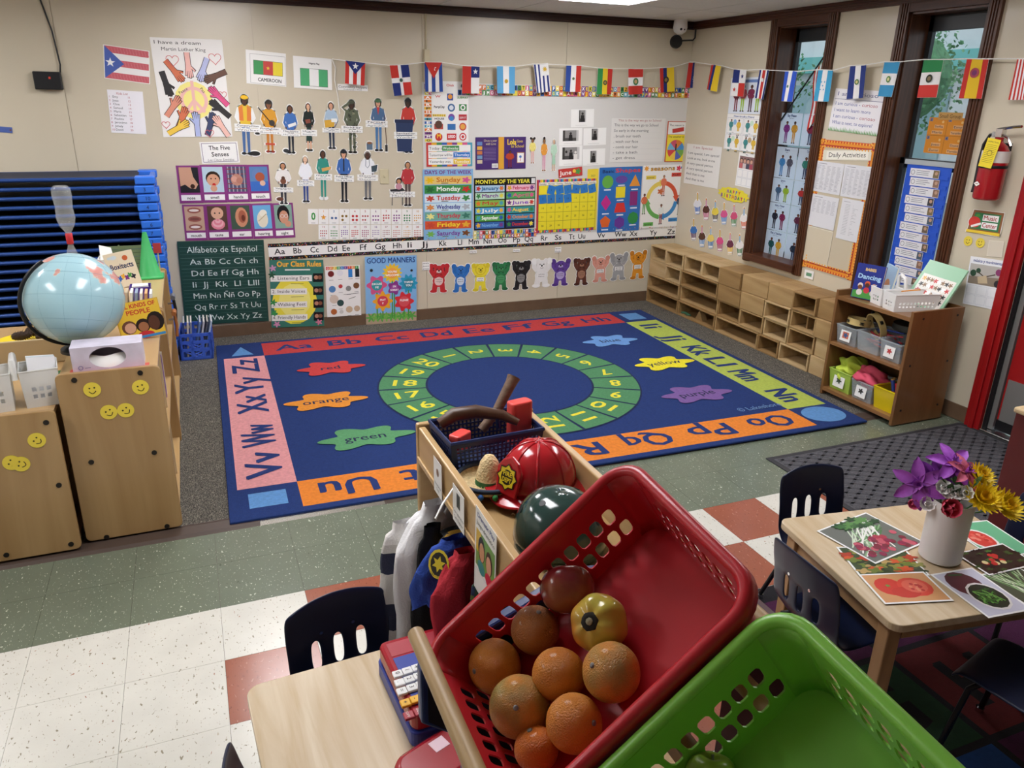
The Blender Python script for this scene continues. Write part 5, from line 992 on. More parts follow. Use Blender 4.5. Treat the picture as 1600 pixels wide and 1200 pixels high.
def rt(t_, x, y, h, ang, c, w=None, bold=.025):
    vs, fs, adv = textgeo(t_); k = h/CAPH; kx = w/adv if w else k; ca, sa = cos(ang), sin(ang)
    for dx, dy in ((0, 0), (bold*k, 0), (0, bold*k), (bold*k, bold*k), (-bold*k, 0)):
        s._put([(x+((px-adv/2)*kx+dx)*ca-(py*k-h/2+dy)*sa, y+((px-adv/2)*kx+dx)*sa+(py*k-h/2+dy)*ca) for px, py in vs], fs, c)
LT = '1a3270'
for i, t_ in enumerate(('Aa', 'Bb', 'Cc', 'Dd', 'Ee', 'Ff', 'Gg', 'Hh')):
    u, v = ((459, 540), (537, 534), (611, 528), (681, 521.5), (747, 516), (806, 510), (867, 504.5), (929, 499))[i]; x, y = R2(u, v); rt(t_, x, (y1+RH-e)/2, .13, 0, LT, .27)
for i, t_ in enumerate(('Ii', 'Jj', 'Kk', 'Ll', 'Mm', 'Nn')):
    u, v = ((1024, 509), (1052, 529), (1089, 547), (1125, 565), (1168, 586), (1228, 617))[i]; x, y = R2(u, v); rt(t_, (x1+RW-e)/2, y, .17, -pi/2, LT, .23 if t_ not in ('Ii', 'Jj') else .15)
for i, t_ in enumerate(('Oo', 'Pp', 'Qq', 'Rr', 'Ss', 'Tt', 'Uu')):
    x = x1-.23-i*(x1-x0-.46)/6; rt(t_, x, (e+y0)/2, .15, pi, LT, .3)
for i, t_ in enumerate(('Vv', 'Ww', 'Xx', 'Yy', 'Zz')):
    u, v = ((402, 727), (396, 681), (390, 632), (384, 602), (376, 573))[i]; x, y = R2(u, v); rt(t_, (e+x0)/2, y, .17, pi/2, LT, .3)
# number circle
cl = R2(582, 598); cr = R2(1008, 600); ct = R2(790, 531); cx_, cy_ = (cl[0]+cr[0])/2, (cl[1]+cr[1])/2; R1 = (cr[0]-cl[0])/2; R0 = R1-(R2(655, 595)[0]-cl[0])
elp(cx_, cy_, R1+.012, R1+.012, '16264e', 64)
for k in range(20):
    a0 = pi-(k)*pi/10-pi/20+.012; a1 = pi-(k)*pi/10+pi/20-.012
    ts = [a0+(a1-a0)*i/4 for i in range(5)]
    s._put([(cx_+R0*cos(t_), cy_+R0*sin(t_)) for t_ in ts]+[(cx_+R1*cos(t_), cy_+R1*sin(t_)) for t_ in ts], [(i, i+1, 6+i, 5+i)[::-1] for i in range(4)], '4f8a5e')
    n = (16+k) % 20+1; am = (a0+a1)/2; rm = (R0+R1)/2; rt(str(n), cx_+rm*cos(am), cy_+rm*sin(am), .105, am-pi, 'e8df3c', .2 if n > 9 else None, .02)
elp(cx_, cy_, R0-.001, R0-.001, '16264e', 64); elp(cx_, cy_, R0-.014, R0-.014, NAVY, 64)
def splat(u, v, c, word, wd=.52, seed=1):
    x, y = R2(u, v); n = 72; pts = []
    for i in range(n):
        a = 2*pi*i/n; k = 1+.2*cos(6*a+seed)+.06*cos(3*a+seed*2); pts.append((x+wd/2*k*cos(a)*.78, y+.125*k*sin(a)))
    s._put([(x, y)]+pts, [(0, i+1, (i+1) % n+1) for i in range(n)], c); rt(word, x, y, .07, .02, '1c2448', None, .01)
splat(516, 575.5, 'c83c3c', 'red', .5, .4); splat(509, 627, 'e2902f', 'orange', .55, .8); splat(571, 684, '5b9a68', 'green', .58, .4); splat(953, 533, '6a9ad8', 'blue', .5, .9); splat(1037, 568, 'ecdf2c', 'yellow', .52, .4); splat(1088, 616, '7a5a9a', 'purple', .55, .8)
x, y = R2(1186, 637); rt('© Lakeshore', x, y, .05, .02, '6f93c4', .32, .004)
s.m.build('pattern', 'rug_pile', t)
# entrance mat with diamond ribs
m_ = mat('mat_grey', '55555a', rough=.95, noise=(80, .2), bump=(300, .8)); mat('mat_edge', '2f2f33', rough=.7)
t = thing('entrance_mat', 'dark grey entrance mat with diamond quilted ribs by the door', 'door mat', (3.385, -.58, 0), .0)
MB().box(0, 1.46, 0, 0.915, .0, .006).build('backing', 'mat_edge', t, bevel=.002)
b = MB(); sp = .062
for k in range(-22, 46):
    for sg in (1, -1):
        # diagonal ribs clipped to the mat
        pts = []
        for tt in (0, 1): pass
        xA = .04; xB = 1.42; c = k*sp*1.0
        yA = .04+c if sg > 0 else .88-c; yB = yA+sg*(xB-xA)*.62
        p0, p1 = (xA, yA), (xB, yB)
        def clip(p0, p1):
            (ax, ay), (bx, by) = p0, p1; lo, hi = .04, 0.875
            if (ay < lo and by < lo) or (ay > hi and by > hi): return None
            def cl(y): f = (y-ay)/(by-ay); return (ax+f*(bx-ax), y)
            q0 = p0 if lo <= ay <= hi else cl(lo if ay < lo else hi); q1 = p1 if lo <= by <= hi else cl(lo if by < lo else hi); return q0, q1
        r_ = clip(p0, p1)
        if r_:
            (ax, ay), (bx, by) = r_; d = Vector((bx-ax, by-ay)); 
            if d.length < .03: continue
            n_ = Vector((-d.y, d.x)).normalized()*.0075
            b.add([(ax-n_.x, ay-n_.y, .0062), (bx-n_.x, by-n_.y, .0062), (bx+n_.x, by+n_.y, .0062), (ax+n_.x, ay+n_.y, .0062), (ax, ay, .0035), (bx, by, .0035)], [(0, 1, 2, 3)])
o = b.build('groove_lines', mat('mat_groove', '414146', rough=.9), t); o['kind'] = 'stuff'
MB().box(.03, 1.43, .03, 0.885, .0055, .0061).build('pile', 'mat_grey', t)
# colourful rug under the dining table
t = thing('colour_rug', 'multicoloured rug with shade-darkened letter squares under the table with flowers', 'rug', (0, 0, 0)); mb = MB()
rx0, rx1, ry0, ry1 = 2.3, 4.1, -2.6, -.62
MB().col('1c1a20').box(rx0, rx1, ry0, ry1, 0, .009).build('base', 'rug_pile', t, bevel=.003)
s = Sheet(1, 1, .0093); s.warp = lambda x, y, z: (x, y, z); s.p = lambda a, b: (a, b); cs = ['4a1640', '1b3f27', '641a1e', '1c4a8a', '4a1640', '22512e', '6e2420', '223c7c']  # square colours carry the shade under the table, darker than the rug itself
for i in range(6):
    for j in range(5):
        xx = rx0+.04+i*.4; yy = ry1-.06-(j+1)*.4
        if yy < ry0: continue
        s._put([(xx, yy), (xx+.375, yy), (xx+.375, yy+.375), (xx, yy+.375)], [(0, 1, 2, 3)], ('4a1640', ('1b3f27', '641a1e', '4a1640')[i % 3], ('1c4a8a', '4a1640', '1b3f27')[i % 3], cs[(i*3+j*5) % 8], cs[(i*5+j) % 8])[j]); rt(chr(65+(i+j*6) % 26), xx+.19, yy+.19, .2, 0, '15141a')
s.m.build('pattern', 'rug_pile', t)
# ================================================================= hollow wooden blocks along the window wall
mat('block_wood', 'b89a6c', rough=.55, wood=('a07f54', 'y', 5), noise=(3, .08)); mat('block_wood_b', 'a58456', rough=.55, wood=('8a6a42', 'y', 5), noise=(3, .08)); mat('block_wood_c', 'cbb187', rough=.55, wood=('b49668', 'y', 5), noise=(3, .08)); mat('block_inner', 'a88a60', rough=.6, wood=('8f6f48', 'y', 5))
XF, BHt = 4.6, .135
def U(cx, cy): return 980+cx/2.581, 360+cy/2.581
def by(cx, cy): return gx(*U(cx, cy), XF).y
rows = [
 (3, [(95, 157, 85, 'o'), (157, 228, 110, 'o'), (228, 300, 125, 'o'), (300, 375, 150, 'o'), (375, 463, 175, 'c'), (463, 570, 205, 'c'), (570, 672, 240, 'c'), (672, 770, 275, 'o'), (770, 835, 300, 'c')]),
 (2, [(86, 155, 150, 'c'), (155, 217, 180, 'o'), (217, 369, 200, 'o'), (369, 461, 240, 'c'), (461, 556, 285, 'c'), (556, 660, 320, 'o'), (660, 765, 350, 'd'), (765, 830, 380, 'c')]),
 (1, [(80, 212, 215, 'o'), (212, 365, 260, 'o'), (365, 453, 325, 'o'), (453, 550, 360, 'o'), (550, 646, 395, 'o'), (646, 755, 435, 'o'), (755, 820, 470, 'c')]),
 (0, [(72, 206, 280, 'o'), (206, 357, 320, 'w'), (357, 530, 390, 'o'), (530, 614, 450, 'o'), (614, 735, 500, 'o'), (735, 800, 550, 'c')])]
rb = random.Random(5); ncl = 0
ords = 'first second third fourth fifth sixth seventh eighth ninth'.split(); rown = {3: 'top', 2: 'second', 1: 'third', 0: 'bottom'}
for lev, L in rows:
    yp = 3.545
    for i, (c0, c1, cy, k) in enumerate(L):
        y1_ = yp; y0_ = by(c1, cy+ (c1-c0)*.15) if i < len(L)-1 else 1.06
        yp = y0_; w = y1_-y0_-.009; jx = rb.uniform(-.012, .008)
        if w < .06: w = .06
        lb_ = '%s hollow wooden block, %s from the room corner in the %s layer' % ('closed sided' if k == 'c' else 'open', ords[i], rown[lev])
        t = thing('hollow_block', lb_, 'wooden block', (XF+jx, y0_+.004, .0072+lev*BHt), 0, 'hollow wooden blocks stacked along the wall')
        d = XR-XF-.004-jx-.006; h = BHt-.002; th = .014; bw_ = ('block_wood', 'block_wood_b', 'block_wood_c')[rb.randrange(3)]
        if k == 'c':
            MB().box(0, th, 0, w, 0, h).build('face', bw_, t, bevel=.004)
        b = MB(); x0_ = th if k == 'c' else 0; b.box(x0_, d, 0, w, 0, th); b.box(x0_, d, 0, w, h-th, h); b.build('boards', bw_, t, bevel=.003)
        for yy in (0, w-th): MB().box(x0_, d, yy, yy+th, th, h-th).build('side_board', bw_, t, bevel=.003)
        MB().box(d-.006, d, th, w-th, th, h-th).build('back_board', 'block_inner', t)
        if k == 'd': MB().box(.05, d-.006, w*.5, w*.5+th, th, h-th).build('divider', 'block_inner', t)
# blocks on the floor inside the long one
p0 = by(280, 335); t = thing('triangle_block', 'small wooden triangle unit inside a long bottom block', 'wooden block', (XF+.05, p0-.02, .0072+.0145))
b = MB(); b.M = Matrix(((0, 0, 1, 0), (1, 0, 0, 0), (0, 1, 0, 0), (0, 0, 0, 1))); b.prism([(0, 0), (.1, 0), (.05, .085)], 0, .05); b.build('wedge', 'block_wood', t)
p0 = gz(980+235/2.581, 360+343/2.581, .02); t = thing('toy_lizard', 'green toy creature lying in front of a long wooden block', 'toy', (XF+.012, p0.y, .0222))
b = MB(); b.tube([(.03, -.05, .008), (.02, 0, .014), (.025, .05, .01), (.01, .1, .004)], [.006, .014, .011, .002], 8); b.build('body', mat('toy_green', '2f5a40', rough=.5), t, smooth=1)
for q in ((-.03, 1), (.04, 1), (-.03, -1), (.04, -1)): MB().tube([(.022, q[0], .01), (.022+q[1]*.02, q[0]+.01, .004)], .004, 6).build('leg', 'toy_green', t, smooth=1)
# ================================================================= music shelf
mat('honey_wood', '835b36', rough=.3, wood=('74502e', 'z', 4), coat=.2); mat('honey_wood_y', '8f6640', rough=.28, wood=('7c5632', 'y', 4), coat=.25)
SX0, SX1, SY0, SY1, SZ = 4.385, 4.79, .43, 1.02, .705
t = thing('music_shelf', 'brown wooden two-shelf cubby unit beside the door', 'shelf', ((SX0+SX1)/2, (SY0+SY1)/2, 0)); hx, hy = (SX1-SX0)/2, (SY1-SY0)/2
for s_ in (-1, 1): MB().box(-hx, hx, min(s_*hy, s_*(hy-.02)), max(s_*hy, s_*(hy-.02)), .0075, SZ).build('side_panel', 'honey_wood', t, bevel=.003)
MB().box(-hx, hx, -hy+.02, hy-.02, SZ-.06, SZ-.035).build('top', 'honey_wood_y', t, bevel=.002); MB().box(-hx, hx, -hy+.02, hy-.02, .035, .06).build('shelf_board', 'honey_wood_y', t, bevel=.002); MB().box(-hx, hx, -hy+.02, hy-.02, .35, .37).build('shelf_board', 'honey_wood_y', t, bevel=.002)
MB().box(hx-.012, hx, -hy+.02, hy-.02, .0075, SZ).build('back_panel', 'honey_wood', t)
for (x, z) in ((-.15, .1), (.15, .1), (-.15, .38), (.15, .38), (-.12, .66), (.15, .66)): MB().cyl((x, -hy+.001, z), (x, -hy-.002, z), .007, n=10).build('screw_cap', 'black_plastic', t)
mat('bin_clear', 'c9d2d6', rough=.15, alpha=.28); mat('bin_green', 'b8d860', rough=.2, alpha=.7); mat('bin_yellow', 'e8d020', rough=.2, alpha=.75)
def bin_(lb_, y, z, w, d, h, m, group='plastic bins in the music shelf', label_c=None, x=SX0+.025):
    t = thing('storage_bin', lb_, 'bin', (x+d/2, y, z), 0, group); k = .88; th = .003; b = MB()
    T4 = [(-d/2, -w/2), (d/2, -w/2), (d/2, w/2), (-d/2, w/2)]; B4 = [(a*k, c*k) for a, c in T4]
    b.add([(*p, h) for p in T4]+[(*p, 0) for p in B4], [(0, 4, 5, 1), (1, 5, 6, 2), (2, 6, 7, 3), (3, 7, 4, 0), (4, 7, 6, 5)]); b.build('tub', m, t, solid=th)
    MB().tube([(*p, h) for p in T4], .006, 6, closed=True).build('rim', m, t)
    if label_c:
        sh = Sheet(w*.5, h*.6); sh.rect(0, 0, 1, 1, 'ecebe8'); sh.rect(.2, .15, .8, .75, label_c[0]); sh.blob(.5, .45, .2, .2, label_c[1], 5, .3); o = sh.m.build('label_card', 'paper_print', t); o.matrix_local = frame((-d/2*.95-.006, label_c[2]*w*.15, h*.5), (0, -1, 0), (.1, 0, .99), (-.99, 0, .1))
    return t
z1_, z0_ = .3702, .0602
bin_('clear bin with a picture label holding tambourines', .91, z1_, .165, .25, .115, 'bin_clear', label_c=('c86a4a', '3a5a8a', 0))
bin_('clear bin full of red and blue rhythm sticks', .735, z1_, .175, .25, .12, 'bin_clear')
bin_('clear bin with a four colour picture label', .565, z1_, .15, .25, .115, 'bin_clear', label_c=('e8e4e0', 'b83a3a', 0))
bin_('lime green tinted bin holding yellow green scarves', .9, z0_, .18, .26, .13, 'bin_green', label_c=('dddddd', '3a4a3a', 0))
bin_('clear bin with label holding pink scarves', .715, z0_, .165, .26, .12, 'bin_clear', label_c=('e8e8e8', '2a2a2a', 0))
bin_('translucent yellow bin holding orange and red instruments', .54, z0_, .165, .27, .135, 'bin_yellow')
mat('tambourine_yellow', 'd8c080', rough=.4)
def tamb(lb_, M, r):
    t = thing('tambourine', lb_, 'tambourine', M=M, group='tambourines on the music shelf')
    b = MB(); b.lathe([(r-.006, -.02), (r, -.02), (r, .02), (r-.006, .02), (r-.006, -.02)], 28, cap=False); b.build('hoop', 'tambourine_yellow', t, smooth=.7)
    for k in range(5):
        a = 2*pi*k/5+.3; b = MB(); b.M = Matrix.Translation(((r)*cos(a), (r)*sin(a), 0)); b.lathe([(0, -.008), (.013, -.007), (.013, -.004), (0, -.003), (.013, .003), (.013, .006), (0, .007)], 10); b.build('jingle', 'dark_metal', t)
tamb('flat yellow tambourine resting on the clear picture bin', Matrix.Translation((SX0+.13, .915, z1_+.14)) @ Matrix.Rotation(.12, 4, 'Y'), .075)
tamb('yellow tambourine standing up among the rhythm sticks', Matrix.Translation((SX0+.12, .775, z1_+.15)) @ Matrix.Rotation(pi/2-.35, 4, 'Y') @ Matrix.Rotation(.3, 4, 'X'), .085)
mat('drum_dark', '3c3f3a', rough=.5); t = thing('hand_drum', 'dark flat hand drum at the back of the upper shelf', 'drum', (SX0+.3, .68, z1_+.135)); MB().lathe([(0, 0), (.1, 0), (.105, .02), (.1, .04), (0, .042)], 24).build('drum_body', 'drum_dark', t, smooth=.7)
cs = ('b8343c', '2f4aa0'); rs = random.Random(4)
for k in range(22):
    y_ = .735+rs.uniform(-.06, .06); x_ = SX0+.06+rs.uniform(0, .12); zz = z1_+.03+.0042*k; a = rs.uniform(-.5, .5)
    o = MB().cyl((-.07, 0, 0), (.07, 0, 0), .006, n=8).build('rhythm_stick', mat('stick_'+('red', 'blue')[k % 2], cs[k % 2], rough=.35), smooth=1); o.location = (x_+.05, y_, zz); o.rotation_euler = (0, rs.uniform(-.1, .1), pi/2+a); tag(o, ('red', 'blue')[k % 2]+' wooden rhythm stick lying in the clear bin', 'rhythm stick', 'rhythm sticks in the bin')
def scarf(name, lb_, c, cen, r, seed):
    rsc = random.Random(seed); ph = [rsc.uniform(0, 6) for _ in range(6)]
    def fn(d): return 1+.16*sin(5*d.x+ph[0]+3*d.z)+.14*sin(6*d.y+ph[1]-4*d.z)+.1*sin(9*d.z+ph[2]+5*d.x)+.06*sin(14*d.x+ph[3]+11*d.y)
    b = MB().sphere((0, 0, 0), r, 40, 24, fn); o = b.build(name, mat('chiffon_'+c, c, rough=.7, alpha=.9), smooth=3); o.location = cen; tag(o, lb_, 'scarf', 'chiffon scarves in bins'); return o
scarf('scarf', 'crumpled lime yellow chiffon scarf bulging out of its bin', 'c2d84a', (SX0+.13, .9, z0_+.135), (.09, .085, .075), 1); scarf('scarf', 'crumpled coral pink chiffon scarf spilling over its bin', 'd8506a', (SX0+.12, .735, z0_+.135), (.085, .095, .06), 2)
b = MB().sphere((0, 0, 0), .055, 20, 12); o = b.build('shaker_ball', mat('orange_plastic', 'e88a1c', rough=.4), smooth=3); o.location = (SX0+.09, .545, z0_+.06); tag(o, 'orange ball inside the yellow bin', 'ball')
for k, (c, dy, dx) in enumerate((('c83038', -.03, .0), ('2f4fa8', .02, .03), ('2f4fa8', -.045, .06), ('c8a060', .05, .08))):
    t = thing('shaker', ('red', 'blue', 'dark blue', 'tan wooden')[k]+' hand shaker poking out of the yellow bin', 'shaker', (SX0+.1+dx, .54+dy, z0_+.08), .3*k); MB().tube([(0, 0, 0), (.01, .02, .06), (.015, .03, .085)], [.012, .012, .014], 8).build('handle', mat('shk_'+c, c, rough=.4), t, smooth=1)
# --- on top of the music shelf
ZT = SZ-.035+.0005
def book(name, lb_, w, h, th, M, front, back='d8d8d8', group=None, draw=None, cat='book'):
    t = thing(name, lb_, cat, M=M, group=group)
    MB().box(-w/2, w/2, -h/2, h/2, -th/2+.002, th/2-.002).build('pages', mat('book_pages', 'e8e2d4', rough=.8), t)
    b = MB(); b.box(-w/2-.002, w/2+.003, -h/2-.003, h/2+.003, th/2-.002, th/2); b.box(-w/2-.002, w/2+.003, -h/2-.003, h/2+.003, -th/2, -th/2+.002); b.box(-w/2-.004, -w/2-.002, -h/2-.003, h/2+.003, -th/2, th/2); b.build('cover', mat('cover_'+front, front, rough=.3), t)
    if draw:
        s = Sheet(w, h, th/2+.0004); draw(s); s.m.build('cover_print', 'laminate_print', t)
    return t
def d_dance(s):
    s.rect(0, 0, 1, 1, '26358a'); s.poly([(0, .8), (.4, .74), (1, .84), (1, 1), (0, 1)], '4f9a48'); s.text('BABIES', .5, .18, .08, 'e8c878', w=.4, al='c', bold=.06); s.text('Dancing', .5, .42, .13, 'a8d0ee', w=.86, al='c', bold=.06)
    for a, b, c, tp in ((.5, .6, '5a3424', 'd8603a'), (.25, .68, '7a4a30', 'e8e0d8'), (.75, .66, 'c88a60', 'e8a04a'), (.86, .76, '8a5a40', 'd8d8e0')): s.ell(a, b-.05, .1, tp); s.ell(a, b, .085, c); s.ell(a, b+.15, .11, 'c83a4a' if a == .5 else 'e0ddd8')
M = frame((4.5, .905, ZT+.105), (.35, -.93, .0), (.13, .06, .98), (-.93, -.35, .14)); Mn = Matrix.Translation((4.47, .86, ZT+.109)) @ Matrix.Rotation(-pi/2+.28, 4, 'Z') @ Matrix.Rotation(pi/2-.12, 4, 'X')
book('board_book', 'dark blue board book titled Babies Dancing standing on the music shelf', .17, .205, .02, Mn, '26358a', draw=d_dance)
book('board_book', 'pale blue board book leaning open behind the dancing book', .17, .2, .015, Matrix.Translation((4.6, .83, ZT+.105)) @ Matrix.Rotation(-pi/2-.5, 4, 'Z') @ Matrix.Rotation(pi/2-.12, 4, 'X'), '9fc4e0', draw=lambda s: (s.rect(0, 0, 1, 1, 'a8c8e4'), s.ell(.5, .6, .25, 'c88a60'), s.poly([(0, .8), (1, .7), (1, 1), (0, 1)], '6aa85a')))
def caddy(lb_, loc, rz, m, cells, h=.1, group='white plastic caddies'):
    t = thing('caddy', lb_, 'caddy', loc, rz, group)
    for (x0, x1, y0, y1) in cells:
        b = MB(); k = .006; T4 = [(x0, y0), (x1, y0), (x1, y1), (x0, y1)]; B4 = [(x0+k, y0+k), (x1-k, y0+k), (x1-k, y1-k), (x0+k, y1-k)]
        # walls with a grid of square holes
        for e in range(4):
            a0, a1 = Vector((*T4[e], h)), Vector((*T4[(e+1) % 4], h)); c0, c1 = Vector((*B4[e], 0)), Vector((*B4[(e+1) % 4], 0)); L = (a1-a0).length; nx = max(3, int(L/.022)); ny = 5
            P = lambda i, j: (c0.lerp(c1, i/nx)).lerp(a0.lerp(a1, i/nx), j/ny)
            for i in range(nx):
                for j in range(ny):
                    p = [P(i, j), P(i+1, j), P(i+1, j+1), P(i, j+1)]
                    if 0 < i < nx-1 and 1 <= j <= 2:
                        cc = sum(p, Vector())/4; q = [cc+(v-cc)*.58 for v in p]; b.add(p+q, [(n, (n+1) % 4, 4+(n+1) % 4, 4+n) for n in range(4)])
                    else: b.add(p, [(0, 1, 2, 3)])
        b.add([(*p, 0) for p in B4], [(3, 2, 1, 0)])
        w = b.build('bucket', m, t, solid=.0025); MB().tube([(*p, h) for p in T4], .004, 6, closed=True).build('rim', m, t)
    return t
c1 = caddy('white plastic art caddy with arched handle on the music shelf', (4.55, .66, ZT), -.25, 'white_plastic', [(-.14, .14, -.13, -.008), (-.14, -.005, .008, .12), (.005, .14, .008, .12)])
hb_ = MB(); hb_.tube([(-.0, -.0, .06), (0, -.0, .12), (-.01, .0, .165), (.0, .055, .18), (0, .075, .165), (0, .075, .1)], .011, 8); hb_.build('handle', 'white_plastic', c1, smooth=1)
o = MB().cyl((0, 0, 0), (.03, -.1, .03), .004, n=7).build('pencil', mat('pencil_orange', 'd88a2a', rough=.5)); o.location = (4.5, .64, ZT+.1); tag(o, 'orange pencil lying across the white caddy', 'pencil')
def d_green(s): s.rect(0, 0, 1, 1, '9ccaa8'); s.rect(.06, .3, .94, .96, 'e8e4dc'); [s.blob(.15+.1*(i % 8), .4+.14*(i//8), .045, .04, rr.choice(('2a2a2a', '8a6a4a', 'c83a3a', 'e0b05a', 'ffffff')), 5, .4, i) for i in range(32)]
book('picture_book', 'pale green activity book leaning on the white caddy', .24, .28, .012, Matrix.Translation((4.7, .585, ZT+.128)) @ Matrix.Rotation(-pi/2+.15, 4, 'Z') @ Matrix.Rotation(pi/2-.55, 4, 'X') @ Matrix.Rotation(-.1, 4, 'Z'), '9ccaa8', draw=d_green)
# ================================================================= cots stacked by the back wall
mat('cot_blue', '2f6fd8', rough=.35); mat('cot_fabric', '101c38', rough=.6, bump=(200, .1)); mat('cot_tube', '27498c', rough=.3, metal=.2)
CX1, CY0, CY1 = .495, 2.95, 3.5; nC = 23; cx0 = -.85; CN = {nC-2: 'three', nC-3: 'ten', nC-4: 'four', nC-5: 'nine', nC-6: 'six', nC-7: 'seven', nC-8: 'two', nC-9: 'five'}
for k in range(nC):
    z = .0075+.0557*k; jx = random.uniform(-.006, .006)
    t = thing('stacking_cot', 'blue stacking cot, topmost of the pile' if k == nC-1 else ('blue stacking cot with %s inked on its corner block' % CN[k] if k in CN else 'blue stacking cot with no number lying low in the pile'), 'cot', (jx, 0, z), 0, 'stacked nap cots'); h = .05
    for yy in (CY0+.05, CY1-.05): MB().cyl((cx0, yy, h-.016), (CX1-.13, yy, h-.016), .0125, n=8).build('rail', 'cot_tube', t, smooth=1)
    b = MB(); b.grid(lambda u, v: (cx0+.03+(CX1-.13-cx0-.03)*u, CY0+.045+(CY1-CY0-.09)*v, h-.006-.012*sin(pi*v)), 2, 6); b.build('fabric', 'cot_fabric', t, solid=.002)
    for yy in (CY0, CY1-.1):
        for xx in (CX1-.14, cx0-.1): b = MB(); b.box(xx, xx+.12, yy, yy+.1, 0, h); b.build('corner_block', 'cot_blue', t, bevel=.008)
    MB().box(CX1-.06, CX1-.03, CY0+.1, CY1-.1, .008, h-.008).build('end_bar', 'cot_blue', t, bevel=.006)
    if k > nC-10 and k < nC-1:
        nm = {nC-2: '3', nC-3: '10', nC-4: '4', nC-5: '9', nC-6: '6', nC-7: '7', nC-8: '2', nC-9: '5'}[k]
        sh = Sheet(.06, .03); sh.text(nm, .5, .9, .75, '1a2a5a', al='c'); o = sh.m.build('number', 'paper_print', t); o.matrix_local = frame((CX1-.08, CY0-.0012, h/2), (1, 0, 0), (0, 0, 1), (0, -1, 0))
# ================================================================= blue crate of books
mat('crate_blue', '3f62c8', rough=.4); t = thing('book_crate', 'blue plastic crate of picture books on the carpet by the cots', 'crate', (.6, 3.2, .0075), -.05)
def crate(t, w, d, h, m):
    for sx in (-1, 1):
        b = MB(); x0_, x1_ = sorted((sx*w/2, sx*(w/2-.01)))
        for y in (-d/2, -d/6, d/6, d/2-.02): b.box(x0_, x1_, y, y+.02, 0, h)
        for z in (0, h*.33, h*.62, h-.02): b.box(x0_, x1_, -d/2, d/2, z, z+.022)
        b.build('side_wall', m, t)
    for sy in (-1, 1):
        b = MB(); y0_, y1_ = sorted((sy*d/2, sy*(d/2-.01)))
        for x in (-w/2, -w/6, w/6, w/2-.02): b.box(x, x+.02, y0_, y1_, 0, h)
        for z in (0, h*.33, h*.62, h-.02): b.box(-w/2, w/2, y0_, y1_, z, z+.022)
        for x0_ in (-w/6, w/6-.06*0-.11):
            for z in (h*.02, h*.35): b.tube([(x0_, (y0_+y1_)/2, z), (x0_+.11, (y0_+y1_)/2, z+h*.3)], .005, 4); b.tube([(x0_+.11, (y0_+y1_)/2, z), (x0_, (y0_+y1_)/2, z+h*.3)], .005, 4)
        b.build('end_wall', m, t)
    MB().box(-w/2, w/2, -d/2, d/2, 0, .006).build('bottom', m, t)
crate(t, .215, .33, .19, 'crate_blue')
bc = ('3a4a7a', 'c8c0b0', '8a8e98', '6a88b8', 'b8b8c0', '4a4e5a', 'a8b8d0')
for k, (x, a) in enumerate(((-.085, .12), (-.055, .1), (-.035, .1), (.01, .22), (.035, .22), (.055, .25), (.078, .28))):
    bl = ('navy', 'cream', 'grey', 'light blue', 'silver', 'charcoal', 'pale blue')[k]
    book('picture_book', bl+' picture book standing in the blue crate', .2, .25, .012, Matrix.Translation((.6+x, 3.16, .15)) @ Matrix.Rotation(a, 4, 'Y') @ Matrix.Rotation(pi/2, 4, 'Z') @ Matrix.Rotation(pi/2, 4, 'X'), bc[k], group='picture books in the crate')
# ================================================================= low cabinets at the left
mat('birch', 'ad8d60', rough=.35, wood=('9c7a4e', 'z', 3), coat=.15); mat('birch_top', 'c2a274', rough=.3, wood=('b08e5e', 'y', 3), coat=.2); mat('birch_edge', 'c8b088', rough=.5); mat('bolt_dark', '2a2622', rough=.4, metal=.5)
def cabinet(lb_, x0, x1, y0, y1, H, bolts):
    t = thing('shelf_cabinet', lb_, 'cabinet', ((x0+x1)/2, y0, 0)); w = (x1-x0)/2; d = y1-y0
    for yy in (0, d-.02):
        b = MB(); b.M = Matrix(((1, 0, 0, 0), (0, 0, -1, yy+.02), (0, 1, 0, .0), (0, 0, 0, 1)))
        b.prism(rrect(-w, w, .02, H, .022), 0, .02); b.build('end_panel', 'birch', t, bevel=.003)
    MB().box(-w+.01, w-.01, .02, d-.02, H-.035, H-.015).build('top', 'birch_top', t); MB().box(-w+.01, w-.01, .02, d-.02, .03, .05).build('bottom_board', 'birch_top', t); MB().box(-w+.01, w-.01, .02, d-.02, H*.5, H*.5+.018).build('shelf_board', 'birch_top', t)
    MB().box(-w+.005, -w+.017, .02, d-.02, .03, H-.03).build('back_panel', 'birch', t); MB().box(-w+.02, w-.02, d*.5, d*.5+.018, .05, H-.035).build('divider', 'birch_edge', t)
    for sx in (-1, 1): MB().cyl((sx*(w-.04), .05, .0072), (sx*(w-.04), .05, .03), .02, n=10).build('caster', 'black_plastic', t); MB().cyl((sx*(w-.04), d-.05, .0072), (sx*(w-.04), d-.05, .03), .02, n=10).build('caster', 'black_plastic', t)
    for (u, v) in bolts:
        p = gy(u, v, y0); b = MB(); b.cyl((p.x-(x0+x1)/2, .001, p.z), (p.x-(x0+x1)/2, -.003, p.z), .0105, n=12); b.build('bolt', 'bolt_dark', t)
    return t
cabinet('tall birch shelf cabinet with six dark bolts beside the rug', .113, .486, .63, 1.58, .76, [(116, 594), (219, 582.5), (142.6, 722), (241, 707), (166.6, 839), (261, 822)])
cabinet('birch shelf cabinet behind the globe reaching toward the cots', .113, .486, 1.6, 2.62, .76, [])
cabinet('lower birch cabinet with pale bolts next to the tall one', -.62, .1, .585, 1.3, .635, [(72, 660), (92, 758), (111, 850), (10, 867)])
ZA, ZBt = .7452, .6202
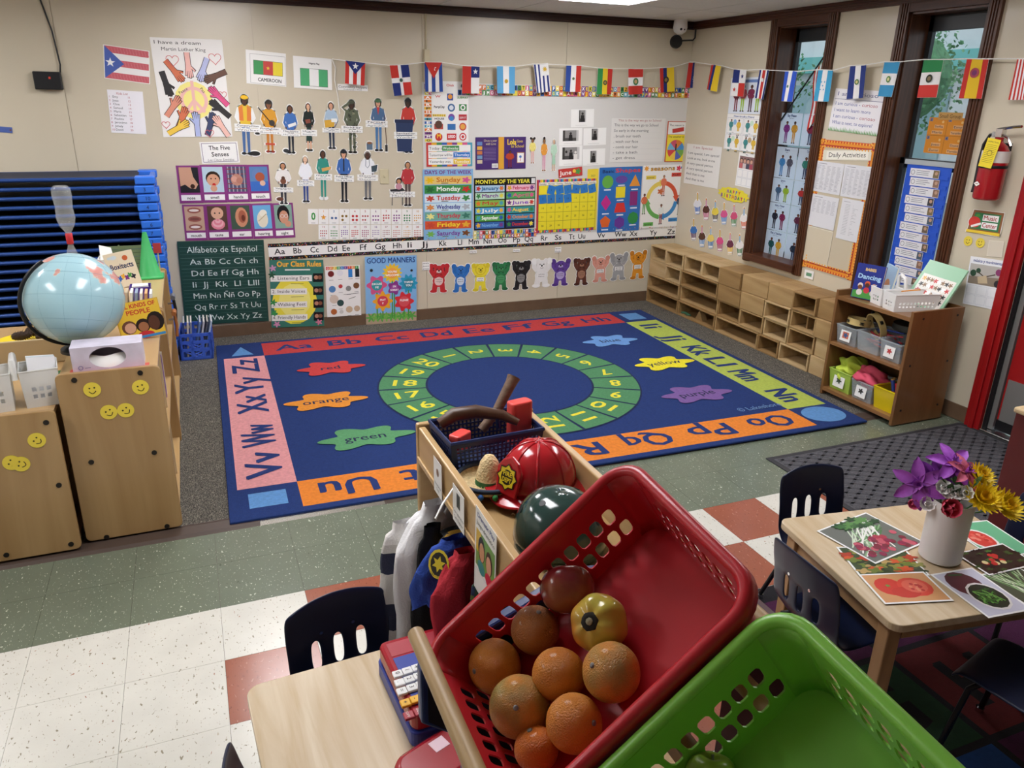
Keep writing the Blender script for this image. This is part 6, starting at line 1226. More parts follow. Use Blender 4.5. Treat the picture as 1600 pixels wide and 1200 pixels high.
for i, (u, v, y, lb_) in enumerate(((144, 609, .63, 'round smiley sticker near the upper bolt of the tall cabinet panel'), (219.5, 605, .63, 'smiley sticker with curled edge near the rug side of the tall cabinet'), (170, 644, .63, 'creased smiley sticker in the middle of the tall cabinet panel'), (196.5, 641, .63, 'smiley sticker beside the creased one on the tall cabinet'), (57.5, 688, .585, 'smiley sticker high on the lower cabinet panel'), (18, 723, .585, 'flat smiley sticker of the pair on the lower cabinet'), (33, 725, .585, 'folded smiley sticker of the pair on the lower cabinet'))):
    p = gy(u, v, y-.0012); smiley(frame(p+Vector((0, -.0005*(i == 6), 0)), (cos(.2*i), 0, sin(.2*i)), (-sin(.2*i), 0, cos(.2*i)), (0, -1, 0)), lb_, 'smiley stickers on the cabinets', .031)
# --- tissue box
t = thing('tissue_box', 'pastel cardboard tissue box with a wide oval opening on the tall cabinet', 'tissue box', (.3, .745, ZA), .02); m_ = mat('tissue_card', 'c9c3d2', rough=.5, noise=(14, .12)); hw, hd, hh = .128, .06, .1
b = MB(); n = 24
def ovl(i, k=1): a = 2*pi*i/n; return (.066*k*cos(a), .042*k*sin(a)+.052)
# front face with oval hole
fr = [(-hw+2*hw*min(1, max(0, .5+.5*cos(2*pi*i/n)*1.5)), hh*min(1, max(0, .5+.5*sin(2*pi*i/n)*1.5))) for i in range(n)]
b.add([(x, -hd, z) for x, z in fr]+[(ovl(i)[0], -hd, ovl(i)[1]) for i in range(n)], [(i, (i+1) % n, n+(i+1) % n, n+i) for i in range(n)])
b.add([(-hw, -hd, 0), (hw, -hd, 0), (hw, hd, 0), (-hw, hd, 0), (-hw, -hd, hh), (hw, -hd, hh), (hw, hd, hh), (-hw, hd, hh)], [(0, 3, 2, 1), (4, 5, 6, 7), (1, 2, 6, 5), (3, 0, 4, 7), (2, 3, 7, 6)]); b.build('box', m_, t, solid=.0015)
MB().grid(lambda u, v: (-.1+.2*u, -hd+.005+.006*sin(9*u)+.02*v*v, .006+.05*v+.004*sin(11*u)), 14, 6).build('tissue', mat('tissue_white', 'f2f2f0', rough=.9), t, smooth=3)
s = Sheet(.25, .1); s.line([(.16, .84), (.24, .84)], .008, '5a5a8a'); s.ring(.1, .82, .035, .008, '5a5a9a', 16); o = s.m.build('print', 'paper_print', t); o.matrix_local = frame((0, -hd-.0012, .05), (1, 0, 0), (0, 0, 1), (0, -1, 0))
tag(MB().col('c8564a').box(.16, .445, .655, .72, ZA, ZA+.003).build('red_folder', 'paper_print'), 'flat red folder under the tissue box', 'folder')
# --- globe
gc = gy(117, 467, 1.0); gr = .19
t = thing('globe', 'large tabletop world globe with pale blue oceans on the tall cabinet', 'globe', (gc.x, gc.y, ZA)); gz_ = gc.z-ZA
gm_ = bpy.data.materials.new('globe_map'); gm_.use_nodes = True; MATS['globe_map'] = gm_; nt = gm_.node_tree; N = nt.nodes; L = nt.links; b_ = N['Principled BSDF']; b_.inputs['Roughness'].default_value = .22; b_.inputs['Coat Weight'].default_value = .3
tc = N.new('ShaderNodeTexCoord'); nz = N.new('ShaderNodeTexNoise'); nz.inputs['Scale'].default_value = 7; nz.inputs['Detail'].default_value = 7; L.new(tc.outputs['Object'], nz.inputs['Vector'])
sp = N.new('ShaderNodeSeparateXYZ'); L.new(tc.outputs['Object'], sp.inputs[0]); ma = N.new('ShaderNodeMath'); ma.operation = 'MULTIPLY_ADD'; ma.inputs[1].default_value = 1.15; L.new(sp.outputs['Z'], ma.inputs[0]); L.new(nz.outputs['Fac'], ma.inputs[2])
rp = N.new('ShaderNodeValToRGB'); L.new(ma.outputs[0], rp.inputs[0]); e = rp.color_ramp.elements; e[0].position = .0; e[0].color = (*lin('9cc6d4'), 1); e[1].position = .675; e[1].color = (*lin('a9d0da'), 1)
for p_, c in ((.68, 'cfd6c8'), (.69, 'd8a39a'), (.76, 'd88a80'), (.8, 'e6c8b0')): k = e.new(p_); k.color = (*lin(c), 1)
L.new(rp.outputs[0], b_.inputs['Base Color'])
o = MB().sphere((0, 0, 0), gr, 48, 32).build('sphere', 'globe_map', t, smooth=3); o.location = (0, 0, gz_); o.rotation_euler = (-.25, .25, .4)
b = MB()
for k in range(-5, 6):
    if k % 2 == 0 or k in (-3, 3):
        la = k*.26; b.tube([(gr*1.0008*cos(la)*cos(a), gr*1.0008*cos(la)*sin(a), gr*1.0008*sin(la)) for a in [2*pi*i/48 for i in range(48)]], .0004, 4, closed=True)
for k in range(12):
    a = 2*pi*k/12; b.tube([(gr*1.0008*cos(la)*cos(a), gr*1.0008*cos(la)*sin(a), gr*1.0008*sin(la)) for la in [-1.4+2.8*i/20 for i in range(21)]], .0004, 4)
b.build('grid_lines', mat('map_line', '6a98ac', rough=.4), o)
b = MB(); Rm = gr+.012; ax = Vector((-.42, -.3, .86)).normalized(); sd = Vector((-.80, -.25, -.45)); sd = (sd-ax*sd.dot(ax)).normalized()
b.tube([Vector((0, 0, gz_))+(ax*cos(a)+sd*sin(a))*Rm for a in [-.02+(pi*1.02)*i/28 for i in range(29)]], .008, 8); b.build('meridian_arm', 'black_plastic', t, smooth=1)
pb_ = Vector((0, 0, gz_))-ax*Rm*.72+sd*Rm*.7
b = MB(); b.tube([pb_, (pb_.x*.6, pb_.y*.6, .05), (-.02, .02, .02)], .011, 8); b.build('stem', 'black_plastic', t, smooth=1); MB().lathe([(0, 0), (.09, 0), (.088, .012), (.05, .022), (0, .026)], 28).build('base', 'black_plastic', t, smooth=.6)
# --- tornado bottles
mat('clear_pet', 'e8eef0', rough=.05, trans=0, alpha=.18, spec=.8); bc_ = gy(112, 392, 1.95)
t = thing('bottle_tube', 'two clear plastic bottles joined neck to neck with red tape', 'bottle', (bc_.x, bc_.y, ZA)); H0 = bc_.z-ZA
up = [(.0, 0), (.03, .004), (.034, .02), (.034, .12), (.03, .15), (.012, .19), (.012, .21)]
sc_ = (gy(110, 372, 1.95).z-ZA)/.21
b = MB(); b.lathe([(r, z*sc_) for r, z in up], 20, cap=False); b.build('lower_bottle', 'clear_pet', t, smooth=.8)
zt2 = gy(100, 290, 1.95).z-ZA; z0n = .21*sc_; k2 = (zt2-z0n)
b = MB(); b.lathe([(.012, z0n), (.014, z0n+.03), (.036, z0n+k2*.25), (.045, z0n+k2*.4), (.04, z0n+k2*.6), (.046, z0n+k2*.8), (.044, z0n+k2*.95), (.03, zt2), (.012, zt2-.008), (0, zt2-.01)], 20); b.build('upper_bottle', 'clear_pet', t, smooth=.8)
MB().lathe([(.0145, z0n-.03), (.0165, z0n-.028), (.0165, z0n+.024), (.0145, z0n+.026)], 16, cap=False).build('tape', mat('red_tape', 'c8303a', rough=.4), t, smooth=.8)
# --- cone, books, boxes behind the globe
cp = gz(236, 430, ZA); t = thing('traffic_cone', 'small green sports cone on the far cabinet', 'cone', (cp.x, cp.y-.06, ZA)); mat('cone_green', '3fae62', rough=.4)
ch_ = gy(224, 363, cp.y-.06).z-ZA; MB().lathe([(.068, .012), (.06, .02), (.012, ch_), (.0, ch_+.002)], 24, cap=False).build('cone_body', 'cone_green', t, smooth=.6); MB().prism(rrect(-.075, .075, -.075, .075, .02), 0, .012).build('cone_base', 'cone_green', t, bevel=.003)
for k, (c, dz) in enumerate((('2f4a6a', -.0), ('3f6a4a', 0))): pass
def d_box(s): s.rect(0, 0, 1, 1, 'e9dfc6'); s.text('Boxitects', .08, .47, .15, '22305a', w=.84, bold=.04); [s.blob(.2+.12*i, .7+.05*(i % 2), .07, .07, ('c83a3a', '3a6ac0', 'e8b03a', '7a3a8a', '4a9a4a', '2a2a3a')[i], 4, .3, i) for i in range(6)]; s.ell(.7, .18, .1, 'c8643a'); s.ell(.3, .12, .12, 'cfe0ea', rb=.06); s.ell(.16, .12, .08, 'cfe0ea', rb=.04)
p = gz(196, 448, ZA); book('picture_book', 'cream picture book titled Boxitects standing on the far cabinet', .145, .19, .012, Matrix.Translation((p.x, p.y, ZA+.1)) @ Matrix.Rotation(.1, 4, 'Z') @ Matrix.Rotation(pi/2-.12, 4, 'X') @ Matrix.Rotation(.16, 4, 'Z'), 'e9dfc6', draw=d_box)
p = gz(222, 474, ZA); t = thing('desk_bin', 'small purple plastic bin of cards beside the picture book', 'bin', (p.x, p.y+.05, ZA)); mat('purple_plastic', '4f2f92', rough=.4)
b = MB(); T4 = [(-.05, -.05, .085), (.05, -.05, .085), (.05, .05, .085), (-.05, .05, .085)]; B4 = [(x*.82, y*.82, 0) for x, y, z in T4]; b.add(T4+B4, [(0, 4, 5, 1), (1, 5, 6, 2), (2, 6, 7, 3), (3, 7, 4, 0), (7, 6, 5, 4)]); b.build('tub', 'purple_plastic', t, solid=.003); MB().box(-.038, .038, -.035, .03, .004, .09).build('cards', mat('paper_white', 'e8e6e0', rough=.8), t)
def d_people(s):
    s.rect(0, 0, 1, 1, 'e8c03a'); s.text('ALL KINDS OF', .5, .16, .11, 'c83a2a', w=.86, al='c', bold=.05); s.text('PEOPLE', .5, .34, .12, 'c83a2a', w=.56, al='c', bold=.05); s.ell(.22, .66, .17, '6a4030'); s.ell(.24, .68, .13, 'd8a488'); s.ell(.54, .66, .17, '2a1a14'); s.ell(.54, .7, .12, 'a06a48'); s.ell(.84, .6, .2, '1c1210', rb=.26); s.ell(.8, .64, .13, '5a3626', rb=.2); s.ell(.55, .92, .2, 'c83038', rb=.1); s.rect(0, .93, 1, 1, '3a86c0')
p = gz(224, 531, ZA); book('picture_book', 'yellow picture book titled All Kinds of People leaning on the tall cabinet', .18, .165, .012, Matrix.Translation((p.x-.005, p.y+.05, ZA+.08)) @ Matrix.Rotation(.12, 4, 'Z') @ Matrix.Rotation(pi/2-.3, 4, 'X') @ Matrix.Rotation(.1, 4, 'Z'), 'd8a83a', draw=d_people)
p = gz(215, 492, ZA); t = thing('book_box', 'clear box of thin paperback books behind the yellow book', 'book box', (p.x, p.y+.1, ZA)); MB().box(-.09, .09, -.06, .06, 0, .008).build('tray', 'bin_clear', t)
for k in range(7): o = MB().box(-.08+.022*k, -.068+.022*k, -.055, .055, .008, .1).build('booklet', mat('bk%d' % k, ('d8d0c0', 'b8a890', 'e0ddd4', '8a9ab0', 'e6e0d0', 'c89a6a', 'd0d4d8')[k], rough=.7), t); o.rotation_euler = (0, .12, 0)
p = gz(240, 500, ZA)
p = gz(150, 425, ZA); caddy('small white basket holding folded paper behind the globe', (.19, 2.42, ZA), 0, 'white_plastic', [(-.05, .05, -.06, .06)], .13)
tag(MB().col('efeeea').prism([(0, 0), (.08, .02), (.07, .13), (.01, .15)], 0, .002).build('folded_paper', 'paper_print', loc=(.15, 2.4, ZA+.06)), 'white folded paper sticking out of the small basket', 'paper'); bpy.data.objects['folded_paper'].rotation_euler = (1.2, 0, .2)
p = gz(180, 430, ZA); t = thing('slat_screen', 'green slatted wooden mat standing behind the picture book', 'mat', (.29, 2.54, ZA), 0)
for k in range(8): MB().box(-.11, .11, 0, .006, .022*k, .022*k+.02).build('slat', mat('green_slat', '6a7a5a', rough=.6), t)
MB().box(-.05, -.04, .006, .01, 0, .18).build('batten', 'green_slat', t)
p = gy(108, 398, 2.45); t = thing('black_basket', 'dark mesh basket with leafy stems behind the bottles', 'basket', (p.x, 2.4, ZA)); MB().box(-.11, .11, -.06, .06, 0, .004).build('bottom', 'black_plastic', t)
for q in ((-.11, .11, -.06, -.057), (-.11, .11, .057, .06), (-.11, -.107, -.06, .06), (.107, .11, -.06, .06)): MB().box(*q, 0, .1).build('wall', 'black_plastic', t)
t = thing('leaf_sprig', 'pale green artificial leaf sprig tucked beside the globe', 'plant', (gc.x-.12, gc.y+.28, ZA)); mat('sage_leaf', '8fb090', rough=.5)
MB().tube([(0, 0, 0), (-.01, 0, .2), (-.03, -.01, .32)], .003, 6).build('stem', 'sage_leaf', t)
for k in range(7):
    a = k*1.9; o = MB().grid(lambda u, v: ((.018*sin(pi*v))*(2*u-1), .065*v, .012*sin(pi*v)*(1-abs(2*u-1))), 4, 6).build('leaf', 'sage_leaf', t, smooth=3); o.location = (-.01-.003*k, 0, .12+.033*k); o.rotation_euler = (.5, 0, a)
t = thing('number_flag', 'tiny red card on a clip at the end of the far cabinet', 'card', (.455, 2.5, ZA)); MB().box(-.004, .004, -.004, .004, 0, .17).build('clip', 'birch_edge', t); MB().box(-.022, .022, -.006, -.004, .13, .19).build('card', mat('card_red', 'b83a40', rough=.5), t)
# brush and toy tools hanging from the cabinet side
for k, (y, z, c, lb_) in enumerate(((2.35, .56, '1a1a1c', 'black handled toy tool hanging on the cabinet side'), (2.2, .5, 'a86a3a', 'wooden toy hammer hanging on the cabinet side'))):
    t = thing('toy_tool', lb_, 'toy tool', (.51, y, z), 0, 'toy tools on the cabinet side'); MB().tube([(0, 0, -.07), (.006, 0, 0), (.0, 0, .07)], .009, 8).build('handle', mat('tool_'+c, c, rough=.45), t, smooth=1); MB().tube([(0, -.04, .075), (0, .04, .075)], .014, 8).build('head', mat('tool_grey', '6a6e74', rough=.4) if k == 0 else 'tool_'+c, t, smooth=1); MB().box(-.034, 0, -.005, .005, .03, .04).build('hook', 'steel', t)
# --- items on the lower cabinet
m_ = mat('frosted_plastic', 'e6e6e2', rough=.3, alpha=.75); p = gz(42, 610, ZBt)
c2 = caddy('translucent white caddy stuffed with papers on the lower cabinet', (-.02, .74, ZBt), .15, m_, [(-.15, -.03, -.07, .07), (.0, .13, -.07, .07)], .15); MB().tube([(-.015, -.06, .12), (-.015, -.05, .19), (-.015, .05, .19), (-.015, .06, .12)], .012, 8).build('handle', m_, c2, smooth=1)
for k in range(3): o = MB().col(('e8e8ea', 'c8d4d8', 'f0f0f0')[k]).box(-.05, .05, -.001, .001, 0, .17).build('loose_sheet', 'paper_print'); o.location = (.05, .72+.02*k, ZBt+.015); o.rotation_euler = (-.25-.12*k, .15, .4); tag(o, ('grey', 'pale blue', 'white')[k]+' folded sheet standing in the translucent caddy', 'paper', 'papers in the caddy')
tag(MB().col('2f6a3a').box(0, .1, 0, .14, 0, .004).build('seed_packet', 'paper_print', loc=(.0, .98, ZBt)), 'green seed packet lying behind the translucent caddy', 'packet')
t = thing('curved_riser', 'curved light wooden riser at the rear of the lower cabinet', 'riser', (-.2, 1.29, ZBt)); b = MB(); b.M = Matrix(((1, 0, 0, 0), (0, 0, -1, 0), (0, 1, 0, 0), (0, 0, 0, 1))); b.prism(rrect(-.4, .29, 0, .11, .04), 0, .018); b.build('board', 'birch_edge', t, bevel=.003)
pp = gz(48, 513, ZBt+.1); tb = thing('low_table', 'low birch unit behind the lower cabinet carrying the yellow plate', 'cabinet', (-.28, 1.35, 0)); MB().box(-.36, .36, 0, .5, .63, .65).build('top', 'birch_top', tb); 
for sx in (-.34, .32): MB().box(sx, sx+.02, .01, .49, .0075, .63).build('side_panel', 'birch', tb)
t = thing('yellow_plate', 'yellow plastic plate holding pine cones', 'plate', (-.13, 1.52, .6505)); MB().lathe([(0, 0), (.09, .0), (.125, .014), (.128, .018), (.09, .006), (0, .006)], 28).build('dish', mat('yellow_plastic', 'e8cc28', rough=.35), t, smooth=.7)
mat('pine_brown', '3a2a20', rough=.8)
for k, (x, y, a) in enumerate(((-.14, 1.51, .2), (-.05, 1.5, 1.0), (-.1, 1.57, -.6))):
    t = thing('pine_cone', ('large pine cone lying toward the back of the yellow plate', 'pine cone resting at the rim of the yellow plate', 'small pine cone beside the large one on the plate')[k], 'pine cone', M=Matrix.Translation((x, y, .692)) @ Matrix.Rotation(a, 4, 'Z') @ Matrix.Rotation(pi/2, 4, 'Y'), group='pine cones on the plate')
    MB().lathe([(0, -.045), (.018, -.03), (.022, 0), (.014, .03), (0, .045)], 12).build('core', 'pine_brown', t, smooth=3); b = MB()
    for i in range(54):
        zz = -.04+.08*i/54; r = .03*sqrt(max(.05, 1-(zz/.05)**2)); an = i*2.4; c_, s_ = cos(an), sin(an)
        b.add([(c_*r*.4-s_*.007, s_*r*.4+c_*.007, zz), (c_*r*.4+s_*.007, s_*r*.4-c_*.007, zz), (c_*r, s_*r, zz+.008), (c_*r*.5, s_*r*.5, zz-.004)], [(0, 1, 2), (0, 3, 1), (1, 3, 2), (0, 2, 3)])
    o = b.build('scales', 'pine_brown', t); o['kind'] = 'stuff'
# --- toys and books on the open shelves of the tall cabinet
for k, (y, z, c, lb_) in enumerate(((.72, .41, 'c8a040', 'yellow'), (.76, .41, '3a6a9a', 'blue'), (.8, .41, 'b84a3a', 'red'), (.9, .41, '6a9a5a', 'green'), (1.25, .41, '8a6aa0', 'violet'), (1.3, .41, 'd8d0c0', 'cream'), (1.8, .41, 'a85a3a', 'rust'), (1.85, .41, '4a5a7a', 'slate'))):
    book('picture_book', lb_+' picture book standing on the middle shelf of the birch cabinets', .2, .22, .016, Matrix.Translation((.36, y, .5)) @ Matrix.Rotation(pi/2, 4, 'X'), c, group='books inside the cabinets')
for k, (y, lb_, c) in enumerate(((.85, 'clear bin of building pieces on the lowest shelf of the tall cabinet', 'bin_clear'), (1.36, 'yellow tinted bin on the lowest shelf of the tall cabinet', 'bin_yellow'), (1.85, 'lime tinted bin on the lowest shelf of the far cabinet', 'bin_green'))):
    bin_(lb_, y, .0505, .26, .22, .14, c, 'bins inside the cabinets', x=.22)
# ================================================================= child chairs
mat('navy_shell', '101b38', rough=.32, spec=.5); mat('chair_leg', '16181e', rough=.3, metal=.3)
def make_chair():
    t = thing('child_chair', 'navy plastic child chair', 'chair'); W2, SH = .145, .275
    prof = [(.15, SH-.02), (.14, SH), (.06, SH+.0), (-.06, SH-.012), (-.115, SH+.0), (-.14, SH+.04), (-.147, SH+.065), (-.151, SH+.11), (-.157, SH+.155), (-.163, SH+.172), (-.175, SH+.24), (-.18, SH+.27)]
    us = [-1, -.78, -.5, -.34, -.08, .08, .34, .5, .78, 1]
    us = [-1, -.8, -.52, -.36, -.08, .08, .36, .52, .8, 1]
    def pos(i, j):
        y, z = prof[j]; u = us[i]; w = W2*(1.0 if j > 5 else .98)
        if j >= 10: w *= .9 if j == 11 else .985
        if j <= 1: w *= .94
        cv = .022*(u*u) if 4 <= j else -.0
        zz = z+(.012*u*u if 1 <= j <= 4 else 0)-(.02*u*u if j == 11 else 0)
        return (w*u, y+cv, zz)
    nu, nv = len(us), len(prof); b = MB(); vs = [pos(i, j) for j in range(nv) for i in range(nu)]; fs = []
    for j in range(nv-1):
        for i in range(nu-1):
            if j in (6, 7) and i in (2, 4, 6): continue
            fs.append((j*nu+i, j*nu+i+1, (j+1)*nu+i+1, (j+1)*nu+i))
    b.add(vs, fs); o = b.build('shell', 'navy_shell', t, smooth=3); md = o.modifiers.new('thickness', 'SOLIDIFY'); md.thickness = .009; md.offset = 0; md = o.modifiers.new('subdivision', 'SUBSURF'); md.levels = 2; md.render_levels = 2
    for sx in (-1, 1):
        MB().tube([(sx*.09, .08, SH-.012), (sx*.12, .1, SH-.03), (sx*.135, .13, .02), (sx*.137, .133, .012)], .0085, 8).build('front_leg', 'chair_leg', t, smooth=1)
        MB().tube([(sx*.09, -.06, SH-.022), (sx*.12, -.09, SH-.04), (sx*.137, -.17, .02), (sx*.138, -.172, .012)], .0085, 8).build('rear_leg', 'chair_leg', t, smooth=1)
        for y in (.133, -.172): MB().cyl((sx*.1375, y, 0), (sx*.1375, y, .016), .0125, n=10).build('glide', 'chrome', t, smooth=.8)
        MB().cyl((sx*.045, -.166, SH+.172), (sx*.045, -.153, SH+.172), .005, n=8).build('rivet', 'chrome', t)
    MB().tube([(-.09, .08, SH-.014), (.09, .08, SH-.014)], .007, 6).build('cross_bar', 'chair_leg', t)
    return t
ch = make_chair(); ch.location = (.945, -1.0, 0.0005); ch.rotation_euler = (0, 0, pi+.2); ch['label'] = 'navy child chair facing the small table with the toy cash register'; ch['group'] = 'navy child chairs'
dup(ch, (.79, -1.365, .0005), -pi/2+.05, 'navy child chair at the side of the small table away from the dress-up rack', 'navy child chairs')
dup(ch, (2.665, -.845, .0097), pi-.05, 'navy child chair at the flower table backing toward the entrance mat', 'navy child chairs')
dup(ch, (2.395, -1.14, .0097), -pi/2-.03, 'navy child chair pulled up beside the fruit baskets', 'navy child chairs')
dup(ch, (2.70, -1.56, .0097), .25, 'navy child chair tucked under the flower table by the green bean picture', 'navy child chairs')
dup(ch, (3.1, -1.175, .0097), pi/2-.15, 'navy child chair at the table end behind the yellow flowers', 'navy child chairs')
# ================================================================= tables
mat('table_top', 'd0bfa2', rough=.35, wood=('bba27c', 'y', 7), coat=.15); mat('table_wood', 'b08a62', rough=.45, wood=('9c7852', 'z', 4))
def table(lb_, c, rz, W, D, H, z0):
    t = thing('child_table', lb_, 'table', (c[0], c[1], z0), rz, 'small wooden tables'); H -= z0
    MB().prism(rrect(-W/2, W/2, -D/2, D/2, .035, 6), H-.024, H).build('tabletop', 'table_top', t, bevel=.003)
    for sx in (-1, 1):
        for sy in (-1, 1): MB().box(sx*(W/2-.042)-.022, sx*(W/2-.042)+.022, sy*(D/2-.06)-.022, sy*(D/2-.06)+.022, 0, H-.024).build('leg', 'table_wood', t, bevel=.004)
    for sy in (-1, 1): MB().box(-W/2+.08, W/2-.08, sy*(D/2-.06)-.008, sy*(D/2-.06)+.008, H-.09, H-.024).build('apron', 'table_wood', t)
    for sx in (-1, 1): MB().box(sx*(W/2-.042)-.008, sx*(W/2-.042)+.008, -D/2+.08, D/2-.08, H-.09, H-.024).build('apron', 'table_wood', t)
    return t
TH = .48; rz = -.155; xa_ = Vector((cos(rz), sin(rz), 0)); ya_ = Vector((-sin(rz), cos(rz), 0)); tl = Vector((2.392, -.845, 0)); tc_ = tl+xa_*.34-ya_*.29
table('light wooden table with the flower vase and food pictures', tc_, rz, .68, .58, TH, .0095)
lt = Vector((.668, -1.035, 0)); rz2 = .055; xb_ = Vector((cos(rz2), sin(rz2), 0)); yb_ = Vector((-sin(rz2), cos(rz2), 0)); lc = lt+xb_*.2475-yb_*.3
table('light wooden table holding the toy cash register', lc, rz2, .495, .6, TH, .0)
# --- food pictures on the flower table
def food(lb_, q, fn, zz, group='laminated food pictures on the table'):
    P4 = [gz(*c, zz) for c in q]; c = sum(P4, Vector())/4; ex = (P4[1]-P4[0]+P4[2]-P4[3])/2; ey = (P4[0]-P4[3]+P4[1]-P4[2])/2; W, H = ex.length, ey.length; x = ex.normalized(); y = (ey-x*ey.dot(x)).normalized()
    o = MB().col('eef0f0').box(-W/2-.006, W/2+.006, -H/2-.006, H/2+.006, 0, .0008).build('food_picture', 'laminate_print'); o.matrix_world = frame(c, x, y, (0, 0, 1)); tag(o, lb_, 'picture card', group); s = Sheet(W, H, .001); s.o = o; s.mat = 'laminate_print'; fn(s); fin(s)
rf = random.Random(9)
def f_rad(s):
    s.rect(0, 0, 1, 1, '6a6e68'); [s.line([(rf.random()*.5+.4, .05+.5*rf.random()), (rf.random()*.6, .5+.4*rf.random())], .02, rf.choice(('c8d8c0', '4a7a44', '8ab080', 'e8e8e4'))) for _ in range(40)]; [s.ell(.1+.8*rf.random(), .55+.4*rf.random(), .05, rf.choice(('a8344a', '8a2a4a', 'c05a6a', '7a2a3a'))) for _ in range(46)]; [s.blob(.3+.6*rf.random(), .25*rf.random(), .08, .06, rf.choice(('3f6a3a', '5a8a4a', '2a4a2a')), 5, .3) for _ in range(16)]
def f_pep(s): s.rect(0, 0, 1, 1, '3a4a2a'); [s.blob(rf.random(), rf.random()*.9, .1, .08, rf.choice(('a83a20', 'd0562c', '6a7a30', '2a3a1c', 'b89a60', '8a8a40')), 4, .3, rf.random()*6) for _ in range(40)]
def f_tom(s): s.rect(0, 0, 1, 1, 'cc9664'); s.ell(.28, .45, .22, 'c8382c', rb=.32); s.ell(.66, .5, .26, 'd24636', rb=.34); s.ell(.45, .68, .22, 'c03428', rb=.2); s.ell(.66, .48, .19, 'da6450', rb=.24); [s.ell(.58+.17*rf.random(), .35+.3*rf.random(), .028, rf.choice(('e08a6a', 'b82a24'))) for _ in range(12)]; s.star(.26, .42, .05, '6a8a3a', 5)
def f_bean(s):
    s.rect(0, 0, 1, 1, 'c4c6d8'); s.ell(.42, .3, .36, '5a343c', rb=.3); s.ell(.55, .62, .38, 'e0e0e0', rb=.32); s.ell(.55, .62, .34, '26382a', rb=.28); [s.line([(.25+.55*rf.random(), .45+.35*rf.random()), (.3+.5*rf.random(), .45+.36*rf.random())], .035, rf.choice(('4a8a3c', '386a30', '6aa850', '2c5428'))) for _ in range(30)]; s.line([(.3, .06), (.6, .1)], .05, '3a5a34')
def f_straw(s): s.rect(0, 0, 1, 1, '2e2a22'); [s.blob(rf.random(), rf.random(), .06, .05, rf.choice(('3a5a2a', '4a7a3a', '26321c', '1c1814')), 5, .3) for _ in range(40)]; [s.ell(.1+.5*rf.random(), .3+.4*rf.random(), .05, rf.choice(('c83a34', 'b02a2a', 'e0d8a0'))) for _ in range(12)]
def f_mel(s): s.rect(0, 0, 1, 1, '68b48a'); s.ell(.3, .5, .3, 'e8e4e0', rb=.32); s.ell(.3, .5, .25, 'd0483e', rb=.27); [s.ell(.15+.3*rf.random(), .35+.3*rf.random(), .05, rf.choice(('e0685a', 'b83830', 'e88a78'))) for _ in range(14)]
def f_onion(s): s.rect(0, 0, 1, 1, '4a5442'); [s.line([(rf.random(), 0), (rf.random()*.6+.3, 1)], .025, rf.choice(('a8c898', '6a9a5a', 'd8e0cc', '30402c'))) for _ in range(34)]
food('picture of red radishes and greens near the table corner', [(1273, 832), (1358, 802), (1436, 848), (1375, 877)], f_rad, TH+.0032)
food('picture of mixed peppers partly under the radish picture', [(1312, 856), (1414, 856), (1443, 897), (1343, 899)], f_pep, TH+.0018)
food('picture of sliced red tomatoes at the table edge', [(1342, 898), (1443, 897), (1484, 935), (1388, 944)], f_tom, TH+.0032)
food('picture of green beans in a bowl hanging past the table edge', [(1458, 897), (1526, 890), (1600, 950), (1545, 966)], f_bean, TH+.0032)
food('picture of strawberries growing beside the vase', [(1497, 867), (1566, 850), (1618, 882), (1545, 896)], f_straw, TH+.0045)
food('picture of cut watermelon on a green cloth behind the vase', [(1500, 820), (1545, 815), (1612, 862), (1530, 872)], f_mel, TH+.0018)
food('picture of green onions under the strawberry picture', [(1540, 898), (1600, 885), (1650, 930), (1600, 950)], f_onion, TH+.0018)
# --- vase and artificial flowers
vb = gz(1467, 872, TH); t = thing('flower_vase', 'plain white cylinder vase on the table', 'vase', (vb.x, vb.y, TH+.0055)); MB().lathe([(0, 0), (.056, 0), (.06, .004), (.0615, .2), (.0575, .2), (.055, .01), (0, .01)], 32).build('cylinder', mat('vase_white', 'd9d6d4', rough=.3), t, smooth=.7)
VT = Vector((vb.x, vb.y, TH+.2))
vr = _R @ Vector((1, 0, 0)); vu = Vector((0, 0, 1))
def fpos(u, v, dd=0):   # a point on the upright plane through the vase, pushed dd metres towards the room
    d = ray(u, v); n = Vector((d.x, d.y, 0)).normalized(); k = (VT-CAM).dot(n)/d.dot(n); return CAM+d*k+n*dd
def petal(L, W, curl=.3, n=4, tip=.15):
    b = MB(); b.grid(lambda u, v: ((W/2*(sin(pi*min(1, v*.92+.06))**.7)+.0005)*(2*u-1), L*v*cos(curl*v), L*v*sin(curl*v)+.15*W*(2*u-1)**2), 4, n); return b
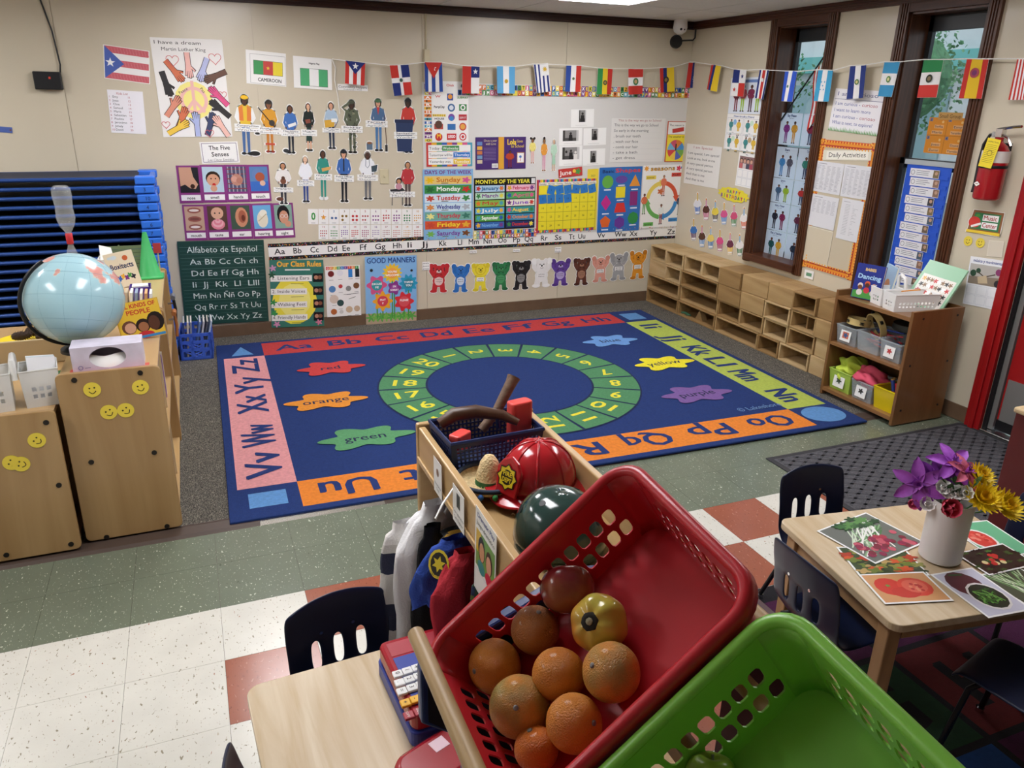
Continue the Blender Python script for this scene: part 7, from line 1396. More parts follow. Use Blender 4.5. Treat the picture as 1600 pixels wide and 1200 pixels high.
def flower(lb_, kind, u, v, face, sc, cols, dd=0):
    c = fpos(u, v, dd); f = Vector(face).normalized(); x = f.orthogonal().normalized(); t = thing('artificial_flower', lb_, 'flower', M=frame(c, x, f.cross(x), f), group='artificial flowers in the vase')
    def ring(n, L, W, tilt, m, off=0, curl=.3):
        me = None
        for k in range(n):
            if me is None: o = petal(L, W, curl).build('petal', m, t, smooth=3); me = o.data
            else: o = bpy.data.objects.new('petal', me); COL.objects.link(o); o.parent = t
            o.matrix_local = Matrix.Rotation(2*pi*k/n+off, 4, 'Z') @ Matrix.Rotation(tilt, 4, 'X')
    ms = [mat('petal_'+q, q, rough=.6, noise=(40, .15)) for q in cols]
    if kind == 'lily': ring(6, .075*sc, .034*sc, .35, ms[0], 0, -.4); ring(6, .03*sc, .012*sc, .9, ms[1], .3, .2)
    elif kind == 'rose': ring(6, .045*sc, .045*sc, .3, ms[0], 0, .6); ring(5, .034*sc, .04*sc, .7, ms[0], .4, .7); ring(4, .022*sc, .03*sc, 1.1, ms[1], .2, .6)
    elif kind == 'mum': ring(20, .055*sc, .011*sc, .12, ms[0], 0, .35); ring(18, .047*sc, .011*sc, .5, ms[0], .1, .4); ring(14, .036*sc, .010*sc, .9, ms[1], .2, .3)
    elif kind == 'puff': ring(9, .026*sc, .02*sc, .2, ms[0], 0, .5); ring(7, .02*sc, .018*sc, .8, ms[0], .3, .4)
    MB().sphere((0, 0, 0), .007*sc, 10, 6).build('centre', ms[-1], t, smooth=3)
    e = frame(c, x, f.cross(x), f).inverted(); p0 = e @ (VT+Vector((random.uniform(-.03, .03), random.uniform(-.03, .03), -.06))); MB().tube([(0, 0, -.004), (p0*.5)+Vector((0, 0, -.01)), p0], .002, 6).build('stem', mat('stem_green', '4a7a3c', rough=.6), t)
toC = (-.55, -.6, .55)
flower('large purple lily hanging over the vase side', 'lily', 1437, 752, (-.8, -.5, .25), 1.1, ('9a4ab0', 'b86ac8'), -.02); flower('deep purple lily in the middle of the bouquet', 'lily', 1462, 745, toC, 1.0, ('8a3aa8', '5a2a78'), 0); flower('upright purple lily at the top of the bouquet', 'lily', 1488, 730, (-.2, -.5, .8), 1.05, ('a04ac0', 'b070d0'), .02)
flower('pink and purple open lily beside the yellow flowers', 'lily', 1508, 740, (.1, -.6, .7), .85, ('d86a8a', 'a84ab8'), .01); flower('coral pink rose at the vase rim', 'rose', 1484, 781, (-.45, -.75, .45), 1.0, ('d8506a', 'c03a58'), -.06); flower('pink blossom low beside the vase', 'rose', 1431, 780, (-.8, -.5, .0), .6, ('d85a86', 'c84a70'), -.02)
for k, (u, v) in enumerate(((1482, 762), (1496, 763), (1508, 764), (1474, 755), (1449, 781))): flower('small white ruffled blossom', 'puff', u, v, toC, 1.15, ('f0eeec', 'e6e4dc'), -.035)
flower('yellow chrysanthemum closest to the vase', 'mum', 1534, 777, (-.3, -.55, .8), 1.15, ('f2d424', 'e4b81c'), -.02); flower('yellow chrysanthemum drooping outward past the others', 'mum', 1567, 794, (0, -.6, .75), 1.1, ('f2d626', 'e4b81c'), 0); flower('yellow bloom above the chrysanthemums', 'mum', 1528, 752, (0, -.5, .8), .85, ('f0d430', 'e0b420'), .03)
t = thing('foliage_sprig', 'dark green leaves between the flowers', 'leaves', VT-Vector((0, 0, .04))); me = None
for k in range(14):
    a = k*2.4; o = MB().grid(lambda u, v: ((.014*sin(pi*v))*(2*u-1), .08*v, .02*v*v), 3, 5).build('leaf', mat('leaf_dark', '3a5f34', rough=.5), t, smooth=3) if me is None else bpy.data.objects.new('leaf', me)
    if me is None: me = o.data
    else: COL.objects.link(o); o.parent = t
    o.location = (.025*cos(a), .025*sin(a), .05+.012*(k % 4)); o.rotation_euler = (.5+.1*(k % 3), 0, a)
# cabinet edge by the door
t = thing('wood_cabinet', 'wooden cabinet with dark red edge near the entrance mat', 'cabinet', (3.76, -1.0, .0095)); MB().box(0, .4, -.4, .33, .0, .6).build('body', 'birch', t, bevel=.004); MB().box(-.004, 0, -.4, .335, .0, .6).build('edge_band', mat('edge_red', '5a1a1c', rough=.4), t); MB().box(-.015, .42, -.41, .345, .6, .625).build('top', 'birch_edge', t, bevel=.008)
# ================================================================= toy cash register and phone
mat('toy_red', 'a0202c', rough=.25, coat=.3); mat('toy_blue', '31439a', rough=.35); mat('key_white', 'e8e8e8', rough=.4); mat('key_yellow', 'e8b02a', rough=.4); mat('key_red', 'a83440', rough=.4)
ZR = TH+.085
t = thing('cash_register', 'red and blue toy cash register on the small table', 'cash register', (.97, -1.09, TH+.0005)); t.rotation_euler = (0, 0, .06)
MB().prism(rrect(0, .165, -.27, 0, .02), 0, .04).build('base', 'toy_blue', t, bevel=.004); MB().prism(rrect(.004, .161, -.265, -.005, .018), .04, .085).build('body', 'toy_red', t, bevel=.008)
MB().box(.02, .15, -.235, -.075, .083, .0865).build('key_panel', 'toy_blue', t); MB().box(.02, .15, -.068, -.02, .083, .0858).build('recess', 'key_red', t)
inv = t.matrix_basis.inverted()
for txt, u, v, m in (('0', 621.4, 1054, 'key_white'), ('1', 636.4, 1049, 'key_white'), ('4', 651, 1044, 'key_white'), ('.', 624.6, 1067.5, 'key_white'), ('2', 639.4, 1062.4, 'key_white'), ('5', 654, 1057, 'key_white'), ('=', 628, 1081, 'key_white'), ('3', 643.4, 1075.4, 'key_white'), ('6', 658, 1070, 'key_white'), ('+', 633.6, 1099.4, 'key_yellow'), ('-', 649, 1093.6, 'key_yellow'), ('×', 664.6, 1087.4, 'key_yellow'), ('÷', 679.4, 1082, 'key_yellow'), ('OFF', 639, 1118.6, 'key_red'), ('ON/C', 655, 1113, 'key_red'), ('ENTER', 674, 1107, 'key_red')):
    p = gz(u, v, TH+.09); p = Matrix.Rotation(-.06, 4, 'Z') @ (p-t.location)
    if p.x > .145: continue
    wx = .011 if txt != 'ENTER' else .022
    k = MB().box(-wx, wx, -.0105, .0105, .0, .007).build('key', m, t, bevel=.002); k.location = (p.x, p.y, .0866)
    s = Sheet(.02, .02); s.text(txt, .5, .75, .5 if len(txt) == 1 else .28, '1a1a1a' if m != 'key_red' else 'e8d8d8', al='c', w=None if len(txt) == 1 else .85); o = s.m.build('symbol', 'paper_print', k); o.matrix_local = frame((0, 0, .0072), (0, -1, 0), (1, 0, 0), (0, 0, 1))
p = gz(668, 1180, TH+.04); t = thing('toy_phone', 'shiny red toy telephone at the near edge of the small table', 'toy phone', (p.x+.02, p.y-.02, TH+.0005), .35)
MB().prism(rrect(-.09, .12, -.06, .06, .04, 6), 0, .05).build('body', 'toy_red', t, bevel=.014, smooth=.5); MB().box(.0, .035, .01, .04, .05, .0508).build('sticker', mat('highlight_pink', 'e8c8d4', rough=.4), t)  # the pale pink slab is a highlight painted onto the glossy red body
# ================================================================= dress-up rack
mat('maple', 'c4a476', rough=.35, wood=('b39262', 'y', 4), coat=.15); mat('maple_in', 'b89868', rough=.4, wood=('a68554', 'y', 4))
DX0, DX1, DY0_, DY1_ = 1.2, 1.55, -1.56, -.655
t = thing('dress_up_rack', 'maple dress-up rack with a tray top and hanging clothes', 'rack', ((DX0+DX1)/2, (DY0_+DY1_)/2, 0)); hx = (DX1-DX0)/2; hy = (DY1_-DY0_)/2
for sx in (-1, 1):
    x0_, x1_ = sorted((sx*hx, sx*(hx-.02))); MB().box(x0_, x1_, -hy+.02, hy-.02, .815, .922).build('tray_rail', 'maple', t, bevel=.004)
    xr = sx*(hx-.01); 
    if sx < 0: MB().box(-hx-.006, -hx, -hy+.02, hy-.02, .815, .832).build('rail_bead', 'maple', t, bevel=.002)
for sy in (-1, 1): y0_, y1_ = sorted((sy*hy, sy*(hy-.02))); MB().box(-hx-.004, hx+.004, y0_, y1_, .0, .93).build('end_panel', 'maple', t, bevel=.006)
MB().box(-hx+.02, hx-.02, -hy+.02, hy-.02, .82, .834).build('tray_floor', 'maple_in', t); MB().cyl((0, -hy+.02, .775), (0, hy-.02, .775), .012).build('clothes_rod', 'maple', t, smooth=1); MB().box(-hx, hx, -hy+.02, hy-.02, .06, .08).build('bottom_board', 'maple_in', t)
ZTr = .8345
def rail_card(lb_, y, w, h, z, fn, tilt=0):
    o = MB().col('ecebe8').box(-w/2, w/2, -h/2, h/2, 0, .0008).build('label_card', 'laminate_print'); o.matrix_world = frame((DX0-.0075, y, z), (0, -cos(tilt), sin(tilt)), (0, sin(tilt), cos(tilt)), (-1, 0, 0)); tag(o, lb_, 'label', 'cards on the rack rail'); s = Sheet(w, h, .001); s.o = o; s.mat = 'laminate_print'; fn(s); fin(s)
rail_card('white label card with a small tool picture on the rack rail', -.885, .07, .1, .865, lambda s: (s.ell(.5, .35, .16, '8a6a4a'), s.text('Herramientas', .5, .75, .07, '222222', w=.8, al='c'), s.text('Tools', .5, .88, .07, '222222', al='c')))
rail_card('white label card with a cash register picture on the rack rail', -1.055, .085, .1, .865, lambda s: (s.rect(.35, .12, .65, .5, '2a2a2e'), s.text('Caja registradora', .5, .72, .08, '222222', w=.9, al='c'), s.text('Cash Register', .5, .88, .08, '222222', w=.8, al='c')))
def d_play(s):
    s.text('Dramatic Play', .5, .1, .05, '1f3a8a', w=.82, al='c', bold=.04); s.text('Juego dramático', .5, .19, .05, '333333', w=.86, al='c'); s.rect(.06, .24, .96, .68, '6a9a4a'); s.rect(.06, .24, .3, .5, 'd8b030'); s.ell(.34, .42, .17, '1a1412', rb=.15); s.ell(.35, .45, .12, 'c8906c', rb=.11); s.ell(.34, .64, .18, '2a8a8a', rb=.08); s.ell(.7, .45, .16, '3a2218', rb=.14); s.ell(.69, .48, .12, 'd8a282', rb=.11); s.ell(.72, .65, .18, 'c83048', rb=.08); s.frame(.06, .72, .96, .98, .008, 'b8b8c0')
rail_card('large white Dramatic Play poster hanging from the rack rail', -1.24, .13, .22, .83, d_play, -.05)
# --- things in the tray
bx_ = (DX0+DX1)/2
mat('basket_navy', '22325e', rough=.45)
def mesh_basket(t, w, d, h, m, nx, ny, nz, hole=.62, tap=.9):
    T4 = [(-w/2, -d/2), (w/2, -d/2), (w/2, d/2), (-w/2, d/2)]; B4 = [(x*tap, y*tap) for x, y in T4]
    for e in range(4):
        a0, a1 = Vector((*T4[e], h)), Vector((*T4[(e+1) % 4], h)); c0, c1 = Vector((*B4[e], 0)), Vector((*B4[(e+1) % 4], 0)); n = nx if e % 2 == 0 else ny; b = MB()
        P = lambda i, j: (c0.lerp(c1, i/n)).lerp(a0.lerp(a1, i/n), j/nz)
        for i in range(n):
            for j in range(nz):
                p = [P(i, j), P(i+1, j), P(i+1, j+1), P(i, j+1)]
                if 0 < j < nz-1 and 0 < i < n-1: cc = sum(p, Vector())/4; q = [cc+(v-cc)*hole for v in p]; b.add(p+q, [(k, (k+1) % 4, 4+(k+1) % 4, 4+k) for k in range(4)])
                else: b.add(p, [(0, 1, 2, 3)])
        b.build('wall', m, t, solid=.003)
    MB().add([(*p, .001) for p in B4], [(0, 1, 2, 3)]).build('bottom', m, t, solid=.003); MB().tube([(*p, h) for p in T4], .006, 6, closed=True).build('rim', m, t)
tb_ = thing('tool_basket', 'navy woven plastic basket of toy tools on the rack tray', 'basket', (bx_-.01, -.775, ZTr+.0005), .05); mesh_basket(tb_, .27, .17, .11, 'basket_navy', 22, 14, 9)
mat('leather_brown', '4a3020', rough=.4, noise=(25, .2)); mat('coral_plastic', 'e0504a', rough=.35)
t = thing('toy_saw', 'curved dark brown toy handle lying across the navy basket', 'toy tool', (bx_-.04, -.79, ZTr+.125), -.1, 'toys in the navy basket'); MB().tube([(-.1, .02, .0), (-.06, .025, .022), (0, .02, .028), (.07, .0, .018), (.11, -.02, .0)], [.016, .02, .019, .015, .01], 10).build('handle', 'leather_brown', t, smooth=1)
t = thing('toy_hatchet', 'brown wood-grain toy handle standing up in the navy basket', 'toy tool', (bx_+.04, -.74, ZTr+.05), 0, 'toys in the navy basket'); MB().tube([(-.05, 0, .03), (.0, .01, .08), (.05, .03, .15), (.06, .035, .165)], [.014, .014, .017, .02], 10).build('handle', mat('grain_brown', '7a6250', rough=.5, wood=('5a4434', 'x', 20)), t, smooth=1)
t = thing('toy_mallet', 'coral red toy block tool at the end of the navy basket', 'toy tool', (bx_+.09, -.775, ZTr+.045), .2, 'toys in the navy basket'); MB().prism(rrect(-.035, .035, -.02, .02, .012), 0, .125).build('head', 'coral_plastic', t, bevel=.005); MB().tube([(-.03, 0, .08), (-.06, -.01, .1), (-.08, -.01, .09), (-.07, 0, .06)], .006, 8).build('loop', 'basket_navy', t, smooth=1)
t = thing('toy_wrench', 'coral red toy tool end in the near corner of the navy basket', 'toy tool', (bx_-.1, -.82, ZTr+.07), .6, 'toys in the navy basket'); MB().prism(rrect(-.03, .03, -.018, .018, .008), 0, .05).build('head', 'coral_plastic', t, bevel=.004)
# mini sombrero
p = gz(762, 718, ZTr+.02); t = thing('mini_sombrero', 'small straw sombrero with pompom trim next to the basket', 'hat', (1.312, -.945, ZTr), .2); mat('straw', 'd8c090', rough=.8, bump=(160, .5), noise=(90, .15))
MB().lathe([(.085, .04), (.08, .028), (.06, .022), (.036, .024), (.032, .05), (.022, .085), (.012, .1), (0, .104)], 28, cap=False).build('straw_body', 'straw', t, smooth=3, solid=.003)
MB().tube([(.084*cos(a), .084*sin(a), .042) for a in [2*pi*i/28 for i in range(28)]], .006, 6, closed=True).build('brim_braid', mat('braid_dark', '24344a', rough=.7), t, smooth=3)
for k in range(16): a = 2*pi*k/16; MB().sphere((.092*cos(a), .092*sin(a), .03), .008, 8, 6).build('pompom', mat('pom_%d' % (k % 4), ('e8e6e2', 'c8303a', '2a5a9a', '3a8a4a')[k % 4], rough=.9), t, smooth=3)
MB().tube([(-.08, -.02, .03), (-.12, -.03, .06), (-.17, -.06, .04), (-.2, -.08, .02)], .003, 6).build('cord', 'white_plastic', t)
MB().lathe([(.037, .026), (.0355, .04)], 24, cap=False).build('band', mat('band_green', '3a7a4a', rough=.7), t)
# fire helmet
p = gz(840, 728, ZTr+.06); t = thing('fire_helmet', 'shiny red toy fire helmet with yellow badge on the rack tray', 'helmet', (p.x-.015, p.y-.035, ZTr), .42); mat('helmet_red', 'b01a24', rough=.18, coat=.5)
def dome(u, v):
    a = 2*pi*u; th = (pi/2)*(1-v); rr_ = sin(th)**.85 if v < 1 else 0; return (.105*rr_*cos(a), .09*rr_*sin(a), .035+.112*cos(th))
MB().lathe([(.08, 0), (.085, .002), (.085, .036)], 28, cap=False).build('shade_ring', 'black_plastic', t, smooth=1)  # added black ring: paints the shadow under the brim and props the helmet
b = MB(); b.grid(dome, 40, 12, closed=True); b.build('crown', 'helmet_red', t, smooth=3, solid=.003)
def brim(u, v):
    a = 2*pi*u; back = max(0, cos(a)); r = 1+v*(.35+.15*back**2); return (.105*r*cos(a), .09*(1+v*.42)*sin(a), .037-.02*v-.02*v*back+.014*sin(2*a)**2*v)
b = MB(); b.grid(brim, 48, 6, closed=True); b.build('brim', 'helmet_red', t, smooth=3, solid=.003)
b = MB()
for k in range(8):
    a = 2*pi*k/8; b.tube([tuple(Vector(dome(k/8, v))*1.003+Vector((0, 0, .001))) for v in [i/12 for i in range(13)]], .0035, 6)
b.build('ridge_ribs', 'helmet_red', t, smooth=3)
sh = Sheet(.07, .08); sh.star(.5, .5, .5, '1a1812', 8, q=.78); sh.star(.5, .5, .44, 'd8c02a', 8, q=.78); sh.ell(.5, .5, .28, '1a1812'); sh.text('FIRE', .5, .46, .14, 'e0c82c', w=.44, al='c', bold=.05); sh.text('DEPT', .5, .66, .14, 'e0c82c', w=.44, al='c', bold=.05)
b = MB(); b.M = frame((-.112, 0, .085), (0, -1, 0), (.22, 0, .975), (-.975, 0, .22)); b.prism([(-.034, -.045), (.034, -.045), (.04, .02), (.025, .042), (0, .055), (-.025, .042), (-.04, .02)], -.012, .0); b.build('shield_mount', 'helmet_red', t, bevel=.004); o = sh.m.build('badge', 'laminate_print', t); o.matrix_local = frame((-.1135, 0, .087), (0, -1, 0), (.22, 0, .975), (-.975, 0, .22))
# green sports helmet
p = gz(868, 825, ZTr+.05); t = thing('batting_helmet', 'glossy dark green toy helmet with air holes on the rack tray', 'helmet', (p.x+.01, p.y-.0, ZTr), .2); mat('helmet_green', '203c38', rough=.15, coat=.6)
b = MB(); b.grid(lambda u, v: (.1*cos(2*pi*u)*cos(pi/2*v)**.75, .112*sin(2*pi*u)*cos(pi/2*v)**.75, .02+.118*sin(pi/2*v)), 40, 14, closed=True); b.build('shell', 'helmet_green', t, smooth=3, solid=.004)
MB().lathe([(.098, 0), (.103, .004), (.103, .022), (.098, .026)], 36, cap=False).build('edge_band', 'helmet_green', t, smooth=1)
for a, v in ((2.6, .42), (3.9, .42), (1.2, .42), (5.2, .42), (3.2, .72), (.2, .7)):
    q = Vector((.1*cos(a)*cos(pi/2*v)**.75, .112*sin(a)*cos(pi/2*v)**.75, .02+.118*sin(pi/2*v))); n = Vector((q.x, q.y, (q.z-.02)*.8)).normalized(); MB().cyl(q-n*.002, q+n*.0028, .008, n=12).build('air_hole', 'black_plastic', t)
# --- hanging clothes
mat('cloth', rough=.85, attr=True, bump=(220, .25))
def garment(lb_, cx, y, zt, zb, hw, th, zones, wave=.012, sl=None, seed=0, cat='costume', name='costume'):
    t = thing(name, lb_, cat, (cx, y, zb), 0, 'dress-up clothes on the rack'); rg = random.Random(seed); ph = rg.uniform(0, 6); H = zt-zb
    def P(u, v):
        a = 2*pi*u; k = .3+.7*min(1, (1-v)*5.5) if v > .82 else 1; w = hw*(k*(.86+.14*(1-v))); z = H*v-(.05*abs(cos(a)) if v > .9 else 0)
        return (w*cos(a), th*sin(a)*(.6+.5*(1-v))+wave*sin(5*w/hw*cos(a)*2+ph)*(1-v*.8), z)
    n, m = 40, 24; b = MB(); vs = [P(i/n, j/m) for j in range(m+1) for i in range(n)]; k0 = len(b.v)
    for j in range(m):
        for i in range(n):
            c = zones((i+.5)/n, (j+.5)/m); b.cc = lin(c); b.f.append((j*n+i, j*n+(i+1) % n, (j+1)*n+(i+1) % n, (j+1)*n+i)); b.c.append(b.cc)
    b.v += [Vector(v) for v in vs]; b.build('body', 'cloth', t, smooth=3)
    MB().tube([(0, 0, H-.01), (0, 0, H+.03), (.012, 0, H+.05), (bx_-cx, 0, .775-zb+.013)], .002, 6).build('hanger_hook', 'steel', t)
    for (pts, r, zs) in sl or []:
        pts = [Vector(p)-Vector((cx, y, zb)) for p in pts]; L = len(pts)-1; q, n = 26, 26; b = MB(); vs = []; p1, p2 = rg.uniform(0, 6), rg.uniform(0, 6)
        for i in range(q+1):
            f = i/q*L; k = min(int(f), L-1); c = pts[k].lerp(pts[k+1], f-k); s_ = i/q
            for j in range(n):
                a = 2*pi*j/n; rad = 1+.16*sin(2*a+p1+3*s_)+.12*sin(4*a+p2-7*s_)+.07*sin(7*a+9*s_+p1); wd = r*(.75+.35*s_) if s_ > .08 else r*.55
                vs.append((c.x+wd*rad*cos(a)*1.15, c.y+wd*.55*rad*sin(a), c.z+.012*sin(3*a+p2)*(s_ > .96)))
        for i in range(q):
            for j in range(n): b.f.append((i*n+j, i*n+(j+1) % n, (i+1)*n+(j+1) % n, (i+1)*n+j)); b.c.append(lin(zs((i+.5)/q)))
        b.v = [Vector(v) for v in vs]; b.build('sleeve', 'cloth', t, smooth=3)
    return t
def bandz(f): return '2a2e44' if (.28 < f < .46 or .66 < f < .82) else ('c9c6c2' if f > .2 else 'e4e2e0')
garment('white cook coat with a reflective banded sleeve at the rack end', 1.27, -.79, .775, .3, .17, .03, lambda u, v: 'e2e2e4' if (v > .15) else ('16171b' if v > .1 else 'd8d8da'), seed=1, sl=[([(1.2, -.83, .765), (1.14, -.85, .64), (1.155, -.86, .45), (1.135, -.87, .28)], .06, lambda f: 'e4e4e6'), ([(1.13, -.79, .7), (1.1, -.81, .55), (1.085, -.83, .3)], .05, bandz)])
garment('black costume coat hanging beside the white coat', 1.3, -.88, .77, .22, .155, .025, lambda u, v: '17181c', seed=2, sl=[([(1.17, -.9, .74), (1.15, -.91, .55), (1.16, -.92, .3)], .035, lambda f: '131418')])
garment('gold and black fire jacket on the rack', 1.3, -.94, .775, .4, .15, .025, lambda u, v: 'a8802c' if int(u*14+v*3) % 3 else '2a2418', seed=3)
garment('royal blue police shirt with a round yellow badge', 1.3, -1.0, .78, .49, .155, .025, lambda u, v: '23449a', seed=4, sl=[([(1.2, -1.01, .76), (1.145, -1.03, .69), (1.14, -1.04, .6)], .05, lambda f: '23449a')])
sh = Sheet(.062, .075); sh.ell(.5, .5, .5, 'd8c42e', rb=.5); sh.ell(.5, .5, .4, '1c1a14', rb=.4); sh.star(.5, .5, .34, 'd8c42e', 6, q=.5); sh.text('FIRE DEPT.', .5, .95, .1, '1c1a14', w=.6, al='c')
bo = [o for o in bpy.data.objects if o.get('label', '').startswith('royal blue')][0]; o = sh.m.build('badge', 'paper_print', bo); o.matrix_local = Matrix.Translation((1.135-1.3, -1.075+1.0, .735-.49)) @ Matrix(((.55, .25, -.8, 0), (-.83, .1, -.55, 0), (-.06, .96, .26, 0), (0, 0, 0, 1)))
garment('red costume tunic with black and yellow trim', 1.31, -1.08, .79, .49, .16, .028, lambda u, v: '1a1a1a' if .46 < u < .48 or .52 < u < .54 else ('d8b048' if .44 < u < .56 else 'a82030'), seed=5, sl=[([(1.2, -1.09, .77), (1.16, -1.11, .68), (1.17, -1.12, .52)], .048, lambda f: 'b02634')])
garment('dark green plaid shirt behind the Dramatic Play poster', 1.32, -1.17, .78, .49, .15, .025, lambda u, v: ('2a3a5a', '2f4a34', '1c2a24', '6a7a3a')[(int(u*22)+int(v*18)) % 4], seed=6)
garment('grey pixel camouflage jacket low on the rack', 1.335, -1.03, .52, .1, .135, .03, lambda u, v: random.choice(('8e9088', '5e625c', 'b4b6ae', '3e423e')), seed=8, wave=.02)
tag(MB().prism(rrect(-.1, .1, -.2, .2, .03), 0, .02).build('red_cape', mat('cape_red', 'a82a3a', rough=.7), loc=(1.33, -1.25, .55)), 'folded red cape under the rack clothes', 'cape'); bpy.data.objects['red_cape'].rotation_euler = (.3, -.9, 0)
# ================================================================= market stand with the fruit baskets
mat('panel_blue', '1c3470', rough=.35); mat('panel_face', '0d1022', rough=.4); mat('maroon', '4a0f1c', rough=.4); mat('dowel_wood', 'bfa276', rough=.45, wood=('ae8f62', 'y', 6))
A_, B_, C_, D_ = Vector((.922, -1.77, 1.074)), Vector((1.189, -1.789, 1.314)), Vector((1.186, -2.058, 1.298)), Vector((.918, -2.04, 1.058))
cen = (A_+B_+C_+D_)/4; e1 = (B_-A_).normalized(); e2 = (A_-D_); e2 = (e2-e1*e2.dot(e1)).normalized(); en = e1.cross(e2).normalized()
BLn, BWd, BDp = .372, .282, .105
t = thing('market_stand', 'sloping wooden market stand with blue and maroon sides under the baskets', 'display stand', (0, 0, 0)); 
for y0_, y1_ in ((-1.765, -1.745), (-2.75, -2.73)):
    b = MB(); b.M = Matrix(((1, 0, 0, 0), (0, 0, -1, y1_), (0, 1, 0, 0), (0, 0, 0, 1))); b.prism([(.965, .02), (.965, .9), (.902, .95), (.902, 1.045), (1.14, 1.148), (1.19, 1.14), (1.19, .02)][::-1], 0, .02); o = b.build('side_panel', 'panel_blue', t, bevel=.004)
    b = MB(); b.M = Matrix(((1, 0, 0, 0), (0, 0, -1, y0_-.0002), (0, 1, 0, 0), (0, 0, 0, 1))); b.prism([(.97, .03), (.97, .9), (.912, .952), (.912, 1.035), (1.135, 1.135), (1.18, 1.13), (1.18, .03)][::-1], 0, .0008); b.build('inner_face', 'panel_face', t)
MB().box(.966, .98, -2.73, -1.766, .3, .915).build('front_board', 'maroon', t); MB().box(1.29, 1.305, -2.73, -1.93, .3, 1.19).build('back_board', 'maroon', t); MB().box(1.17, 1.29, -1.9, -1.766, .3, .32).build('foot_board', 'maroon', t)
for off, du in ((.0, -BLn/2-.03), (-.02, -.1), (-.02, 0), (-.02, .1), (-.02, .17)):
    q = cen+e1*du-en*(BDp+.045) if du > -.18 else Vector((.897, 0, 1.11))
    MB().cyl((q.x, -2.73, q.z), (q.x, -1.766, q.z), .0125 if du > -.18 else .0115, n=14).build('dowel', 'dowel_wood', t, smooth=1)
for k in range(2): MB().cyl((.96+.07*k, -1.7665, 1.02+.02*k), (.96+.07*k, -1.768, 1.02+.02*k), .006, n=10).build('bolt_cap', 'coral_plastic', t)
def fruit_basket(lb_, c, m, L=BLn, Wd=BWd, D=BDp, nl=12, nw=9):
    t = thing('fruit_basket', lb_, 'basket', M=frame(c, e1, e2, en), group='plastic fruit baskets'); th = .0025; rt_ = .035; tap = .9
    def corner(h): k = tap+(1-tap)*h; return L/2*k, Wd/2*k, rt_*k
    def loop(h, n=6):
        a, b_, r = corner(h); return [(x, y, -D+D*h) for x, y in rrect(-a, a, -b_, b_, r, n)]
    hs = [0, .12, .22, .78, .88, 1.0]
    # straight walls with staggered rounded holes, plain curved corners
    for e in range(4):
        b = MB()
        def S(f, h, e=e):
            a, b_, r = corner(h); z = -D+D*h
            if e == 0: return Vector((a, -b_+r+(2*b_-2*r)*f, z))
            if e == 1: return Vector((a-r-(2*a-2*r)*f, b_, z))
            if e == 2: return Vector((-a, b_-r-(2*b_-2*r)*f, z))
            return Vector((-a+r+(2*a-2*r)*f, -b_, z))
        n = nl if e % 2 else nw; rows_ = [(.14, .45), (.45, .76)]
        for (h0, h1) in ((0, .14), (.76, 1)):
            for i in range(n): b.add([S(i/n, h0), S((i+1)/n, h0), S((i+1)/n, h1), S(i/n, h1)], [(0, 1, 2, 3)])
        for ri, (h0, h1) in enumerate(rows_):
            edges = [0]+[(i+.5)/n for i in range(n)]+[1] if ri % 2 else [i/n for i in range(n+1)]
            for i in range(len(edges)-1):
                f0, f1 = edges[i], edges[i+1]; full = (f1-f0)*n > .9; K = 16
                if not full: b.add([S(f0, h0), S(f1, h0), S(f1, h1), S(f0, h1)], [(0, 1, 2, 3)]); continue
                out, inn = [], []
                for k in range(K):
                    an = 2*pi*(k+.5)/K; cx, cy = cos(an), sin(an); mx_ = max(abs(cx), abs(cy)); out.append((.5+.5*cx/mx_, .5+.5*cy/mx_)); sg = 1/((abs(cx)**4+abs(cy)**4)**.25); inn.append((.5+.36*cx*sg, .5+.36*cy*sg))
                # add exact corners
                vs = [S(f0+(f1-f0)*p[0], h0+(h1-h0)*p[1]) for p in out]+[S(f0+(f1-f0)*p[0], h0+(h1-h0)*p[1]) for p in inn]; b.add(vs, [(k, (k+1) % K, K+(k+1) % K, K+k) for k in range(K)])
                cs_ = [S(f0, h0), S(f1, h0), S(f1, h1), S(f0, h1)]
                for ci, kk in ((2, K//8), (3, 3*K//8), (0, 5*K//8), (1, 7*K//8)): b.add([vs[(kk-1) % K], cs_[ci], vs[kk % K]], [(0, 1, 2)])
        b.build('wall', m, t, solid=th)
    n = len(loop(0, 6))
    for ci in range(4):
        b = MB(); b.grid(lambda u, v: loop(v, 6)[ci*7+int(round(u*6))], 6, 4); b.build('corner', m, t, smooth=3, solid=th)
    b = MB(); b.add(loop(0, 6), [tuple(range(n))]); b.build('floor', m, t, solid=th)
    b = MB(); pr_ = [(0, -.006), (.0, .003), (.004, .006), (.011, .006), (.0145, .002), (.015, -.012)]
    base_ = loop(1, 6); vs = []
    for (x, y, z) in base_:
        d = Vector((x, y, 0)); a, b2, r = corner(1); nx_ = Vector((max(0, abs(x)-(a-r))*(1 if x > 0 else -1), max(0, abs(y)-(b2-r))*(1 if y > 0 else -1), 0)); nx_ = nx_.normalized() if nx_.length > 1e-6 else d.normalized()
        vs += [(x+nx_.x*o_, y+nx_.y*o_, z+dz) for o_, dz in pr_]
    kk = len(pr_); b.add(vs, [(i*kk+j, ((i+1) % n)*kk+j, ((i+1) % n)*kk+j+1, i*kk+j+1) for i in range(n) for j in range(kk-1)]); b.build('rim', m, t, smooth=3, solid=.002)
    return t
def plastic(name, c):
    m = mat(name, c, rough=.3, spec=.5); p = m.node_tree.nodes['Principled BSDF']; p.inputs['Subsurface Weight'].default_value = .15; p.inputs['Subsurface Radius'].default_value = (.01, .004, .004); p.inputs['Subsurface Scale'].default_value = .5; return m
plastic('basket_red', 'bc2430'); plastic('basket_green', '82c44c')
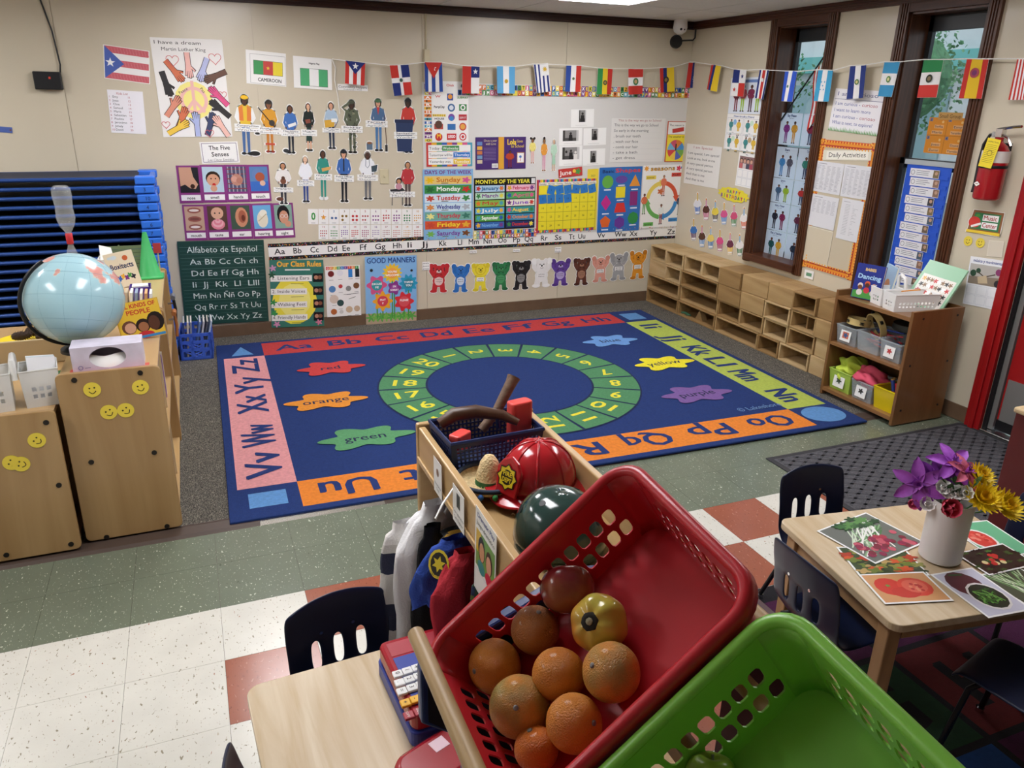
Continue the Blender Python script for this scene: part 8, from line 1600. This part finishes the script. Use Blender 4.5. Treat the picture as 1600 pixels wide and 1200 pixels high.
fruit_basket('red plastic basket filled with oranges on the market stand', cen, 'basket_red')
cg = cen+Vector((.005, -.316, -.022)); fruit_basket('bright green plastic basket on the market stand', cg, 'basket_green')
# --- fruit, each resting on the basket floor
def depth(p): return -(_R.transposed() @ (p-CAM)).z
def rest(u, v, rpx, c0=cen, lift=0):
    d = ray(u, v); r = .035
    for _ in range(6):
        o = c0-en*(BDp-.003-r-lift); k = (o-CAM).dot(en)/d.dot(en); p = CAM+d*k; r = rpx*depth(p)/FPX
    return p, r
def peel(name, c, c2, sc=55, bs=.5, rough=.35):
    m = mat(name, c, rough=rough, wood=None, bump=(sc*9, bs, 3)); nt = m.node_tree; N = nt.nodes; b = N['Principled BSDF']; b.inputs['Coat Weight'].default_value = .15
    tc = N.new('ShaderNodeTexCoord'); nz = N.new('ShaderNodeTexNoise'); nz.inputs['Scale'].default_value = sc*.4; nz.inputs['Detail'].default_value = 4; nt.links.new(tc.outputs['Object'], nz.inputs['Vector']); rp = N.new('ShaderNodeValToRGB'); rp.color_ramp.elements[0].position = .4; rp.color_ramp.elements[1].position = .66; rp.color_ramp.elements[0].color = (*lin(c), 1); rp.color_ramp.elements[1].color = (*lin(c2), 1); nt.links.new(nz.outputs['Fac'], rp.inputs[0]); nt.links.new(rp.outputs[0], b.inputs['Base Color']); return m
peel('peel_orange', 'dc8e34', 'd07c28'); peel('peel_orange_b', 'b8743a', 'a4662e'); peel('peel_orange_c', 'd48e3c', 'a08c48'); peel('peel_tangerine', 'e07c26', 'd46e1e'); peel('skin_apple', '7e2028', '9a5c3c', 40, .05, .2); peel('skin_tomato', 'bcae48', 'd0642e', 18, .03, .2); peel('skin_green', '8aa83a', '7a9a30', 30, .05, .3)
def fruit(name, lb_, u, v, rpx, m, navel=(-.3, -.5, .8), kind='orange', c0=cen, lift=0):
    p, r = rest(u, v, rpx, c0, lift); f = Vector(navel).normalized(); x = f.orthogonal().normalized(); t = thing(name, lb_, name.replace('_', ' '), M=frame(p, x, f.cross(x), f), group='fruit in the baskets')
    if kind == 'orange': fn = lambda d: 1-.06*max(0, d.z)**14+.006*sin(7*d.x+3)*sin(6*d.y)
    elif kind == 'apple': fn = lambda d: (1+.03*sin(5*math.atan2(d.y, d.x))*(1-d.z*d.z))*(1-.32*max(0, d.z)**10)*(1-.1*max(0, -d.z)**4)
    else: fn = lambda d: (1+.06*cos(6*math.atan2(d.y, d.x))*(abs(d.z)**.7)*(1-max(0, d.z)**8))*(1-.12*max(0, d.z)**8)
    MB().sphere((0, 0, 0), (r, r, r*(.97 if kind != 'tomato' else .86)), 40, 28, fn).build('skin', m, t, smooth=3)
    if kind == 'orange':
        b = MB(); b.M = Matrix.Translation((0, 0, r*.912)); b.lathe([(.0038, -.001), (.0035, .001), (.002, .002), (0, .0015)], 8, cap=False); b.build('stem_button', mat('stem_dark', '2a2a12', rough=.9, spec=.1), t, smooth=3)
    elif kind == 'apple': MB().tube([(0, 0, r*.6), (.001, .001, r*.85)], .0015, 6).build('stem', 'stem_dark', t)
    else:
        MB().lathe([(.0125, r*.735), (.0115, r*.772), (.0065, r*.768), (0, r*.762)], 12, cap=False).build('stem_scar', mat('scar_dark', '22201c', rough=.9), t, smooth=3); b = MB(); b.M = Matrix.Translation((0, 0, r*.766)); b.lathe([(.005, 0), (.0045, .002), (0, .003)], 8, cap=False); b.build('stem_centre', mat('scar_pale', '9a9478', rough=.9), t)
    return t
OG = 'oranges in the red basket'
fruit('apple', 'dark red apple on top of the oranges in the red basket', 887, 920, 43, 'skin_apple', (.2, .6, .7), 'apple', lift=.004)
fruit('tomato', 'yellow and red ribbed tomato with a dark stem scar', 936, 974, 46, 'skin_tomato', (-.78, -.42, .62), 'tomato')
for i, (u, v, r, m, nv, lb_) in enumerate(((836, 984, 38, 'peel_orange_b', (.1, -.1, .95), 'brownish orange touching the apple'), (773, 1041, 42, 'peel_orange', (-.9, -.2, .2), 'bumpy orange by the short slotted side of the red basket'), (873, 1054, 42, 'peel_orange', (.3, .5, .2), 'smooth orange in the centre of the red basket'), (955, 1050, 46, 'peel_orange_c', (-.75, .0, .5), 'orange with a greenish navel below the tomato'), (812, 1104, 48, 'peel_orange_c', (-.4, -.6, .6), 'large orange with a greenish brown navel'), (897, 1130, 45, 'peel_orange', (.4, -.7, .5), 'orange with purple ink marks on its peel'))):
    fo = fruit('orange', lb_, u, v, r, m, nv)
fruit('tangerine', 'small bright tangerine nearest the basket corner', 838, 1170, 35, 'peel_tangerine', (-.2, .3, .8))
fruit('green_apple', 'yellow green fruit lying in the green basket', 1112, 1214, 40, 'skin_green', (.2, .3, .9), 'apple', c0=cg)
# magazines on the lower shelf of the stand
t = thing('stand_shelf_board', 'lower wooden shelf inside the market stand', 'shelf', (1.13, -2.25, .8)); MB().box(-.145, .155, -.46, .46, 0, .02).build('board', 'dowel_wood', t)
for k, (x, y, c) in enumerate(((1.13, -1.97, 'b8b0b8'), (1.15, -2.12, '7a6a78'), (1.13, -2.38, 'd0ccd4'))):
    o = MB().col(c).box(-.1, .1, -.13, .13, 0, .006).build('magazine', 'laminate_print'); o.location = (x, y, .8206+.0065*k); o.rotation_euler = (0, 0, .4*k); tag(o, ('grey', 'mauve', 'white')[k]+' magazine lying on the lower stand shelf', 'magazine', 'magazines under the baskets'); s = Sheet(.2, .26, .0064); s.rect(.08, .3, .92, .9, ('6a5a6a', '4a3a4a', '8a8a9a')[k]); s.text('ge', .5, .2, .1, '3a2a4a', al='c'); s.o = o; s.mat = 'laminate_print'; fin(s)
